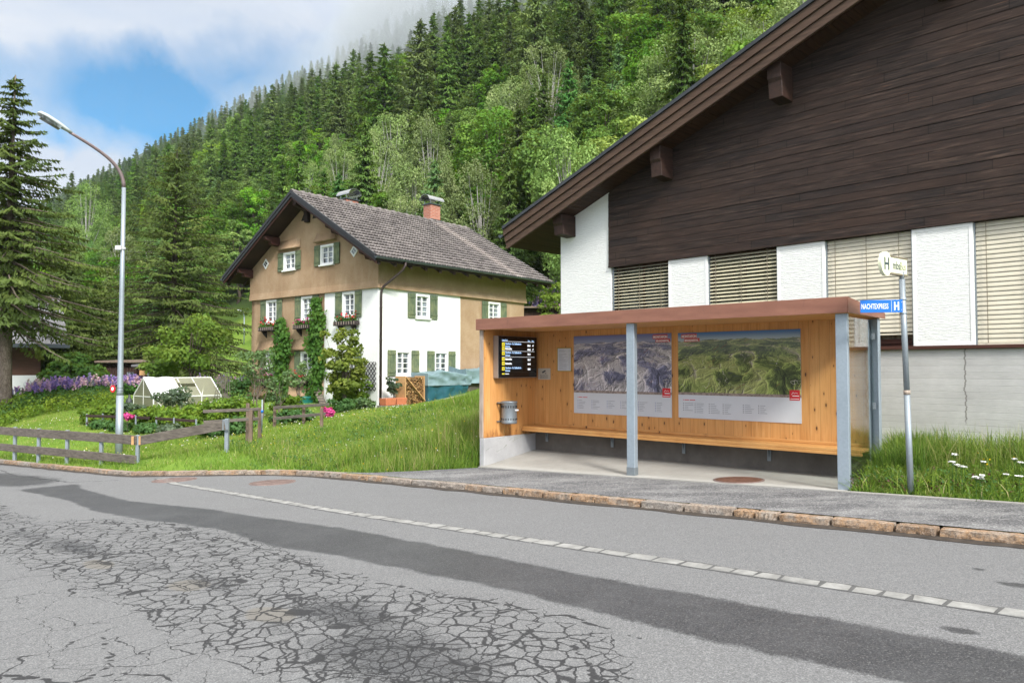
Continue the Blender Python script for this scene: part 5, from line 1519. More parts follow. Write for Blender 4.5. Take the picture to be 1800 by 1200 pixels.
# flared skirt and hoods on the tan gable
def flare(y0, y1, z0, z1, out):
    mb = MB(); n = 7; vs = []
    for i in range(n + 1):
        q = i / n; o = out * (1 - q)**2.0
        vs += [(-.003 - o, y0, z0 + (z1 - z0) * q), (-.003 - o, y1, z0 + (z1 - z0) * q)]
    fs = [(2*i+1, 2*i, 2*i+2, 2*i+3) for i in range(n)]
    b = len(vs); vs += [(.0, y0, z0), (.0, y1, z0)]; fs.append((0, 1, b+1, b))
    fs += [tuple([2*i for i in range(n+1)] + [b])[::-1], tuple([2*i+1 for i in range(n+1)] + [b+1])]
    return mb.add(vs, fs, 0, True)
flare(3.52, W + .02, .16, 1.05, .26).build('flared_skirt', M['stucco'], ho)
for y0, y1 in ((6.6, 8.55), (3.85, 5.75)): flare(y0, y1, 2.30, 2.85, .2).build('window_hood', M['stucco'], ho)
for y0, y1, z0 in ((5.2, 6.85, 6.86), (2.6, 4.05, 6.92)): 
    mb = flare(y0, y1, z0, z0 + .45, .2); mb.v = [(v[0] - PU, v[1], v[2]) for v in mb.v]; mb.build('window_hood', M['stucco'], ho)
# inner dark box so that windows have depth
mb = MB(); mb.box(TH + .3, L - TH - .05, TH + .3, W - TH - .05, -.2, 8.0 - 1.4); mb.build('dark_interior', M['black_gap'], ho)

def window(par, place, a0, a1, z0, z1, sh_l=True, sh_r=True, sh_w=.43, cols=2, rows=4, casing=.085, sill=True):
    """white casement with glazing bars and two shutters laid open against the wall; place(a, z, d): d>0 into the wall"""
    def bx(mb, p, q, zb, zt, d0, d1): mb.hexa([place(p,zb,d0),place(q,zb,d0),place(q,zb,d1),place(p,zb,d1),place(p,zt,d0),place(q,zt,d0),place(q,zt,d1),place(p,zt,d1)])
    mb = MB(); c = casing
    bx(mb, a0, a0+c, z0, z1, -.03, .12); bx(mb, a1-c, a1, z0, z1, -.03, .12); bx(mb, a0+c, a1-c, z0, z0+c*.8, -.03, .12); bx(mb, a0+c, a1-c, z1-c, z1, -.03, .12)
    w = a1 - a0 - 2*c; m = (a0 + a1) / 2; zb, zt = z0 + c*.8, z1 - c
    bx(mb, m-.03, m+.03, zb, zt, .03, .075)
    for x in (a0+c, a1-c-.03): bx(mb, x, x+.03, zb, zt, .035, .075)
    for k in range(1, rows):
        z = zb + (zt - zb) * k / rows
        bx(mb, a0+c+.03, m-.03, z-.014, z+.014, .04, .072); bx(mb, m+.03, a1-c-.03, z-.014, z+.014, .04, .072)
    bx(mb, a0+c+.03, m-.03, zb, zb+.03, .04, .072); bx(mb, m+.03, a1-c-.03, zb, zb+.03, .04, .072); bx(mb, a0+c+.03, m-.03, zt-.03, zt, .04, .072); bx(mb, m+.03, a1-c-.03, zt-.03, zt, .04, .072)
    if sill: bx(mb, a0-.03, a1+.03, z0-.055, z0-.001, -.10, .10)
    f = mb.build('window', M['white_paint'], par)
    mb = MB(); bx(mb, a0+c, a1-c, zb, zt, .078, .086); mb.build('pane', M['pane'], f)
    for flag, p, q in ((sh_l, a0 - sh_w - .01, a0 - .01), (sh_r, a1 + .01, a1 + .01 + sh_w)):
        if not flag: continue
        mb = MB(); n = 3; bwid = (q - p) / n
        for k in range(n): bx(mb, p + k*bwid + .003, p + (k+1)*bwid - .003, z0 - .02, z1 + .01, -.055, -.028)
        for z in (z0 + .12, z1 - .17): bx(mb, p + .01, q - .01, z, z + .06, -.078, -.056)
        mb.build('shutter', M['shutter'], par)
    return f
gwall = lambda off: (lambda a, z, d: (d + off, a, z))
swall = lambda a, z, d: (a, d - .012, z)
for (a, b, c, d) in GW:
    att = c > 5; wh = b < 3.5 and not att
    window(ho, gwall(-PU if att else (-.012 if wh else 0)), a, b, c, d, sh_w=.40 if att else .43, rows=3 if att else 4)
for (a, b, c, d) in SW:
    window(ho, (lambda a_, z, dd: (a_, dd, z)) if a > 4.7 else swall, a, b, c, d)
# diamond vents
for y, z in ((7.95, 6.36), (1.45, 6.31)):
    h = .25; x = -PU - .03
    mb = MB(); pts = [(y-h, z), (y, z-h), (y+h, z), (y, z+h)]; ins = [(y-h*.62, z), (y, z-h*.62), (y+h*.62, z), (y, z+h*.62)]
    for k in range(4):
        k2 = (k+1) % 4
        mb.hexa([(x,*pts[k]),(x,*pts[k2]),(x,*ins[k2]),(x,*ins[k]),(x+.04,*pts[k]),(x+.04,*pts[k2]),(x+.04,*ins[k2]),(x+.04,*ins[k])])
    f = mb.build('vent_frame', M['white_paint'], ho)
    mb = MB(); mb.prism([(x+.012,*p) for p in ins], (.02,0,0)); mb.build('vent_pane', M['pane'], f)
    mb = MB(); mb.beam((x+.006, (pts[0][0]+pts[1][0])/2*1.0+.05, (pts[0][1]+pts[1][1])/2+.05), (x+.006, (pts[2][0]+pts[3][0])/2-.05, (pts[2][1]+pts[3][1])/2-.05), .02, .008, up=(1,0,0)); mb.build('vent_bar', M['white_paint'], f)
# roof deck and tiles
X0, X1 = -.967, L + .99
ES = W + OS
rd_ = MB()
for sgn, ye in ((-1, -OS), (1, ES)):
    rd_.prism([(X0+.03,ye,ZEAVE-.10),(X0+.03,YR,ZRIDGE-.10),(X0+.03,YR,ZRIDGE-.22),(X0+.03,ye,ZEAVE-.2)], (X1-X0-.06,0,0))
roofo = rd_.build('roof', M['roof_dark'], ho)
def tiles(ye, name):
    ncol, nrow = 38, 19; per = 6
    ln = math.hypot(YR - ye, ZRIDGE - ZEAVE); dirn = np.array([0, (YR - ye) / ln, (ZRIDGE - ZEAVE) / ln]); up = np.array([0, -dirn[2] * np.sign(YR - ye), abs(dirn[1])])
    V = []; 
    us = np.linspace(X0 + .02, X1 - .02, ncol * per + 1)
    rows = []
    for r in range(nrow):
        rows += [((r - .2) / nrow, .062, r), ((r - .2) / nrow, .105, r), ((r + .4) / nrow, .06, r), ((r + .99) / nrow, .0, r)]
    for q, hgt, r in rows:
        ph = (us - us[0]) / (us[-1] - us[0]) * ncol + .5 * (r % 2)
        fr = ph - np.floor(ph)
        wave = .05 * np.abs(np.sin(np.pi * fr))**.5 - .085 * np.exp(-((fr - .5) / .13)**2)
        jit = .008 * (vnoise(np.floor(ph), r + 0 * ph, 4) - .5)
        b = np.array([0, ye, ZEAVE - .04])
        p = b + dirn * (q * ln)
        V.append(np.stack([us, p[1] + up[1] * (hgt + wave + jit), p[2] + up[2] * (hgt + wave + jit)], 1))
    V = np.concatenate(V); nc = len(us); nr = len(rows)
    i = np.arange(nr * nc).reshape(nr, nc)
    F = np.stack([i[:-1, :-1], i[:-1, 1:], i[1:, 1:], i[1:, :-1]], -1).reshape(-1, 4)
    if ye > YR: F = F[:, ::-1]
    return np_obj(name, V, F, M['tile'], roofo)
tiles(-OS, 'tile_field'); tiles(ES, 'tile_field')
mb = MB(); n = 26
for k in range(n):
    x = X0 + .02 + (X1 - X0 - .04) * k / n; x2 = x + (X1 - X0) / n + .03
    mb.tube([(x, YR, ZRIDGE - .0), (x + .02, YR, ZRIDGE + .012), (x2, YR, ZRIDGE - .012)], [.13, .135, .115], 10)
    if k % 2: mb.box(x + .1, x + .2, YR - .05, YR + .05, ZRIDGE + .1, ZRIDGE + .16)
mb.build('ridge_tiles', M['tile'], roofo)
# verge boards (front and back), black metal edge and red-brown board below
for xv, o in ((X0, -1), (X1, 1)):
    for nm, m, dz0, dz1, d0, d1 in (('verge_edge', 'verge', -.06, .075, -.05, .03), ('verge_board', 'verge', -.20, -.062, -.02, .03), ('verge_fascia', 'red_timber', -.31, -.202, .03, .06)):
        mb = MB()
        for ye in (-OS, ES):
            pl = [(ye, ZEAVE + dz0), (YR, ZRIDGE + dz0), (YR, ZRIDGE + dz1), (ye, ZEAVE + dz1)]
            a, b = (xv + d0, xv + d1) if o < 0 else (xv - d1, xv - d0)
            mb.prism([(a, *p) for p in pl], (b - a, 0, 0))
        mb.build(nm, M[m], roofo, bevel=.005)
# rafter tails under the eaves
for k in range(14):
    x = X0 + .25 + (X1 - X0 - .5) * k / 13
    for ye, s_ in ((-OS, 1), (ES, -1)):
        mb = MB()
        mb.prism([(x-.06, ye+.06*s_, ZEAVE-.201),(x-.06, ye+.9*s_, ZEAVE-.201+.84*SLH),(x-.06, ye+.9*s_, ZEAVE-.33+.84*SLH),(x-.06, ye+.06*s_, ZEAVE-.32)], (.12,0,0))
        mb.build('rafter_tail', M['roof_dark'], roofo)
pass
# decorated purlin ends under the front verge
for y, z in ((W - .08, None), (6.95, None), (2.3, None), (.1, None)):
    zz = rz(y) - .24
    mb = MB(); x0 = X0 + .12
    mb.prism([(x0,y-.13,zz),(-PU,y-.13,zz),(-PU,y-.13,zz-.40),(x0+.35,y-.13,zz-.36),(x0+.3,y-.13,zz-.22),(x0+.05,y-.13,zz-.18)], (0,.26,0))
    mb.build('purlin_end', M['red_timber'], ho, bevel=.01)
mb = MB(); zz = rz(YR) - .24
mb.prism([(X0+.15,YR-.12,zz),(-PU,YR-.12,zz),(-PU,YR-.12,zz-.95),(-PU-.16,YR-.12,zz-.95),(-PU-.2,YR-.12,zz-.5),(X0+.15,YR-.12,zz-.3)], (0,.24,0)); mb.build('ridge_bracket', M['roof_dark'], ho, bevel=.01)
for sgn in (-1, 1):
    mb = MB(); y = YR + sgn * .42; mb.prism([(-PU-.012, y-.14, zz-.82),(-PU-.012, y+.14, zz-.82),(-PU-.012, y - sgn*.06, zz-.52)], (.01,0,0)); mb.build('gable_vent', M['black_gap'], ho)
# gutter and downpipe on the eaves side
def half_pipe(mb, x0, x1, yc, zc, r):
    pr = [(yc + r * math.cos(a), zc + r * math.sin(a)) for a in np.linspace(math.pi, 2 * math.pi, 9)]
    for i in range(8):
        (y0, z0), (y1, z1) = pr[i], pr[i+1]
        mb.add([(x0,y0,z0),(x1,y0,z0),(x1,y1,z1),(x0,y1,z1)], [(0,3,2,1)], 0, True)
        mb.add([(x0,y0*.97+yc*.03,z0*.97+zc*.03),(x1,y0*.97+yc*.03,z0*.97+zc*.03),(x1,y1*.97+yc*.03,z1*.97+zc*.03),(x0,y1*.97+yc*.03,z1*.97+zc*.03)], [(0,1,2,3)], 0, True)
    for x in (x0, x1): mb.add([(x,*p) for p in pr], [tuple(range(9))])
mb = MB(); half_pipe(mb, X0 - .05, X1 + .05, -OS - .07, ZEAVE - .03, .085); half_pipe(mb, X0 - .05, X1 + .05, ES + .07, ZEAVE - .03, .085)
gt = mb.build('gutter', M['gutter'], roofo)
mb = MB(); xg = .5
mb.tube([(xg,-OS-.07,ZEAVE-.1),(xg-.02,-OS-.07,ZEAVE-.25),(xg-.08,-OS+.0,ZEAVE-.42),(.10,-.20,ZBAND+.02),(.055,-.13,ZBAND-.12),(.055,-.11,ZBAND-.3),(.055,-.11,-.3)], .05, 12)
for z in (3.9, 2.6, 1.2): mb.tube([(.055,-.11,z),(.055,-.11,z+.04)], .06, 12)
mb.build('downpipe', M['downpipe'], ho)
# chimneys
def chimney(x0, x1, y0, y1, zt, zb, turn=False):
    mb = MB(); mb.box(x0, x1, y0, y1, zb, zt); c = mb.build('chimney', M['brick'], roofo, bevel=.01)
    mb = MB(); mb.box(x0-.06, x1+.06, y0-.06, y1+.06, zt, zt+.05); mb.build('chimney_plate', M['gutter'], c); mb = MB(); mb.box(x0-.06, x1+.06, y0-.07, y1+.07, zb, rz(y0)+.15); mb.build('flashing', M['gutter'], c)
    mb = MB()
    for x in (x0+.05, x1-.05):
        for y in (y0+.05, y1-.05): mb.box(x-.015, x+.015, y-.015, y+.015, zt+.05, zt+.24)
    r = (y1 - y0) / 2 + .10; yc = (y0 + y1) / 2; n = 12; e = .2
    pr = [(yc + r * math.cos(a), zt + .17 + r * .86 * math.sin(a)) for a in np.linspace(R(8), R(172), n)]
    for i in range(n - 1):
        (ya, za), (yb, zb_) = pr[i], pr[i+1]
        if turn:
            xc = (x0 + x1) / 2; a_, b2 = xc + ya - yc, xc + yb - yc; u0, u1 = y0 - e, y1 + e
            mb.hexa([(a_,u1,za),(a_,u0,za),(b2,u0,zb_),(b2,u1,zb_),(a_,u1,za+.015),(a_,u0,za+.015),(b2,u0,zb_+.015),(b2,u1,zb_+.015)]); continue
        mb.hexa([(x0-e,ya,za),(x1+e,ya,za),(x1+e,yb,zb_),(x0-e,yb,zb_),(x0-e,ya,za+.015),(x1+e,ya,za+.015),(x1+e,yb,zb_+.015),(x0-e,yb,zb_+.015)])
    mb.build('chimney_cap', M['cap_metal'], c)
chimney(7.33, 8.03, 4.62, 5.17, 10.0, 8.35)
chimney(2.25, 2.95, 5.0, 5.55, 9.42, 8.3, True)

# window boxes hang on the wall: things of their own
def flower_box(y0, y1, z, label, bloom, off=0.0):
    o = empty('flower_box', FH.w(off - .05, (y0 + y1) / 2, z), FH.a, label, 'flower box', 'flower boxes under the gable windows')
    h = (y1 - y0) / 2
    mb = MB(); mb.box(-.24, -.215, -h, h, 0, .15); mb.box(-.02, .0, -h, h, 0, .15); mb.box(-.24, 0, -h, h, -.025, 0); mb.box(-.215, -.02, -h, -h+.02, 0, .15); mb.box(-.215, -.02, h-.02, h, 0, .15)
    mb.build('trough', M['flower_box'], o)
    mb = MB()
    for y in np.linspace(-h + .05, h - .05, 9): mb.box(-.252, -.2405, y - .012, y + .012, .01, .14)
    mb.build('slats', M['grey_timber'], o)
    for y in (-h * .6, h * .6):
        mb = MB(); mb.prism([(.045,y-.03,-.026),(-.22,y-.03,-.026),(-.2,y-.03,-.09),(.045,y-.03,-.34)], (0,.06,0)); mb.build('bracket', M['flower_box'], o)
    r_ = np.random.default_rng(int(y0 * 100)); n = 260
    c = np.stack([r_.uniform(-.24, .0, n), r_.uniform(-h * .95, h * .95, n), .12 + r_.gamma(2, .055, n)], 1)
    V, F = leaf_quads(c, rand_dirs(r_, n, .3), .09, .07, r_); np_obj('foliage', V, F, M['ivy'], o)
    n = 26; c = np.stack([r_.uniform(-.26, -.05, n), r_.uniform(-h * .9, h * .9, n), .22 + r_.gamma(2, .06, n)], 1)
    V, F = leaf_quads(np.repeat(c, 3, 0), rand_dirs(r_, n * 3, .3), .085, .08, r_); np_obj('blossoms', V, F, M[bloom], o)
    return o
# ------------------------------------------------------------------ flower boxes on the farmhouse
flower_box(6.82, 8.22, 3.25, 'dark window box with red blooms under the outermost upper gable window', 'flower_red')
flower_box(4.10, 5.44, 3.25, 'dark window box with pink blooms between the two climbing vines', 'pink')
flower_box(1.09, 2.51, 3.29, 'dark window box with red blooms on the white part of the gable', 'flower_red', -.012)
flower_box(4.42, 5.40, .86, 'lower window box above the flared skirt behind the leaning ladder', 'flower_red')
flower_box(6.9, 8.2, .86, 'lower window box half hidden behind the rose bushes', 'pink')

# ------------------------------------------------------------------ street lamp
lx, ly = -9.9, 18.5; lz = float(G(lx, ly)) - .05
lp = empty('street_lamp', (lx, ly, lz), 0, 'tall galvanised street lamp with curved arm behind the plank fence', 'street lamp')
zt = P(213, 330, 18.5)[2] - lz
dd = Vector((-FS.n[0], -FS.n[1], 0))
mb = MB(); mb.tube([(0,0,-.3),(0,0,1.6)], [.088,.085], 20); mb.tube([(0,0,1.6),(0,0,1.7),(0,0,zt*.62),(0,0,zt)], [.085,.07,.058,.048], 20); po = mb.build('pole', M['pole_grey'], lp)
arc = []
end = Vector((0,0,P(110,232,17.55)[2] - lz)) + dd * 1.27
c0 = Vector((0,0,zt)); c1 = Vector((0,0,zt + .62)); c2 = end - (dd * .62 + Vector((0,0,.27)))
for q in np.linspace(0, 1, 16):
    q = float(q); arc.append(c0*(1-q)**3 + c1*3*q*(1-q)**2 + c2*3*q*q*(1-q) + end*q**3)
mb = MB(); mb.tube(arc, [.047 - .012 * i / 15 for i in range(16)], 14); mb.build('arm', simple('bronze_grey_arm', (.20,.155,.15), .5, .1, metal=.4), lp)
hd = (end - arc[-2]).normalized(); hx = hd.cross(Vector((0,0,1))).normalized(); hu = hx.cross(hd)
def hp(a, b, c): return end + hd * a + hx * b + hu * c
mb = MB(); secs = [(-.05,.05,.055,.05),(.10,.07,.075,.055),(.30,.115,.095,.06),(.55,.14,.10,.06),(.70,.12,.075,.05),(.74,.07,.03,.03)]
n = 12; vs = []
for a, wd, up_, dn in secs:
    for k in range(n):
        an = 2*math.pi*k/n; cx, cz = math.cos(an)*wd, math.sin(an)
        vs.append(hp(a, cx, cz * (up_ if cz > 0 else dn * .35)))
fs = [(i*n+k, i*n+(k+1)%n, (i+1)*n+(k+1)%n, (i+1)*n+k) for i in range(len(secs)-1) for k in range(n)] + [tuple(range(n))[::-1], tuple(range((len(secs)-1)*n, len(secs)*n))]
mb.add(vs, fs, 0, True); hdo = mb.build('lamp_head', simple('lamp_head_grey', (.42,.46,.45), .5, .06), lp)
mb = MB(); vs = [hp(a, b, c) for a in (.2, .64) for b, c in ((-.1,-.015),(-.085,-.075),(.085,-.075),(.1,-.015))]
mb.add(vs, [(0,1,5,4),(1,2,6,5),(2,3,7,6),(0,3,2,1),(4,5,6,7)]); mb.build('lamp_glass', M['pane'], hdo)
zz = P(209, 437, 18.5)[2] - lz
mb = MB(); mb.box(-.13, .02, -.13, -.07, zz - .05, zz + .06); mb.tube([(0,0,zz-.03),(0,0,zz+.03)], .075, 18); mb.build('junction_box', M['satellite'], lp, bevel=.005)
rt = empty('pole_marker', (lx, ly, P(205, 683, 18.5)[2]), 0, 'small red and white round tag strapped to the street lamp pole', 'tag')
mb = MB(); mb.prism([(-.14 + .065*math.cos(a), -.09, .09*math.sin(a)) for a in np.linspace(0, 6.283, 17)[:-1]], (0,.02,0)); mb.build('disc', M['red'], rt)
mb = MB(); mb.tube([(0,0,.02),(0,0,.03)], .08, 18); mb.tube([(0,0,-.05),(0,0,-.04)], .08, 18); mb.box(-.12, -.1, -.08, -.0, -.05, .03); mb.build('strap', M['galv_dark'], rt)
mb = MB(); mb.prism([(-.14 + .03*math.cos(a), -.1, .045*math.sin(a)) for a in np.linspace(0, 6.283, 13)[:-1]], (0,.01,0)); mb.build('emblem', M['flower_white'], rt)

# ------------------------------------------------------------------ plank fence along the road
posts = [(-75, 20.2), (-24, 19.6), (25, 19.0), (67, 18.25), (117, 17.5), (177, 16.85), (241, 16.2)]
pf = empty('plank_fence', (0,0,0), 0, 'weathered two plank fence on galvanised posts along the kerb below the street lamp', 'fence')
pts = []
for i, (px, Y) in enumerate(posts):
    x = P(px, 760, Y)[0]; g_ = float(G(x, Y)); top_ = P(px, float(np.interp(px, [-75,0,115,241],[744,750,757,766])), Y)[2]
    pts.append((x, Y, top_))
    mb = MB(); mb.box(x-.035, x+.035, Y+.005, Y+.075, g_-.3, top_ + .02); mb.build('post', M['pole_grey'], pf, bevel=.004)
for i in range(len(pts)-1):
    a, b = Vector(pts[i]), Vector(pts[i+1]); off = Vector((0,-.022,0))
    g1 = (b - a).normalized() * .008
    for dz, hgt in ((-.095, .205), (-.52, .185)):
        mb = MB(); j = random.uniform(-.008, .008)
        mb.beam(a + g1 + off + Vector((0,0,dz + j)), b - g1 + off + Vector((0,0,dz + j * .5)), .035, hgt); mb.build('plank', M['old_wood'], pf, bevel=.006)
a = Vector(pts[-1]) + Vector((.06,-.022,-.10))
b_ = Vector(P(397, 746.5, 15.85))
mb = MB(); mb.beam(a, b_ + Vector((0,-.03,0)), .04, .205); mb.build('plank', M['old_wood'], pf, bevel=.006)
gx_, gy_ = b_.x, 15.88
mb = MB(); mb.box(gx_-.04, gx_+.04, gy_, gy_+.08, float(G(gx_, gy_))-.3, b_.z+.13); mb.build('post', M['pole_grey'], pf, bevel=.004)
mb = MB(); mb.box(gx_-.06, gx_+.075, gy_-.075, gy_-.06, b_.z-.11, b_.z+.12); mb.build('bracket', M['galv_dark'], pf, bevel=.003)
mb = MB(); x, y, z = pts[-1]; mb.box(x-.10, x-.045, y-.05, y-.042, z-.19, z+.0); mb.box(x+.06, x+.115, y-.05, y-.042, z-.19, z); mb.build('fence_cleat', M['raw_timber'], pf)

def wood_fence(name, label, plist, rails, mat_p, mat_r, pw=.09, rh=.10, group=None, rt_=.035):
    """plist: (px, py_top, Y) posts; rails: list of (px0,py0,Y0, px1,py1,Y1)"""
    x0, y0, _ = P(plist[0][0], 700, plist[0][2])
    o = empty(name, (x0, y0, float(G(x0, y0))), 0, label, 'fence', group); inv = Vector(o.location)
    for px, py, Y in plist:
        p = Vector(P(px, py, Y)); mb = MB(); q = p - inv; gz = float(G(p.x, p.y)) - inv.z
        mb.hexa([(q.x-pw/2,q.y-pw/2,gz-.3),(q.x+pw/2,q.y-pw/2,gz-.3),(q.x+pw/2,q.y+pw/2,gz-.3),(q.x-pw/2,q.y+pw/2,gz-.3),(q.x-pw*.42,q.y-pw*.45,q.z),(q.x+pw*.46,q.y-pw*.45,q.z),(q.x+pw*.46,q.y+pw*.4,q.z-.02),(q.x-pw*.42,q.y+pw*.4,q.z-.01)])
        mb.build('post', mat_p, o, bevel=.006)
    for a, b_, c, d, e, f in rails:
        p, q = Vector(P(a, b_, c)) - inv, Vector(P(d, e, f)) - inv
        mb = MB(); mb.beam(p, q, rt_, rh); mb.build('rail', mat_r, o, bevel=.008)
    return o
wood_fence('rail_fence', 'short broken rail fence with a rotten post in front of the vegetable bed', [(441,720,17.2),(436,708,17.9),(457,716,18.3)],
           [(357,723,17.4,456,719,17.4),(358,742,17.5,455,735.5,17.5)], M['rot_wood'], M['old_wood'], .085, .075)
wood_fence('rail_fence', 'crooked two rail fence piece below the leaning ladder by the house', [(483,714,21.5),(534,712,21),(565.5,716,19.6)],
           [(481,716.5,21.3,578,710.5,20.4),(482,735.5,21.3,572,727,20.4)], M['rot_wood'], M['old_wood'], .085, .085)
wood_fence('garden_fence', 'low dark plank fence round the flower bed behind the lamp pole', [(153,727,23.4),(181,726.5,23.3),(239,729.5,22.9)],
           [(151,730.5,23.4,240,733.5,22.9),(151,743.5,23.4,240,748,22.9),(240,733.5,22.9,263,734.8,22.7),(240,748,22.9,345,757,22.2)], M['pole_grey'], M['dark_wood'], .05, .085)
wood_fence('garden_fence', 'separate dark plank piece of garden fence in front of the greenhouse', [(275,732,22.5),(306,733.5,22.3),(345,736,22.1)],
           [(273,735,22.5,346,740,22.1)], M['pole_grey'], M['dark_wood'], .05, .085)
mp = empty('metal_stake', P(460.5, 738, 17.9), 0, 'thin galvanised stake with a blue knob beside the rail fence', 'stake')
mb = MB(); mb.tube([(0,0,-.3),(0,0,.5)], .016, 8); mb.build('rod', M['pole_grey'], mp)
mb = MB(); mb.tube([(0,0,.18),(0,0,.24)], .03, 10); mb.build('knob', M['blue_sign'], mp)

# ------------------------------------------------------------------ greenhouse
gs, gt0 = -21.9, 2.15; gw, gl = 1.92, 2.75
gxyz = FS.w(gs, gt0, 0); gz = -.30
gh = empty('greenhouse', (gxyz[0], gxyz[1], gz), FS.a, 'small translucent greenhouse half covered with white fleece in the garden', 'greenhouse')
he, hr = .68, 1.42
mb = MB(); m = .02
for x, y in ((0,0),(gw,0),(0,gl),(gw,gl)): mb.box(x-m, x+m, y-m, y+m, 0, he)
for x in (0, gw): mb.beam((x,0,he),(x,gl,he),.04,.04); mb.beam((x,0,.02),(x,gl,.02),.04,.04)
for y in (0, gl): mb.beam((0,y,he),(gw,y,he),.035,.035); mb.beam((0,y,he),(gw/2,y,hr),.04,.04); mb.beam((gw,y,he),(gw/2,y,hr),.04,.04); mb.beam((gw/2,y,.0),(gw/2,y,hr),.03,.03)
mb.beam((gw/2,0,hr),(gw/2,gl,hr),.05,.04)
for y in (gl/3*1.42, gl*.70): mb.beam((gw,y,0),(gw,y,he),.03,.03); mb.beam((gw,y,he),(gw/2,y,hr),.03,.03); mb.beam((0,y,he),(gw/2,y,hr),.03,.03)
mb.beam((gw,0.03,he-.06),(gw,.5,.1),.022,.022); mb.beam((gw,gl-.03,he-.04),(gw,gl-.3,.3),.022,.022); mb.beam((gw,gl*.7,he),(gw/2+.1,gl*.9,hr-.1),.022,.022)
mb.build('frame', M['alu'], gh)
mb = MB(); e = .004
mb.box(-.008,.0,.03,gl-.03,.02,he); mb.build('side_panel', M['poly'], gh)
mb = MB(); mb.box(gw-.0,gw+.008,.03,gl-.03,.02,he); mb.build('side_panel', M['poly'], gh)
for y in (0, gl):
    mb = MB(); mb.prism([(.02,y-.004,.02),(gw-.02,y-.004,.02),(gw-.02,y-.004,he),(gw/2,y-.004,hr-.02),(.02,y-.004,he)], (0,.008,0)); mb.build('end_panel', M['poly'], gh)
for x0 in (0, gw):
    mb = MB(); dxx = gw/2 - x0
    if x0: 
        q0, q1, a0, a1 = .22, .60, gl*.44, gl*.69
        for ya, yb, ka, kb2 in ((.02, a0, 0, 1), (a1, gl-.02, 0, 1), (a0, a1, 0, .5), (a0, a1, .72, 1)):
            mb.hexa([(x0+dxx*ka,ya,he+(hr-he)*ka),(x0+dxx*ka,yb,he+(hr-he)*ka),(x0+dxx*kb2,yb,he+(hr-he)*kb2),(x0+dxx*kb2,ya,he+(hr-he)*kb2),(x0+dxx*ka,ya,he+(hr-he)*ka+.008),(x0+dxx*ka,yb,he+(hr-he)*ka+.008),(x0+dxx*kb2,yb,he+(hr-he)*kb2+.008),(x0+dxx*kb2,ya,he+(hr-he)*kb2+.008)])
    else: mb.hexa([(x0,.02,he),(x0,gl-.02,he),(gw/2,gl-.02,hr),(gw/2,.02,hr),(x0,.02,he+.008),(x0,gl-.02,he+.008),(gw/2,gl-.02,hr+.008),(gw/2,.02,hr+.008)])
    mb.build('roof_panel', M['poly'], gh)
mb = MB(); xx = gw/2; zq = lambda k: he + (hr-he)*k
mb.hexa([(gw-.48,a0+.01,zq(.5)+.13),(gw-.48,a1-.01,zq(.5)+.13),(gw-.69,a1-.01,zq(.72)+.02),(gw-.69,a0+.01,zq(.72)+.02),(gw-.48,a0+.01,zq(.5)+.14),(gw-.48,a1-.01,zq(.5)+.14),(gw-.69,a1-.01,zq(.72)+.03),(gw-.69,a0+.01,zq(.72)+.03)])
mb.build('roof_vent', M['poly'], gh)
vs, fs = [], []; nu, nv = 14, 22                                       # fleece hanging over the front half of the roof
rr = random.Random(4)
for i in range(nu + 1):
    k = i / nu * 2.12 - 1.06
    for j in range(nv + 1):
        y = -.03 + (gl * .425 + .03) * j / nv
        x = gw/2 + k * gw/2; z = hr + .02 - abs(k) * (hr - he) + .012 * math.sin(9*y + 4*k) + rr.uniform(-.004, .004) + (.02 if abs(k) > 1 else 0) - max(0, abs(k) - 1) * .5 + .01*math.sin(30*y)*(abs(k) > .85)
        vs.append((x + (.02 if k > 0 else -.02) * (abs(k) > .9), y, z + .012))
fs = [(i*(nv+1)+j, (i+1)*(nv+1)+j, (i+1)*(nv+1)+j+1, i*(nv+1)+j+1) for i in range(nu) for j in range(nv)]
fl = MB().add(vs, fs, 0, True).build('fleece_cover', M['white_sheet'], None); fl.location = gh.location; fl.rotation_euler = gh.rotation_euler
tag(fl, 'bright white fleece sheet draped over the near half of the greenhouse roof', 'cover')
sd = fl.modifiers.new('thick', 'SOLIDIFY'); sd.thickness = .006
# plants and a red pot in the greenhouse
pin = empty('planter_box', FS.w(gs + .25, gt0 + .3, gz), FS.a, 'reddish planting box seen through the greenhouse wall', 'planter')
mb = MB(); mb.box(0.9, 1.5, 0, 1.0, 0, .42); mb.box(.88,1.52,-.02,1.02,.42,.46); mb.build('box', M['terracotta'], pin)

# ------------------------------------------------------------------ house on the far side, shed and huts
def gable_house(name, loc, rz, L, Wd, hb, hw, hr, over, mats, label, cat='house'):
    """local x along the eaves, ridge along x; base of height hb, timber storey to hw, ridge hr"""
    o = empty(name, loc, rz, label, cat)
    mb = MB(); mb.box(0, L, 0, Wd, -1, hb); mb.build('base_wall', mats[0], o)
    mb = MB(); mb.box(.03, L-.03, .03, Wd-.03, hb + .001, hw); mb.prism([(.03,.03,hw),(.03,Wd-.03,hw),(.03,Wd/2,hr-.25)], (L-.06,0,0)); mb.build('timber_wall', mats[1], o)
    mb = MB(); sl = (hr - hw) / (Wd/2)
    for ye, s_ in ((-over, 1), (Wd + over, -1)):
        mb.prism([(-over,ye,hw - over*sl),(-over,Wd/2,hr),(-over,Wd/2,hr+.14),(-over,ye,hw - over*sl+.14)], (L+2*over,0,0))
    rf_ = mb.build('roof', mats[2], o)
    mb = MB(); mb.box(-over-.02, L+over+.02, -over-.1, -over, hw-over*sl-.12, hw-over*sl+.06); mb.build('gutter', mats[3], rf_)
    return o
gy = 36.0; gx0 = (73 - 900) / FPX * gy
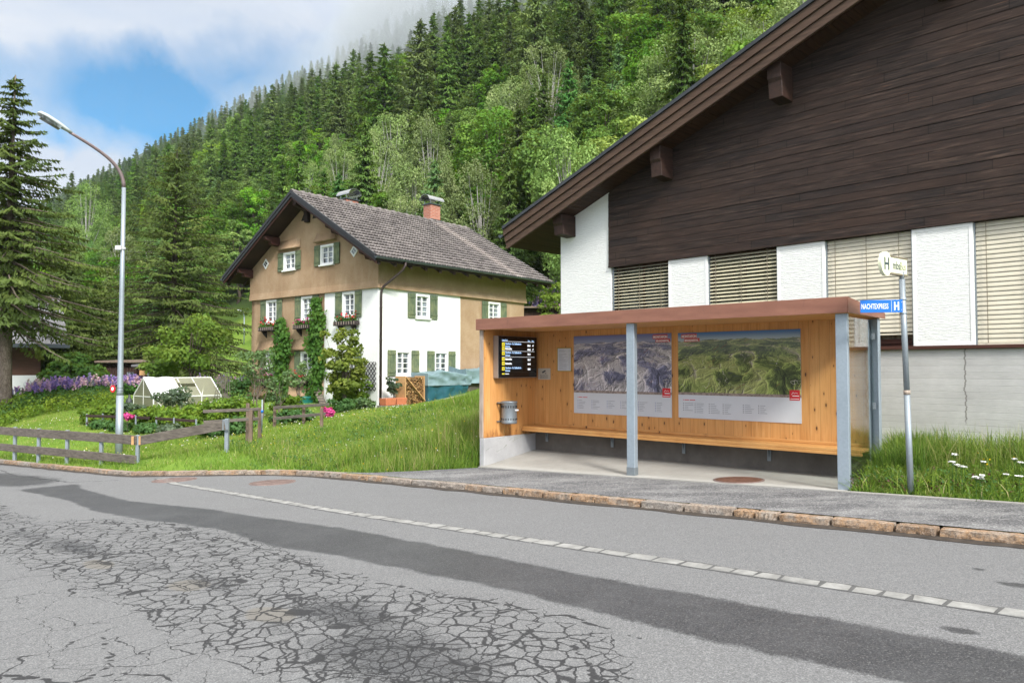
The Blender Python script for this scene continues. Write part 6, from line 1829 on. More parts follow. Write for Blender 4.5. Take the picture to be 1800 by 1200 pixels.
neigh = gable_house('neighbour_house', (gx0, gy, float(G(gx0, gy)) - .1), R(180 - 8), 9, 8, .0 + 1.16 - float(G(gx0, gy)) + .1, 2.5 - float(G(gx0, gy)) + .1, 5.4, .0, (M['smooth_white'], M['chalet_brown'], M['grey_roof'], M['gutter']), 'white based brown house half hidden behind the tall spruce trunk')
neigh.rotation_euler = (0, 0, R(36)); neigh.location = (gx0 - 9 * math.cos(R(36)), gy - 9 * math.sin(R(36)), neigh.location.z)
# make the roof reach out over the corner
for ch in neigh.children:
    if ch.name.startswith('roof'):
        bpy.data.objects.remove(ch.children[0]); bpy.data.objects.remove(ch); break
mb = MB(); hwz = 1.56 + 37 / FPX * 35 - neigh.location.z; sl = .55
mb.prism([(-1,-1.0,hwz),(-1,4,hwz + 5*sl),(-1,4,hwz+5*sl+.14),(-1,-1.0,hwz+.12)], (11.05,0,0)); mb.prism([(-1,9,hwz),(-1,4,hwz+5*sl),(-1,4,hwz+5*sl+.14),(-1,9,hwz+.12)], (11.05,0,0))
nrf = mb.build('roof', M['grey_roof'], neigh)
mb = MB(); mb.box(-1.0, 10.1, -1.12, -1.0, hwz-.08, hwz+.1); mb.build('gutter', M['gutter'], nrf)
mb = MB(); mb.box(-.95, 10.0, -.95, 8.9, hwz-.03+.0, hwz-.005); mb.build('eave_lining', M['roof_dark'], nrf)
dx_, dy_, dz_ = P(49, 676, 35.0)
dish = empty('satellite_dish', (dx_, dy_, dz_), 0, 'grey satellite dish in front of the white base of the neighbour house', 'satellite dish')
mb = MB(); mb.lathe([(.0,.05),(.1,.035),(.2,.0),(.205,.01),(.1,.045),(.0,.06)], n=24); d_ = mb.build('reflector', M['satellite'], dish); d_.rotation_euler = (R(75), 0, R(35)); d_.scale = (.85, 1.15, 1)
mb = MB(); mb.tube([(0,.05,0),(0,.12,-.2),(0,.12,-1.0)], .02, 8); mb.tube([(-.05,-.05,-.2),(-.22,-.35,-.12)], .012, 6); mb.build('arm', M['galv_dark'], dish)
# sheds
def shed(px0, px1, Y, py_roof, dz_wall, label, roofmat, walls=True, depth=2.6):
    x0, x1 = P(px0, 650, Y)[0], P(px1, 650, Y)[0]; zr_ = P(px0, py_roof, Y)[2]; g0 = float(G((x0+x1)/2, Y))
    o = empty('garden_shed', (x0, Y, g0), 0, label, 'shed'); w = x1 - x0; h = zr_ - g0
    mb = MB(); k = int(w / .16)
    mb.box(.02, w-.02, .03, depth, -.8, h-.12)
    for q in range(k): mb.box(.02 + q*w/k*.99, .02 + q*w/k*.99 + w/k*.86, .0 - (q % 3) * .006, .03, -.8, h-.14)
    mb.build('board_wall', M['shed_brown'], o)
    mb = MB(); mb.hexa([(-.3,-.35,h-.1),(w+.3,-.35,h-.1),(w+.3,depth+.2,h-.02),(-.3,depth+.2,h-.02),(-.3,-.35,h),(w+.3,-.35,h),(w+.3,depth+.2,h+.1),(-.3,depth+.2,h+.1)])
    mb.build('roof', roofmat, o)
    mb = MB(); mb.box(w*.6, w*.78, -.03, -.02, h*.45, h*.75); mb.build('window', M['pane'], o)
    return o
shed(181, 252, 41, 634, 0, 'low brown board shed behind the pole with a flat felt roof', M['felt_roof'])
shed(246, 268, 39.5, 641, 0, 'small lean to with pale metal roof at the end of the brown shed', M['grey_roof'], depth=1.2)
s2 = shed(912, 1000, 43, 539, 0, 'dark open shelter with brown roof edge on the slope behind the house', M['felt_roof'], depth=3)

# ------------------------------------------------------------------ firewood, tarpaulins, planters, ladder, barrel, trellis
fw = empty('firewood_stack', FH.w(.62, -.95, .0), FH.a, 'open stack of split firewood with a diagonal batten against the white wall', 'firewood')
fwz = float(G(*FH.w(.62, -.95)[:2])); fw.location.z = fwz
mb = MB(); rr = random.Random(8); z = .05
mb.box(.05, 1.02, .12, .62, .0, 1.10)
for row in range(14):
    x = .05 + rr.uniform(0, .05)
    while x < .98:
        r_ = rr.uniform(.028, .05); zc = .06 + row * .077
        n = rr.choice([3,4,5,6]); a0 = rr.uniform(0, 6); l = rr.uniform(.04, .12)
        mb.prism([(x + r_*math.cos(a0+6.283*k/n), l - .0, zc + r_*math.sin(a0+6.283*k/n)) for k in range(n)], (0,.2,0)); x += r_ * 2.02
mb.build('logs', M['logs'], fw)
mb = MB(); mb.box(.0,.045,.03,.6,-.1,1.15); mb.box(1.03,1.07,.03,.6,-.1,1.15); mb.beam((.02,.02,1.12),(1.05,.02,.15),.03,.09,up=(0,1,0)); mb.build('batten', M['raw_timber'], fw)
def tarp_heap(name, x0, x1, y0, y1, zb, zt, mat, label, seed, sag=.05, ztb=None):
    o = empty(name, FH.w(x0, y0, zb), FH.a, label, 'tarpaulin')
    n, m_ = 40, 22; w, d, h = x1 - x0, y1 - y0, zt - zb; vs = []
    perim = [(-.02, h*2), (0, h)]
    for i in range(n + 1):
        u = i / n
        for j in range(m_ + 1):
            v = j / m_ * 1.9                       # 0..1 front face going up, then over the top
            hh = h * (.93 + .18 * float(fbm(u * 4 + seed, 2.0, seed))) * (1 + (.0 if ztb is None else ztb * u)) * (1 + .06 * math.sin(7 * u + seed)) - sag * math.sin(math.pi * (u * 3 % 1))
            fold = .022 * math.sin(u * 13 + 3 * math.sin(v * 3 + seed) + 5 * u * u) + .16 * (float(fbm(u * 5, v * 3, seed)) - .5)
            e = .5 + .5 * math.tanh((v - 1) * 9)
            y = d * max(0, (v - 1)) / .9 * (1) + (1 - e) * fold
            z = hh * min(v, 1)**.95 + e * fold * .8 + .05 * e * math.sin(u * 9 + v * 4)
            cr = .12 if (i in (0, n)) else 0
            vs.append((w * u, y, z))
    fs = [(i*(m_+1)+j, (i+1)*(m_+1)+j, (i+1)*(m_+1)+j+1, i*(m_+1)+j+1) for i in range(n) for j in range(m_)]
    mb = MB().add(vs, fs, 0, True)
    for i in (0, n):                                # close the ends down to the ground
        ring = [i*(m_+1)+j for j in range(m_+1)]; b = len(mb.v); mb.v += [(w * i / n, d, 0)]
        mb.f.append(ring + [b]); mb.mi.append(0); mb.sm.append(False)
    mb.build('sheet', mat, o); return o
gzf = lambda a: float(G(*FH.w(a, -1.0)[:2]))
tarp_heap('tarpaulin', 1.72, 4.1, -1.05, -.15, gzf(1.9) - .1, 1.02, M['tarp_teal'], 'deep teal tarpaulin hanging down the front of the covered wood pile', 3)
t2 = tarp_heap('tarpaulin', 1.68, 4.25, -1.10, -.1, .80, 1.36, M['tarp'], 'faded grey blue tarpaulin lying over the top of the teal one', 5, .03)
t3 = tarp_heap('tarpaulin', 3.9, 7.2, -1.12, -.1, .86, 1.50, M['tarp'], 'second faded tarpaulin over the wood pile that runs behind the shelter', 9, .05, .1)
wp = empty('wood_pile', FH.w(4.1, -.98, .5), FH.a, 'grey boards and timber stacked under the second faded tarpaulin', 'timber')
mb = MB()
for k in range(6): mb.box(0, 3.0, .02 + .01*(k % 2), .7, .02 + k*.075, .085 + k*.075)
mb.build('boards', M['old_wood'], wp)
rw = empty('retaining_wall', FH.w(.05, -1.55, 0), FH.a, 'low rough stone kerb retaining the terrace below the firewood', 'wall')
mb = MB(); n = 16
for k in range(n):
    a = .15 + 7.4 * k / n; b = .15 + 7.4 * (k + 1) / n; za = float(np.interp(a, [0,.6,6.5,8],[.0,.07,.78,.9])); zb_ = float(np.interp(b, [0,.6,6.5,8],[.0,.07,.78,.9])); j = random.uniform(-.02, .02)
    mb.hexa([(a,0+j,za-.8),(b-.01,0+j,zb_-.8),(b-.01,.22,zb_-.8),(a,.22,za-.8),(a,0+j,za),(b-.01,0+j,zb_),(b-.01,.22,zb_),(a,.22,za)])
mb.build('stone_course', M['stone_wall'], rw, bevel=.02)
pl_ = empty('planter', FH.w(.15, -.75, -.02), FH.a, 'long terracotta trough planter beside the firewood stack', 'planter')
pl_.location.z = P(688, 712, 29)[2] - .03
mb = MB()
for x0 in (-.28, .28): mb.hexa([(x0-.24,-.18,.06),(x0+.24,-.18,.06),(x0+.24,.18,.06),(x0-.24,.18,.06),(x0-.27,-.21,.33),(x0+.27,-.21,.33),(x0+.27,.21,.33),(x0-.27,.21,.33)])
mb.build('trough', M['terracotta'], pl_, bevel=.01)
mb = MB(); mb.box(-.6,.6,-.24,.24,-.1,.055); mb.build('stone_step', M['stone_sill'], pl_)
tree('potted_shrub', broad_geo(71, 1.0, .34, .42, .52, 16, 55, .10, .3, trunk_r=.02, limbs=6), M['bark_dark'], M['olive_shrub'], Vector(pl_.location) + Vector((.02, 0, .28)), 'grey green leafy shrub growing in the terracotta planter', 'shrub', part='foliage', stem='stem')
lad = empty('ladder', FH.w(-.2, 4.1, 0), FH.a, 'weathered wooden hen ladder leaning against the gable between the vines', 'ladder')
a, b_ = Vector(FH.w(-.35, 3.05, .02)), Vector(FH.w(-.12, 4.35, 1.2)); lad.location = a; lad.rotation_euler = (0,0,0); dv = b_ - a
mb = MB(); mb.beam((0,0,0), dv, .26, .03, up=(0,-1,.2)); mb.build('board', M['old_wood'], lad)
mb = MB()
for k in range(11): mb.beam(dv*(k/11+.04) + Vector((-.14,-.03,.0)), dv*(k/11+.04) + Vector((.14,-.03,.0)), .03, .025)
mb.build('rung', M['grey_timber'], lad)
br = empty('water_barrel', FH.w(-.55, 4.1, -.62), FH.a, 'round green plastic water butt under the gable window', 'barrel')
mb = MB(); mb.lathe([(.0,0),(.30,.0),(.33,.05),(.36,.35),(.37,.62),(.35,.85),(.37,.87),(.37,.92),(.33,.93),(.0,.94)], n=28); mb.build('drum', M['green_plastic'], br)
mb = MB(); mb.lathe([(.375,.55),(.385,.57),(.375,.59)], n=28); mb.build('hoop', M['green_plastic'], br)
tr_ = empty('trellis', FH.w(-.06, .05, .62), FH.a, 'black diamond lattice trellis on the white corner of the gable', 'trellis')
mb = MB(); w, h = .98, 1.15
def clipseg(x0, z0, x1, z1):
    t0, t1 = 0.0, 1.0
    for p, q in ((-(x1-x0), x0), (x1-x0, w-x0), (-(z1-z0), z0), (z1-z0, h-z0)):
        if abs(p) < 1e-9:
            if q < 0: return None
        else:
            k = q / p
            if p < 0: t0 = max(t0, k)
            else: t1 = min(t1, k)
    return None if t0 >= t1 else (x0+(x1-x0)*t0, z0+(z1-z0)*t0, x0+(x1-x0)*t1, z0+(z1-z0)*t1)
for k in np.arange(-1.3, 2.4, .2):
    for s_ in (1, -1):
        c = clipseg(k, 0, k + s_ * h, h)
        if c: mb.beam((-.012 * s_, c[0], c[1]), (-.012 * s_, c[2], c[3]), .022, .02, up=(1,0,0))
mb.build('lattice', M['lattice_black'], tr_)
lt = empty('trellis', P(389, 707, 30.5), 0, 'leaning brown lattice trellis at the end of the greenhouse', 'trellis')
mb = MB()
for k in range(7): mb.beam((-.35+.12*k, 0, .0), (-.05+.12*k*.5, 0, 1.25), .015, .02); mb.beam((.4-.12*k*.5, 0.01, .1), (-.35+.1*k, 0.01, 1.1), .015, .02)
mb.build('lattice', M['old_wood'], lt)
lg = empty('garden_lantern', P(227, 718, 28.5), 0, 'red garden lantern with dark top on the lawn beside the greenhouse', 'lantern')
mb = MB(); mb.lathe([(.0,-.1),(.15,-.1),(.17,.0),(.16,.16),(.10,.2)], n=16); mb.build('body', M['red_plastic'], lg)
mb = MB(); mb.lathe([(.13,.2),(.12,.34),(.05,.42),(.03,.55),(.0,.56)], n=16); mb.build('top', M['dark_plastic'], lg)
bh = empty('bird_house', P(252, 651, 38.8), 0, 'small pale wooden nesting box hanging on the shed', 'nesting box')
mb = MB(); mb.box(-.16,.16,-.1,.1,-.25,.05); mb.build('box', M['raw_timber'], bh); mb = MB(); mb.prism([(-.22,-.14,.05),(.22,-.14,.05),(0,-.14,.2)], (0,.28,0)); mb.build('roof', M['old_wood'], bh)
fx, fy, _ = P(429, 593, 72)
fl_ = empty('street_lamp', (fx, fy, P(429, 596, 72)[2]), 0, 'distant slim street lamp on the hay slope beyond the garden', 'street lamp')
mb = MB(); mb.tube([(0,0,-.5),(0,0,2.2)], .06, 8); mb.tube([(0,0,2.2),(-.1,0,2.6),(-.35,0,2.8),(-.6,0,2.85)], .045, 8); mb.build('pole', M['pole_grey'], fl_)
mb = MB(); mb.box(-.85,-.45,-.1,.1,2.83,2.92); mb.build('lamp_head', M['satellite'], fl_)
# ------------------------------------------------------------------ trees near the houses
def gpos(px, Y): 
    x = P(px, 650, Y)[0]; return (x, Y, float(G(x, Y)))
tree('spruce_tree', spruce_geo(11, 12.9, 4.3, .25, 38, 8, 36, .21, .34, .36, .45, limbs=True, trunk_r=.24, curve=.92), M['bark'], M['spruce_near'], gpos(9, 28), 'tall sparse spruce with thick bare trunk in front of the white based house')
tree('spruce_tree', spruce_geo(12, 16.6, 7.3, .05, 46, 11, 36, .24, .30, .36, .35, limbs=True, curve=.72), M['bark_dark'], M['spruce_near'], gpos(303, 47), 'broad olive green spruce behind the greenhouse, taller than the shed beside it')
tree('spruce_tree', spruce_geo(13, 10.5, 4.6, .03, 32, 10, 26, .24, .34, .38, .35, curve=.7), M['bark_dark'], M['spruce_near'], gpos(112, 43), 'olive spruce filling the gap behind the thick trunked one')
tree('spruce_tree', spruce_geo(14, 8.0, 3.8, .03, 28, 9, 24, .24, .34, .38, .35, curve=.75), M['bark_dark'], M['spruce_near'], gpos(40, 44), 'bushy olive spruce rising behind the white based house')
tree('larch_tree', spruce_geo(15, 9.6, 2.6, .05, 28, 9, 12, .30, .42, .42, .35, curve=.6), M['bark_dark'], M['birch'], gpos(190, 52), 'feathery pale green larch right behind the lamp pole')
tree('spruce_tree', spruce_geo(16, 8.0, 3.8, .03, 28, 10, 24, .24, .34, .38, .35, curve=.65), M['bark_dark'], M['spruce_near'], gpos(165, 45), 'dense low spruce above the brown shed roof')
tree('maple_shrub', broad_geo(21, 2.6, 1.55, 1.35, 1.15, 40, 120, .24, .26, trunk_r=.05, limbs=8, stems=3, hollow=.4), M['bark_dark'], M['maple'], gpos(131, 36), 'round dense maple shrub beside the satellite dish', 'shrub')
tree('maple_tree', broad_geo(22, 3.6, 1.75, 1.5, 2.2, 34, 90, .22, .26, trunk_r=.06, limbs=10, stems=3, hollow=.3, lobes=9), M['bark_dark'], M['maple_lime'], gpos(336, 37.5), 'young lime green maple in front of the broad spruce')
tree('maple_tree', broad_geo(23, 2.7, 1.1, .9, 1.5, 20, 80, .22, .3, trunk_r=.05, limbs=8, hollow=.3, lobes=9), M['bark_dark'], M['maple_lime'], gpos(283, 37.8), 'smaller lime maple sapling between shed and greenhouse')
# planting against the farmhouse
def vine(y0, y1, z0, z1, label, seed, n=1500, shape=None):
    o = empty('climbing_vine', FH.w(-.05, (y0+y1)/2, max(z0, -.1)), FH.a, label, 'climbing plant')
    r = np.random.default_rng(seed); h = z1 - z0; w = (y1 - y0) / 2
    zz = r.uniform(0, h, n); pr = np.interp(zz / h, [0,.15,.35,.55,.8,1], shape or [.35,.55,.8,1,.75,.25])
    yy = r.normal(0, .45, n) * w * pr + .18 * w * np.sin(zz * 3.1 + seed)
    xx = -.03 - np.abs(r.normal(0, .14, n)) * (.4 + pr)
    d = np.stack([-.25 + r.normal(0, .25, n), r.normal(0, .5, n), -1 + r.normal(0, .3, n)], 1); d /= np.linalg.norm(d, axis=1, keepdims=True)
    V, F = leaf_quads(np.stack([xx, yy, zz], 1), d, .17, .15, r, np.tile([-1.0, 0, .45], (n, 1)))
    np_obj('foliage', V, F, M['ivy'], o)
    mb = MB()
    for k in range(4):
        q = r.normal(0, .12) * w * 2; mb.tube([(-.03, q, -.1), (-.05, q*.6, h*.4), (-.04, q*.3 + .1*math.sin(seed + k), h*.85)], [.025,.018,.008], 6)
    mb.build('stem', M['bark_dark'], o)
vine(5.75, 7.05, .0, 3.75, 'leafy climbing vine column between the outer two gable windows', 3, 2300)
vine(3.2, 4.35, -.1, 4.5, 'taller climbing vine at the border of tan and white wall', 6, 2600, [.7,.9,.7,.9,.8,.35])
tree('yew_shrub', broad_geo(31, 2.85, .80, 1.35, 1.5, 60, 70, .15, .27, trunk_r=.05, limbs=16, stems=2, hollow=.25, lobes=10), M['bark'], M['yew'], gpos(604, 27.4), 'upright yellow green yew shrub in front of the white gable', 'shrub')
tree('laurel_shrub', broad_geo(32, 1.5, .75, .7, .65, 24, 75, .20, .3, trunk_r=.03, limbs=5, hollow=.2), M['bark_dark'], M['veg'], (*FH.w(-.9, .75)[:2], float(G(*FH.w(-.9, .75)[:2]))), 'low bright leafy shrub at the foot of the black trellis', 'shrub')
tree('rose_bush', broad_geo(33, 2.8, .8, .85, 1.75, 24, 42, .12, .26, trunk_r=.03, limbs=12, stems=3, hollow=.25, lobes=9), M['bark'], M['rose'], gpos(452, 25.5), 'tall loose rose bush covering the outer edge of the gable', 'shrub')
tree('rose_bush', broad_geo(34, 1.8, .5, .6, 1.0, 18, 38, .11, .28, trunk_r=.025, limbs=10, stems=2, hollow=.25, lobes=9), M['bark'], M['rose'], gpos(490, 25), 'lower rose bush with dark stems beneath the first vine', 'shrub')
tree('rose_bush', broad_geo(35, 2.0, .5, .65, 1.35, 16, 38, .11, .28, trunk_r=.025, limbs=9, stems=2, hollow=.25, lobes=9), M['bark'], M['rose'], gpos(523, 26.5), 'airy rose bush standing free in front of the lower gable windows', 'shrub')
tree('currant_bush', broad_geo(36, .9, .62, .42, .45, 18, 60, .14, .3, trunk_r=.02, limbs=4, hollow=.2), M['bark_dark'], M['veg'], gpos(505, 26), 'fresh green currant bush below the window box', 'shrub')
tree('flower_clump', broad_geo(37, .4, .2, .16, .22, 10, 40, .10, .35, trunk_r=.01, limbs=3, hollow=.2), M['bark_dark'], M['pink'], gpos(577, 24.5), 'magenta flower clump at the foot of the ladder', 'flowers', part='blossoms', stem='stem')
tree('peony', broad_geo(38, .5, .16, .13, .48, 8, 40, .10, .4, trunk_r=.01, limbs=3, hollow=.2), M['bark_dark'], M['pink'], gpos(226, 22.0), 'single pink peony bloom in the fenced flower bed', 'flower', part='blossoms', stem='stem')
# kitchen garden
for i, (px, Y, h, rx, mt, lab) in enumerate([
    (165, 24.0, .5, .45, 'veg', 'yellow green perennial at the outer corner of the fenced bed'), (195, 24.1, .55, .5, 'veg', 'yellow flowering perennial beside the corner one in the fenced bed'),
    (262, 23.7, .5, .55, 'veg', 'lime green perennial behind the pink peony'), (300, 23.3, .45, .55, 'veg', 'lime leafy plant in the middle of the fenced bed'), (332, 22.9, .4, .45, 'veg', 'bright leafy plant at the inner end of the fenced bed'),
    (180, 22.7, .24, .35, 'veg_dark', 'dark leaved plant low in the corner of the bed'), (215, 22.3, .24, .4, 'veg_dark', 'dark leaved plant at the foot of the lamp pole'), (258, 22.2, .24, .4, 'veg_dark', 'dark leaved plant in front of the peony'), (300, 21.9, .22, .4, 'olive_shrub', 'grey green low plant before the lower fence plank'),
    (232, 26.5, .5, .5, 'olive_shrub', 'feathery blue green plant beside the red lantern'), (310, 26.2, 1.15, .75, 'olive_shrub', 'grey green currant bush against the greenhouse side'), (300, 24.2, .5, .8, 'veg', 'row of bright potato plants before the greenhouse'), (335, 24.4, .5, .7, 'veg', 'bright potato plants at the greenhouse corner'),
    (272, 25.0, .35, .6, 'veg', 'low yellow green bed plant under the greenhouse door'), (385, 24.5, .8, .75, 'veg', 'tall bright bush behind the short rail fence'), (420, 24.8, .75, .8, 'veg', 'wide bright bush next to the rose bushes'), (375, 20.5, .45, .5, 'veg_dark', 'dark strawberry bed under the upper rail'), (420, 20.3, .45, .55, 'veg_dark', 'dark bed plants between the rails of the broken fence'),
    (395, 33, .9, 1.0, 'rose', 'rounded garden bush on the lawn right of the greenhouse'), (430, 33, 1.1, .9, 'veg_dark', 'dark rounded bush near the gable corner'), (500, 22.3, .5, .45, 'veg_dark', 'dark border plant behind the crooked fence'), (535, 22.4, .45, .45, 'veg_dark', 'dark border plant in front of the water butt'), (605, 26.6, .5, .5, 'veg_dark', 'low border plant below the yew'), (640, 27.2, .4, .4, 'rose', 'pale low border plant near the house corner')]):
    tree('garden_plant', broad_geo(100 + i, h, rx, h * .5, h * .52, 16, 60, .13, .32, trunk_r=.012, limbs=3, hollow=.15), M['bark_dark'], M[mt], gpos(px, Y), lab, 'plant', 'kitchen garden plants', part='foliage', stem='stem')

# lupins: a dense flowering strip nobody could count
def lupins(name, strips, n, seed):
    r = np.random.default_rng(seed); V, F, T = [], [], []; off = 0
    cols = np.array([(.20,.16,.36),(.27,.20,.48),(.36,.25,.52),(.50,.33,.50),(.62,.42,.48),(.66,.54,.48),(.20,.22,.24),(.30,.27,.44)])
    for (px0, Y0, px1, Y1, dep, hh), cnt in zip(strips, n):
        for k in range(cnt):
            q = r.uniform(); px = px0 + (px1 - px0) * q; Y = Y0 + (Y1 - Y0) * q + r.uniform(-dep, dep)
            x = P(px, 650, Y)[0] + r.normal() * .2; z = float(G(x, Y))
            h = hh * r.uniform(.6, 1.15); fl = .28 * r.uniform(.7, 1.3); cp_ = cols[int(np.clip(r.normal(1.2 + 3.6 * vnoise(px / 16.0, Y / 2.0, 3), 1.5), 0, 7))]
            m = 16; zz = z + h + np.linspace(0, fl, m); a = r.uniform(0, 6.28, m); rad = .055 * (1 - .8 * np.linspace(0, 1, m)); lx_, ly_ = r.normal(0, .1, 2)
            c = np.stack([x + np.cos(a) * rad + lx_ * np.linspace(0, 1, m) * .4, Y + np.sin(a) * rad + ly_ * np.linspace(0, 1, m) * .4, zz], 1)
            d = np.stack([np.cos(a), np.sin(a), np.full(m, .6)], 1); d /= np.linalg.norm(d, axis=1, keepdims=True)
            v, f = leaf_quads(c, d, .11, .08, r); V.append(v); F.append(f + off); off += len(v); T.append(np.tile(cp_ * r.uniform(.8, 1.2), (len(v), 1)))
            m = 7; c = np.stack([x + r.normal(0, .14, m), Y + r.normal(0, .14, m), z + r.uniform(.1, h * .9, m)], 1)
            v, f = leaf_quads(c, rand_dirs(r, m, .2), .22, .12, r); V.append(v); F.append(f + off); off += len(v); T.append(np.tile(np.array([.05,.12,.025]) * r.uniform(.7, 1.6), (len(v), 1)))
    o = np_obj(name, np.concatenate(V), np.concatenate(F), M['petals'], attrs=dict(tint=np.concatenate(T)))
    tag(o, 'band of purple pink and cream lupins in bloom along the garden edge', 'lupins', kind='stuff')
lupins('lupins', [(62,29.8,140,33,1.0,.55),(100,34,245,38,1.4,.7),(30,30,110,32,.7,.45),(330,44,455,50,3,.8),(205,40,250,41,1,.6),(925,47,985,50,3.5,.7)], [170,400,50,520,100,160], 5)

# ------------------------------------------------------------------ grass
def scatter(n, s0, s1, t0, t1, dens, seed):
    r = np.random.default_rng(seed); s = r.uniform(s0, s1, n); t = r.uniform(t0, t1, n)
    k = r.uniform(size=n) < dens(s, t); return s[k], t[k]
def house_mask(s, t):
    x = FS.o[0] + FS.u[0]*s + FS.n[0]*t; y = FS.o[1] + FS.u[1]*s + FS.n[1]*t; a, b = FH.loc(x, y)
    return (a > -.1) & (a < 10.5) & (b > -1.9) & (b < 9.5)
def grassy(s, t): return (t > kerb_t(s) + .17) & ~house_mask(s, t) & ~((s > -.03) & (s < 6.62) & (t > -.1) & (t < 1.68)) & ~((s > -1.75) & (t < np.interp(s, [-1.75,-1.2,-.6,-.1,.05,40], [-1.8,-1.60,-1.02,-.33,-.04,-.03])))
def grass_patch(name, label, n, box, dens, hfun, seed, lean=.35, wid=.007, tone=(.42,.2)):
    s, t = scatter(n, *box, lambda a, b: grassy(a, b) * dens(a, b), seed); r = np.random.default_rng(seed + 1)
    h = hfun(s, t) * r.uniform(.45, 1.15, len(s))
    tn = np.clip(r.normal(tone[0], tone[1], len(s)) + .45 * (fbm(s * .9, t * .9, seed) - .5) + .6 * (fbm(s * 3.6, t * 3.6, seed + 5) - .5), 0, 1)
    V, F, T, tip = blades(name, s, t, h, wid * r.uniform(.6, 1.4, len(s)), tn, ground_st, M['grass'], lean, r)
    o = np_obj(name, V, F, M['grass'], attrs=dict(tone=T, tip=tip)); tag(o, label, 'grass', kind='stuff'); return o
one = lambda s, t: np.ones_like(s)
# tall meadow beside the shelter
mh = lambda s, t: .20 + .42 * sstep(-4.2, -1.2, s) * sstep(-2.0, -.6, t - kerb_t(s) - 1.9) * (.6 + .8 * fbm(s * .7, t * .7, 3))
grass_patch('meadow_grass', 'tall uncut meadow grass on the bank beside the bus shelter', 62000, (-6.5, .0, -2.1, 5.2), lambda s, t: .45 + .55 * fbm(s * 1.3, t * 1.3, 4), mh, 3, .5, .0095, (.48,.30))
sh2 = lambda s, t: mh(s, t) * 1.25 + .12
grass_patch('seeding_grass', 'pale seeding grass stalks standing above the meadow bank', 3800, (-5.0, .0, -1.9, 6.5), lambda s, t: .15 + .85 * sstep(-3.5, -.8, s), sh2, 93, .4, .0055, (.93,.06))
grass_patch('meadow_grass', 'rank dark tufts of long grass against the shelter wall', 7000, (-2.2, -.03, -.6, 3.5), lambda s, t: sstep(.45, .6, fbm(s * 2, t * 2, 15)), lambda s, t: .5 + 0 * s, 95, .55, .011, (.22,.15))
grass_patch('meadow_grass', 'meadow grass on the upper bank towards the firewood terrace', 40000, (-6, 1.5, 4.8, 11), one, lambda s, t: .30 + .25 * fbm(s * .6, t * .6, 8), 13, .4, .011, (.5,.2))
# mown lawn
grass_patch('lawn_grass', 'short mown lawn between plank fence and garden', 90000, (-24, -6, -4.6, 4.5), one, lambda s, t: .06 + .05 * fbm(s, t, 5), 23, .6, .012, (.66,.18))
grass_patch('lawn_grass', 'lawn with small flowers running up to the old farmhouse fence', 60000, (-12, -4, -3.0, 7.5), one, lambda s, t: .10 + .08 * fbm(s, t, 6), 33, .6, .010, (.58,.24))
grass_patch('rough_grass', 'rough grass tufts along the back of the kerb', 16000, (-20, -.4, -5.0, -1.0), lambda s, t: ((t - kerb_t(s)) < .75) * .95, lambda s, t: .13 + .10 * fbm(s * 2, t * 2, 9), 43, .6, .009, (.45,.22))
# verge at the right
grass_patch('verge_grass', 'lush long grass in the verge round the bus stop pole', 66000, (6.6, 11.5, -.06, 2.25), lambda s, t: .5 + .5 * fbm(s * 1.6, t * 1.6, 6), lambda s, t: .08 + .17 * sstep(.05, .9, t) * (.3 + 1.1 * fbm(s * 2.2, t * 2.2, 2)) + .34 * sstep(1.0, 1.9, t) * (.55 + .75 * fbm(s * 1.9, t, 7)), 53, .85, .009, (.45,.30))
grass_patch('verge_grass', 'long thin seeding grass against the concrete wall', 1500, (6.7, 11.5, .9, 2.2), one, lambda s, t: .66 + 0 * s, 63, .4, .0045, (.82,.14))
grass_patch('verge_grass', 'coarse arching grass blades leaning over the pavement edge', 2600, (6.6, 11.5, -.06, 1.4), one, lambda s, t: .20 + .14 * fbm(s * 3, t * 3, 4), 65, 1.0, .012, (.4,.3))
grass_patch('verge_grass', 'rank dark grass between shelter glass and wall', 5200, (6.66, 7.3, .9, 2.25), one, lambda s, t: .30 + .35 * fbm(s * 2.5, t * 2.5, 2), 64, .55, .007, (.25,.16))
# broad verge weeds
def weeds(name, label, n, box, seed, size, mat, hmax):
    s, t = scatter(n, *box, lambda a, b: grassy(a, b) * (fbm(a * 2, b * 2, seed) > .5), seed); r = np.random.default_rng(seed)
    x = FS.o[0] + FS.u[0]*s + FS.n[0]*t; y = FS.o[1] + FS.u[1]*s + FS.n[1]*t; z = ground_st(s, t) + r.uniform(.02, hmax, len(s))
    V, F = leaf_quads(np.stack([x, y, z], 1), rand_dirs(r, len(s), .2), size, size * .5, r, np.tile([0,0,1.0], (len(s), 1)))
    tag(np_obj(name, V, F, mat), label, 'weeds', kind='stuff')
weeds('verge_weeds', 'broad leaved weeds mixed into the verge grass', 3000, (6.6, 11.2, -.04, 1.9), 71, .045, M['veg'], .2)
weeds('verge_weeds', 'dark green herbs growing low among the verge grass', 2600, (6.6, 11.2, -.04, 1.6), 78, .045, M['veg_dark'], .2)
weeds('verge_weeds', 'reddish dock and dark dead stems low in the verge', 1600, (6.6, 11.2, -.04, 1.8), 75, .05, M['redbrown'], .16)
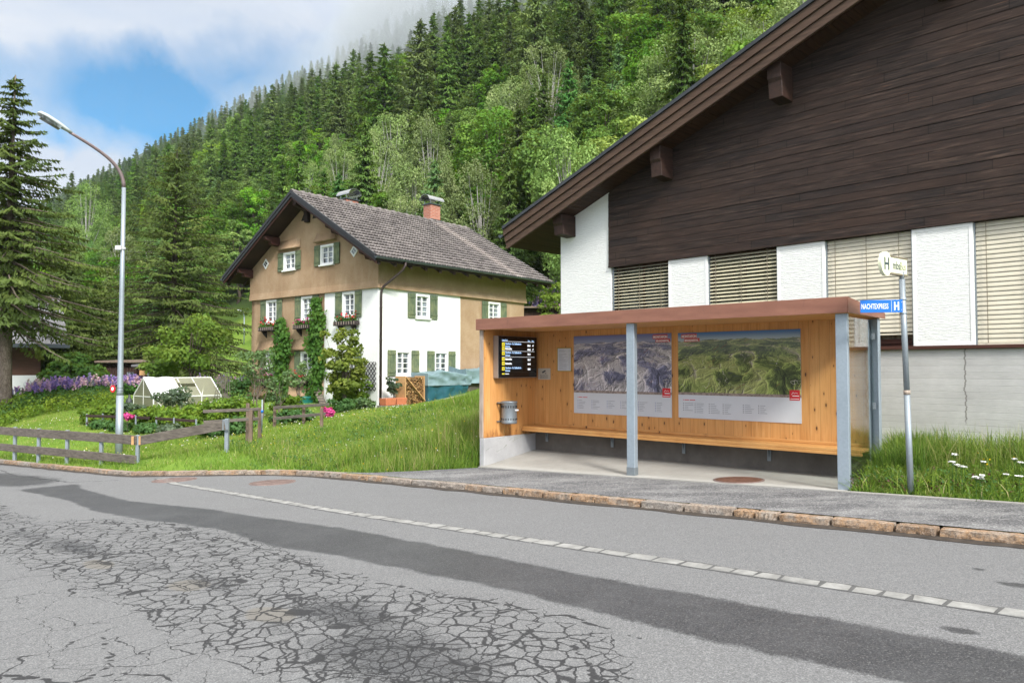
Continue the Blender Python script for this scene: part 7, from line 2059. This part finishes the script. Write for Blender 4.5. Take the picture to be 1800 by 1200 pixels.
def border(name, label, px0, Y0, px1, Y1, dep, n, hh, mat, size, seed):
    r = np.random.default_rng(seed); q = r.uniform(size=n); px = px0 + (px1 - px0) * q; Y = Y0 + (Y1 - Y0) * q + r.uniform(-dep, dep, n)
    x = (px - 900) / FPX * Y; z = ground_st(*FS.loc(x, Y)) + r.uniform(.02, 1, n)**1.3 * hh * (.5 + fbm(x * 1.3, Y * 1.3, seed))
    V, F = leaf_quads(np.stack([x, Y, z], 1), rand_dirs(r, n, .3), size, size * .5, r, np.tile([0,-.3,1.0], (n, 1)))
    tag(np_obj(name, V, F, mat), label, 'border', kind='stuff')
border('flower_border', 'leafy green border in front of the lupins', -20, 27.5, 215, 32.5, 1.3, 4500, .36, M['veg_dark'], .12, 76)
border('flower_border', 'yellow green flowering weeds edging the lawn before the lupins', -20, 26.6, 215, 31.6, 1.4, 6500, .34, M['veg'], .11, 77)
weeds('bank_weeds', 'clover and weeds mixed into the bank grass', 5200, (-6.5, -.1, -1.9, 4), 72, .07, M['veg_dark'], .2)
weeds('kerb_weeds', 'creeping weeds hanging over the kerb stones', 900, (-4.2, -1.2, -2.6, -1.6), 73, .05, M['veg_dark'], .1)
# small flowers in the meadow (uncountable specks)
def specks(name, label, n, box, seed, cols, size, hh):
    s, t = scatter(n, *box, grassy, seed); r = np.random.default_rng(seed)
    x = FS.o[0] + FS.u[0]*s + FS.n[0]*t; y = FS.o[1] + FS.u[1]*s + FS.n[1]*t; z = ground_st(s, t) + hh(s, t) * r.uniform(.6, 1.1, len(s))
    c = np.repeat(np.stack([x, y, z], 1), 3, 0); V, F = leaf_quads(c, rand_dirs(r, len(c), 0), size, size, r, np.tile([0,0,1.0], (len(c), 1)))
    ci = np.array(cols)[r.integers(0, len(cols), len(s))]
    tag(np_obj(name, V, F, M['petals'], attrs=dict(tint=np.repeat(ci, 12, 0))), label, 'wild flowers', kind='stuff')
specks('meadow_flowers', 'tiny yellow and white flowers scattered through the meadow bank', 420, (-9, -.2, -1.9, 6), 81, [(.6,.5,.03),(.65,.65,.6),(.6,.42,.02)], .024, lambda s, t: mh(s, t) * .9)
specks('lawn_flowers', 'pale daisies scattered over the mown lawn and border', 700, (-26, -8, -4, 7), 82, [(.7,.7,.65),(.7,.7,.62),(.62,.6,.2)], .035, lambda s, t: .12 + 0 * s)
specks('verge_buttercups', 'small yellow buttercups in the verge', 16, (7.0, 9.6, .5, 2.0), 83, [(.7,.5,.01)], .025, lambda s, t: .36 + 0 * s)
# yarrow heads in the verge
for i, (px, py, Y) in enumerate([(1678,798,8.9),(1674,811,8.8),(1682,816,8.8),(1690,819,8.7),(1695,820,8.75),(1729,811,8.9),(1716,838,8.4),(1727,835,8.35),(1723,840,8.4),(1783,806,8.8),(1795,812,8.7),(1769,833,8.4),(1792,836,8.3)]):
    x, y, z = P(px, py, Y); g0 = float(G(x, y))
    if i == 0:
        r = np.random.default_rng(4); yo = empty('yarrow_flower', (x, y, g0), 0, 'flat white yarrow flower head standing out of the verge grass', 'flower', 'white yarrow flowers in the verge')
        hz = z - g0; mb = MB(); mb.tube([(0,0,0),(.004,0,hz*.6),(0,0,hz-.02)], [.003,.0025,.002], 5)
        for k in range(7): mb.tube([(0,0,hz-.05),(.035*math.cos(k*.9),.035*math.sin(k*.9),hz-.008)], .0015, 4, caps=False)
        mb.build('stem', M['veg_dark'], yo)
        c = np.stack([r.normal(0, .015, 70), r.normal(0, .015, 70), hz + r.uniform(-.008, .006, 70)], 1)
        V, F = leaf_quads(c, rand_dirs(r, 70, 0), .02, .018, r, np.tile([0,0,1.0], (70, 1))); np_obj('flower_head', V, F, M['flower_white'], yo)
        base_h = hz
    else: dup(yo, (x, y, g0), i * 1.3, scale=(random.uniform(.7, 1.15),) * 2 + ((z - g0) / base_h,))
# ------------------------------------------------------------------ forest on the mountainside
protos = {}
def proto(key, geo, bark, leaf):
    tr, V, F = geo; o = tr.build('trunk', bark); tm = o.data; bpy.data.objects.remove(o)
    protos[key] = (tm, np_mesh('crown', V, F, leaf))
for i in range(5):
    proto(('spruce', i), spruce_geo(200 + i, 20, (4.5, 4.0, 5.0, 3.8, 4.3)[i], (.04, .10, .06, .16, .03)[i], 36, 10, 15, .60, (.40, .5, .34, .55, .45)[i], .36, .4, twig=False, curve=(.8, .95, .75, .9, 1.0)[i]), M['bark_dark'], M['spruce'])
for i in range(2):
    proto(('fresh', i), spruce_geo(220 + i, 18, 3.9, .02, 28, 9, 13, .6, .25, .4, .4, twig=True, curve=.75), M['bark_dark'], M['spruce_fresh'])
for i in range(4):
    proto(('broad', i), broad_geo(230 + i, 14, (4.4, 3.6, 5.0, 4.0)[i], (5.2, 5.8, 4.6, 5.4)[i], 8.0, 85, 115, .36, .19, lobes=10, limbs=8), M['bark_dark'], M['broad'])
for i in range(2):
    proto(('lime', i), broad_geo(240 + i, 14, 4.2, 5.2, 8.0, 80, 115, .36, .19, lobes=10, limbs=8), M['bark_dark'], M['broad_lime'])
for i in range(3):
    proto(('birch', i), broad_geo(250 + i, 15, 3.7, 6.4, 8.2, 100, 150, .23, .18, droopy=.75, lobes=10, limbs=14, trunk_r=.17), M['bark_birch'], M['birch'])
LAB = dict(spruce=('spruce_tree', 'dark narrow spruce in the forest covering the steep mountainside', 'spruces on the mountainside'),
           fresh=('conifer_tree', 'fresh green young conifer on the lower forest slope', 'young conifers on the slope'),
           broad=('broadleaf_tree', 'green rounded broadleaf tree among the spruces of the slope', 'broadleaf trees on the slope'),
           lime=('broadleaf_tree', 'bright lime green broadleaf tree among the spruces of the slope', 'lime green broadleaf trees on the slope'),
           birch=('birch_tree', 'pale drooping birch at the lower edge of the forest', 'birches at the forest edge'))
HH = dict(spruce=20, fresh=18, broad=14, lime=14, birch=15)
nlab = {}
def put_tree(kind, var, x, y, z, h, rz, wid=1.0, label=None):
    tm, cm = protos[(kind, var)]; nm, lab, grp = LAB[kind]; k = h / HH[kind]
    o = empty(nm, (x, y, z - .3), rz, label or lab, 'tree', None if label else grp); o.scale = (k * wid, k * wid, k)
    for n_, me in (('trunk', tm), ('crown', cm)): link(bpy.data.objects.new(n_, me), o)
    return o
def hill_hit(px, py):
    """where the line of sight meets the forest slope"""
    r = ray(px, py); k0 = 20.0
    for k in np.linspace(25, 1500, 3000):
        x, y, z = r[0]*k, r[1]*k, CAMZ + r[2]*k
        if z < float(ground_st(*FS.loc(x, y))): return x, y, float(ground_st(*FS.loc(x, y)))
    return None
# the trees one can pick out: (kind, variant, px of the trunk, py of the top, py of the foot, width, label)
heroes = [('birch', 0, 690, 208, 405, 1.15, 'large pale birch rising behind the ridge between the two chimneys'),
    ('birch', 1, 900, 128, 330, 1.0, 'tall pale birch with thin top above the right end of the tiled roof'),
    ('birch', 2, 870, 190, 345, .9, 'second pale birch leaning beside the tall thin topped one'),
    ('birch', 0, 1215, 62, 310, 1.5, 'broad silvery green tree standing right behind the dark bargeboard'),
    ('birch', 1, 1300, 8, 230, 1.5, 'silvery green tree highest up along the dark bargeboard'),
    ('birch', 2, 1160, 120, 330, 1.2, 'silvery green tree lowest along the dark bargeboard'),
    ('fresh', 0, 1000, 100, 330, 1.0, 'layered fresh green conifer above the tip of the dark roof'),
    ('fresh', 1, 1088, 72, 300, 1.0, 'tall pointed blue green conifer next to the silvery trees'),
    ('fresh', 0, 1035, 110, 300, .95, 'fresh conifer squeezed between two taller conifers'),
    ('spruce', 2, 752, 132, 380, 1.05, 'tallest dark spruce right behind the near chimney'),
    ('spruce', 0, 790, 190, 390, 1.0, 'dark spruce beside the tallest one behind the near chimney'),
    ('fresh', 1, 640, 232, 390, .9, 'bluish conifer above the far chimney'),
    ('broad', 0, 505, 268, 352, 1.2, 'round beech like crown above the tip of the tiled gable'),
    ('lime', 0, 560, 232, 330, 1.0, 'pointed lime green tree right of the round crown above the gable'),
    ('broad', 2, 905, 285, 440, 1.3, 'large bushy broadleaf tree left of the dark roof tip'),
    ('broad', 1, 960, 290, 430, 1.15, 'bushy broadleaf tree touching the dark roof tip'),
    ('broad', 3, 850, 310, 445, 1.1, 'broadleaf tree behind the ridge right of the near chimney'),
    ('lime', 1, 795, 270, 400, .9, 'yellow green broadleaf tree glowing between dark spruces'),
    ('fresh', 0, 830, 300, 455, 1.1, 'dark green conifer behind the back gable end of the tiled roof'),
    ('lime', 0, 960, 75, 190, 1.1, 'lime green tree high on the slope between dark spruces'),
    ('broad', 1, 420, 205, 330, 1.0, 'rounded green tree above the left eave of the farmhouse'),
    ('lime', 1, 370, 250, 370, 1.0, 'light green tree just right of the broad spruce'),
    ('fresh', 1, 455, 320, 470, .9, 'slim conifer beside the left eave of the farmhouse'),
    ('broad', 2, 395, 350, 500, 1.0, 'bushy tree left of the farmhouse above the hay slope'),
    ('birch', 0, 150, 330, 520, .9, 'pale birch between the lamp pole and the thick trunked spruce'),
    ('spruce', 1, 125, 300, 470, .9, 'slim spruce breaking the skyline left of the lamp pole'),
    ('spruce', 3, 240, 300, 420, .9, 'slim dark spruce right of the lamp arm')]
# coarse picture of what already stands in front, to leave out what the photo shows nothing of
GW_, GH_ = 240, 160
occ = np.zeros((GH_, GW_), bool)
def fillpoly(poly):
    yy, xx = np.mgrid[0:GH_, 0:GW_]; X_ = (xx + .5) * 7.5; Yy = (yy + .5) * 7.5; ins = np.zeros((GH_, GW_), bool)
    for (x0, y0), (x1, y1) in zip(poly, poly[1:] + poly[:1]):
        c = ((y0 > Yy) != (y1 > Yy)) & (X_ < (x1 - x0) * (Yy - y0) / (y1 - y0 + 1e-9) + x0); ins ^= c
    occ[ins] = True
fillpoly([(395,490),(512,345),(760,400),(825,410),(960,490),(920,700),(445,700)]); fillpoly([(985,520),(1060,420),(1600,20),(1800,20),(1800,1200),(985,1200)]); fillpoly([(0,655),(1800,655),(1800,1200),(0,1200)])
cand = []
for (kind, v, px, pt, pb, wd, lab) in heroes:
    hit = hill_hit(px, pb)
    if hit is None: continue
    x, y, z = hit; h = max(4, (CAMZ + (ray(px, pt)[2] / ray(px, pt)[1]) * y) - z)
    cand.append((math.hypot(x, y), kind, v, x, y, z, h, random.uniform(0, 6.28), wd, lab))
hx_ = np.array([(c[3], c[4]) for c in cand])
r = np.random.default_rng(99)
def add_field(sp, s0, s1, t0, t1, dmin, dmax):
    ss, tt = np.meshgrid(np.arange(s0, s1, sp), np.arange(t0, t1, sp)); ss = ss.ravel() + r.uniform(-.42, .42, ss.size) * sp; tt = tt.ravel() + r.uniform(-.42, .42, tt.size) * sp
    x = FS.o[0] + FS.u[0]*ss + FS.n[0]*tt; y = FS.o[1] + FS.u[1]*ss + FS.n[1]*tt; z = ground_st(ss, tt); d = np.hypot(x, y)
    ok = (y > 20) & (d >= dmin) & (d < dmax); px, py = proj(x, np.maximum(y, 1), z); px2, pt = proj(x, np.maximum(y, 1), z + 20)
    ok &= (px > -80) & (px < 1700) & (py > -40) & (pt < 640)
    for i in np.where(ok)[0]:
        if len(hx_) and np.min(np.hypot(hx_[:, 0] - x[i], hx_[:, 1] - y[i])) < 3.0: continue
        pch = fbm(ss[i] / 26, tt[i] / 26, 41); low = tt[i] < 62; u = r.uniform()
        if tt[i] < 34 and 365 < px[i] < 452: continue
        if tt[i] < 27: kind, h = ('broad' if u < .7 else 'lime'), r.uniform(3, 6)
        elif low: kind, h = ('broad', r.uniform(8, 13)) if u < .40 else ('lime', r.uniform(7, 11)) if u < .52 else ('birch', r.uniform(9, 14)) if u < .66 else ('fresh', r.uniform(8, 14)) if u < .80 else ('spruce', r.uniform(12, 18))
        elif pch > .58 and tt[i] < 260: kind, h = ('broad', r.uniform(11, 17)) if u < .5 else ('lime', r.uniform(10, 15)) if u < .72 else ('spruce', r.uniform(14, 22))
        else: kind, h = ('broad', r.uniform(8, 13)) if u < .12 else ('lime', r.uniform(8, 12)) if u < .18 else ('spruce', r.uniform(15, 25) * (.85 + .3 * pch))
        if (kind in ('birch',) and tt[i] > 55): kind = 'broad'
        nv = dict(spruce=5, fresh=2, broad=4, lime=2, birch=3)[kind]
        cand.append((d[i], kind, int(r.integers(nv)), x[i], y[i], z[i], h, r.uniform(0, 6.28), r.uniform(.85, 1.2), None))
add_field(4.2, -150, 40, 24, 100, 20, 130)
add_field(5.9, -420, 60, 40, 260, 130, 300)
add_field(8.0, -900, 60, 24, 420, 300, 620)
add_field(12.5, -1500, 0, 24, 620, 620, 1500)
cand.sort(key=lambda c: c[0])
shown = []
for c in cand:
    d, kind, v, x, y, z, h, rz_a, wd, lab = c
    pb = proj(x, y, z); pt = proj(x, y, z + h)
    hw = max(3.0, HH[kind] * .17 * h / HH[kind] * FPX / y * wd * (1.35 if kind in ('broad', 'lime', 'birch') else .9))
    j0, j1 = int(max(0, pt[1] / 7.5)), int(min(GH_, pb[1] / 7.5 + 1)); tot = vis = 0; cells = []
    for j in range(j0, max(j1, j0 + 1)):
        if j >= GH_: break
        q = ((j + .5) * 7.5 - pt[1]) / max(1, pb[1] - pt[1]); w = hw * (np.clip(q, .08, 1) if kind in ('spruce', 'fresh') else math.sqrt(max(.05, 1 - (2*q - 1)**2)))
        i0, i1 = int(max(0, (pt[0] - w) / 7.5)), int(min(GW_, (pt[0] + w) / 7.5 + 1))
        if i1 <= i0: continue
        row = occ[j, i0:i1]; tot += i1 - i0; vis += int((~row).sum()); cells.append((j, i0, i1))
    if lab or (vis > .04 * tot and vis >= 1):
        shown.append((vis * 56.0, c))
        for j, i0, i1 in cells:
            m = max(0, (i1 - i0) // 8); occ[j, i0 + m:i1 - m] = True
MAXN = dict(spruce=290, fresh=120, broad=200, lime=90, birch=60)
cnt = {k: 0 for k in MAXN}; rest = []
for area, c in sorted(shown, key=lambda q: (q[1][9] is None, -q[0])):
    kind = c[1]
    if c[9] or (cnt[kind] < MAXN[kind] and c[0] < 700):
        cnt[kind] += 1; put_tree(kind, c[2], c[3], c[4], c[5], c[6], c[7], c[8], c[9])
    else: rest.append(c)
print('forest', cnt, 'rest', len(rest), 'of', len(cand))
# the far trees read as one mass: a single object
low = {}
for i in range(4): low[('spruce', i)] = spruce_geo(300 + i, 20, 4.0, .05, 18, 8, 3, 1.7, .45, .3, .3, twig=False)
for i in range(3): low[('broad', i)] = broad_geo(310 + i, 14, 4.3, 5.2, 8, 26, 14, 1.2, .24, limbs=0)
Vs, Fs, Ts, off = [], [], [], 0
for c in rest:
    d, kind, v, x, y, z, h, a, wd, lab = c
    k2 = 'spruce' if kind in ('spruce', 'fresh') else 'broad'; g_ = low[(k2, int(r.integers(4 if k2 == 'spruce' else 3)))]
    k = h / HH[k2]; V = g_[1] * np.array([k * wd * 1.1, k * wd * 1.1, k]); ca, sa_ = math.cos(a), math.sin(a)
    V = np.stack([V[:, 0]*ca - V[:, 1]*sa_ + x, V[:, 0]*sa_ + V[:, 1]*ca + y, V[:, 2] + z], 1)
    base = np.array([.082,.145,.028]) if k2 == 'spruce' else (np.array([.08,.165,.03]) if kind == 'broad' else np.array([.13,.21,.035]) if kind == 'lime' else np.array([.16,.21,.08]))
    base = base * r.uniform(.65, 1.25) * np.array([r.uniform(.85, 1.2), 1, r.uniform(.8, 1.1)])
    Vs.append(V); Fs.append(g_[2] + off); off += len(V); Ts.append(np.repeat(base * r.uniform(.75, 1.3, (len(V) // 4, 1)), 4, 0))
if Vs: tag(np_obj('distant_forest', np.concatenate(Vs), np.concatenate(Fs), M['petals'], attrs=dict(tint=np.concatenate(Ts))), 'far spruce forest running up to the misty ridge', 'forest', kind='stuff')
# ------------------------------------------------------------------ sun, sky, air
SUN_DIR = Vector((.30, -.72, .64)).normalized()          # towards the sun: behind the camera, to its right
sd_ = bpy.data.lights.new('sun', 'SUN'); sd_.energy = SUN_E; sd_.angle = R(10); sd_.color = (1, .965, .92)
so = bpy.data.objects.new('sun', sd_); COL.objects.link(so); so.rotation_euler = SUN_DIR.to_track_quat('Z', 'Y').to_euler(); so.location = (0, 0, 30)
wd_ = bpy.data.worlds.new('World'); scene.world = wd_; wd_.use_nodes = True
wt = NT.__new__(NT); wt.m = None; wt.t = wd_.node_tree; wt.t.nodes.clear(); wt.out = wt.t.nodes.new('ShaderNodeOutputWorld')
sky = wt.n('ShaderNodeTexSky', dict(sky_type='NISHITA', sun_disc=False, sun_elevation=math.asin(SUN_DIR.z), sun_rotation=math.atan2(SUN_DIR.x, SUN_DIR.y), altitude=1000, air_density=1.0, dust_density=.1, ozone_density=3.0))
bg1 = wt.n('ShaderNodeBackground', Color=sky.outputs[0], Strength=.12)
dirv = wt.coord('Generated')
def ang(px, py): v = Vector(ray(px, py)); return v.normalized()
def blob(px, py, rx, ry, tilt):
    """soft opening in the cloud deck round a fixed direction of the sky"""
    c = ang(px, py); rt_ = c.cross(Vector((0,0,1))).normalized(); up = rt_.cross(c)
    ct, st = math.cos(R(tilt)), math.sin(R(tilt)); a = rt_ * ct + up * st; b = up * ct - rt_ * st
    da = wt.n('ShaderNodeVectorMath', dict(operation='DOT_PRODUCT'), i0=wv, i1=tuple(a)).outputs['Value']; db = wt.n('ShaderNodeVectorMath', dict(operation='DOT_PRODUCT'), i0=wv, i1=tuple(b)).outputs['Value']
    fr = wt.math('GREATER_THAN', wt.n('ShaderNodeVectorMath', dict(operation='DOT_PRODUCT'), i0=dirv, i1=tuple(c)).outputs['Value'], 0.3)
    q = wt.math('SQRT', wt.math('ADD', wt.math('POWER', wt.math('DIVIDE', da, rx), 2.0), wt.math('POWER', wt.math('DIVIDE', db, ry), 2.0)))
    return wt.math('MULTIPLY', wt.math('SUBTRACT', 1.0, q, clamp=True), fr)
nz = wt.noise(dirv, 4.2, 7, .62, .2, out='Color')
wv = wt.n('ShaderNodeVectorMath', dict(operation='MULTIPLY_ADD'), i0=wt.n('ShaderNodeVectorMath', dict(operation='SUBTRACT'), i0=nz, i1=(.5,.5,.5)).outputs[0], i1=(.16,.16,.16), i2=dirv).outputs[0]
b1 = blob(262, 178, .19, .085, -4)
b2 = blob(180, 195, .10, .04, -25)
b3 = blob(420, 130, .20, .07, 12)
b4 = blob(110, 250, .05, .025, 0)
soft = wt.noise(dirv, 9, 6, .6)
hole = wt.math('MAXIMUM', wt.math('MAXIMUM', b1, wt.math('MULTIPLY', b2, .8)), wt.math('MAXIMUM', wt.math('MULTIPLY', b3, .45), wt.math('MULTIPLY', b4, .4)))
hole = wt.math('ADD', hole, wt.math('MULTIPLY', wt.math('SUBTRACT', soft, .5), .30))
fac = wt.ramp(hole, [(.04, 0), (.22, .45), (.52, 1)])
cn_ = wt.noise(wt.map(dirv, (1, 1, 2.2)), 3.1, 7, .6, .4)
ccol = wt.ramp(cn_, [(.32, (.58,.68,.88)), (.5, (.70,.78,.92)), (.66, (.87,.90,.97))])
zq = wt.sep(dirv)[2]
ccol = wt.mix(wt.ramp(zq, [(.02, 1), (.30, 0)]), ccol, (.82,.87,.95))
ccol = wt.mix(wt.ramp(zq, [(.40, 0), (.65, 1)]), ccol, (.90,.88,.84))
sund = wt.n('ShaderNodeVectorMath', dict(operation='DOT_PRODUCT'), i0=dirv, i1=tuple(SUN_DIR)).outputs['Value']
# cloud brightness boosted overhead and round the veiled sun, unseen, to light the ground
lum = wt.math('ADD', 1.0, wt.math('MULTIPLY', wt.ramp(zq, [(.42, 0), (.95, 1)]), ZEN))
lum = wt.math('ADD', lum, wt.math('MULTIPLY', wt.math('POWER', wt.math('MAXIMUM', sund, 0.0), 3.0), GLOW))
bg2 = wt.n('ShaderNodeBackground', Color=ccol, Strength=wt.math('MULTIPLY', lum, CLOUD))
bluec = wt.n('ShaderNodeBackground', Color=wt.n('ShaderNodeHueSaturation', Hue=.487, Saturation=2.4, Value=1.0, Color=sky.outputs[0]).outputs[0], Strength=SKYB)
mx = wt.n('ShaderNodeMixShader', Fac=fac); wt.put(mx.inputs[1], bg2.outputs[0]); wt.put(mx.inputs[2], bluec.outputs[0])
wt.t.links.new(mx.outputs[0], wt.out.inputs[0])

def vol_mat(name, dens, col, aniso=.2):
    t = NT(name); v = t.n('ShaderNodeVolumePrincipled', Color=(*col, 1), Density=dens, Anisotropy=aniso)
    t.t.links.new(v.outputs[0], t.out.inputs['Volume']); return t.m
if HAZE > 0:
    mb = MB(); mb.box(-1950, 1400, -420, 1900, -140, 640)
    hz = mb.build('haze', vol_mat('mountain_haze', HAZE, (.80,.88,1.0))); tag(hz, 'thin bluish mountain air', 'haze', kind='stuff')
# low cloud caught on the ridge: soft rounded banks
def puff(px, py, D, rx, ry, rz_, dens, i):
    rr_ = ray(px, py); c = Vector(rr_ / np.linalg.norm(rr_)) * D + Vector((0, 0, CAMZ))
    me = bpy.data.meshes.new('low_cloud'); import bmesh
    bm = bmesh.new(); bmesh.ops.create_icosphere(bm, subdivisions=3, radius=1)
    for v in bm.verts:
        k = 1 + .35 * (float(fbm(v.co.x * 1.7 + i * 3, v.co.y * 1.7 + v.co.z * 2.1, i)) - .5); v.co *= k
    bm.to_mesh(me); bm.free(); me.materials.append(vol_mat('mist', dens, (.66,.70,.74), .1))
    o = bpy.data.objects.new('low_cloud', me); o.location = c; o.scale = (rx, ry, rz_); o.rotation_euler = (0, R(-27), FS.a); COL.objects.link(o)
    tag(o, 'pale cloud bank clinging to the forested ridge', 'cloud', 'cloud banks on the ridge', 'stuff')
for i, a in enumerate(PUFFS): puff(*a, i)

# ------------------------------------------------------------------ render settings
c = scene.cycles
c.use_denoising = True
try: c.denoiser = 'OPENIMAGEDENOISE'; c.denoising_input_passes = 'RGB_ALBEDO_NORMAL'; c.denoising_prefilter = 'ACCURATE'
except Exception: pass
c.use_adaptive_sampling = True; c.adaptive_threshold = .012
c.max_bounces = 6; c.diffuse_bounces = 3; c.glossy_bounces = 3; c.transmission_bounces = 4; c.transparent_max_bounces = 12; c.volume_bounces = 1
c.caustics_reflective = False; c.caustics_refractive = False
scene.render.use_persistent_data = False
vs_ = scene.view_settings
scene.display_settings.display_device = 'sRGB'
vs_.view_transform = 'Standard'; vs_.look = 'None'; vs_.exposure = EXPO; vs_.gamma = 1; vs_.use_curve_mapping = False
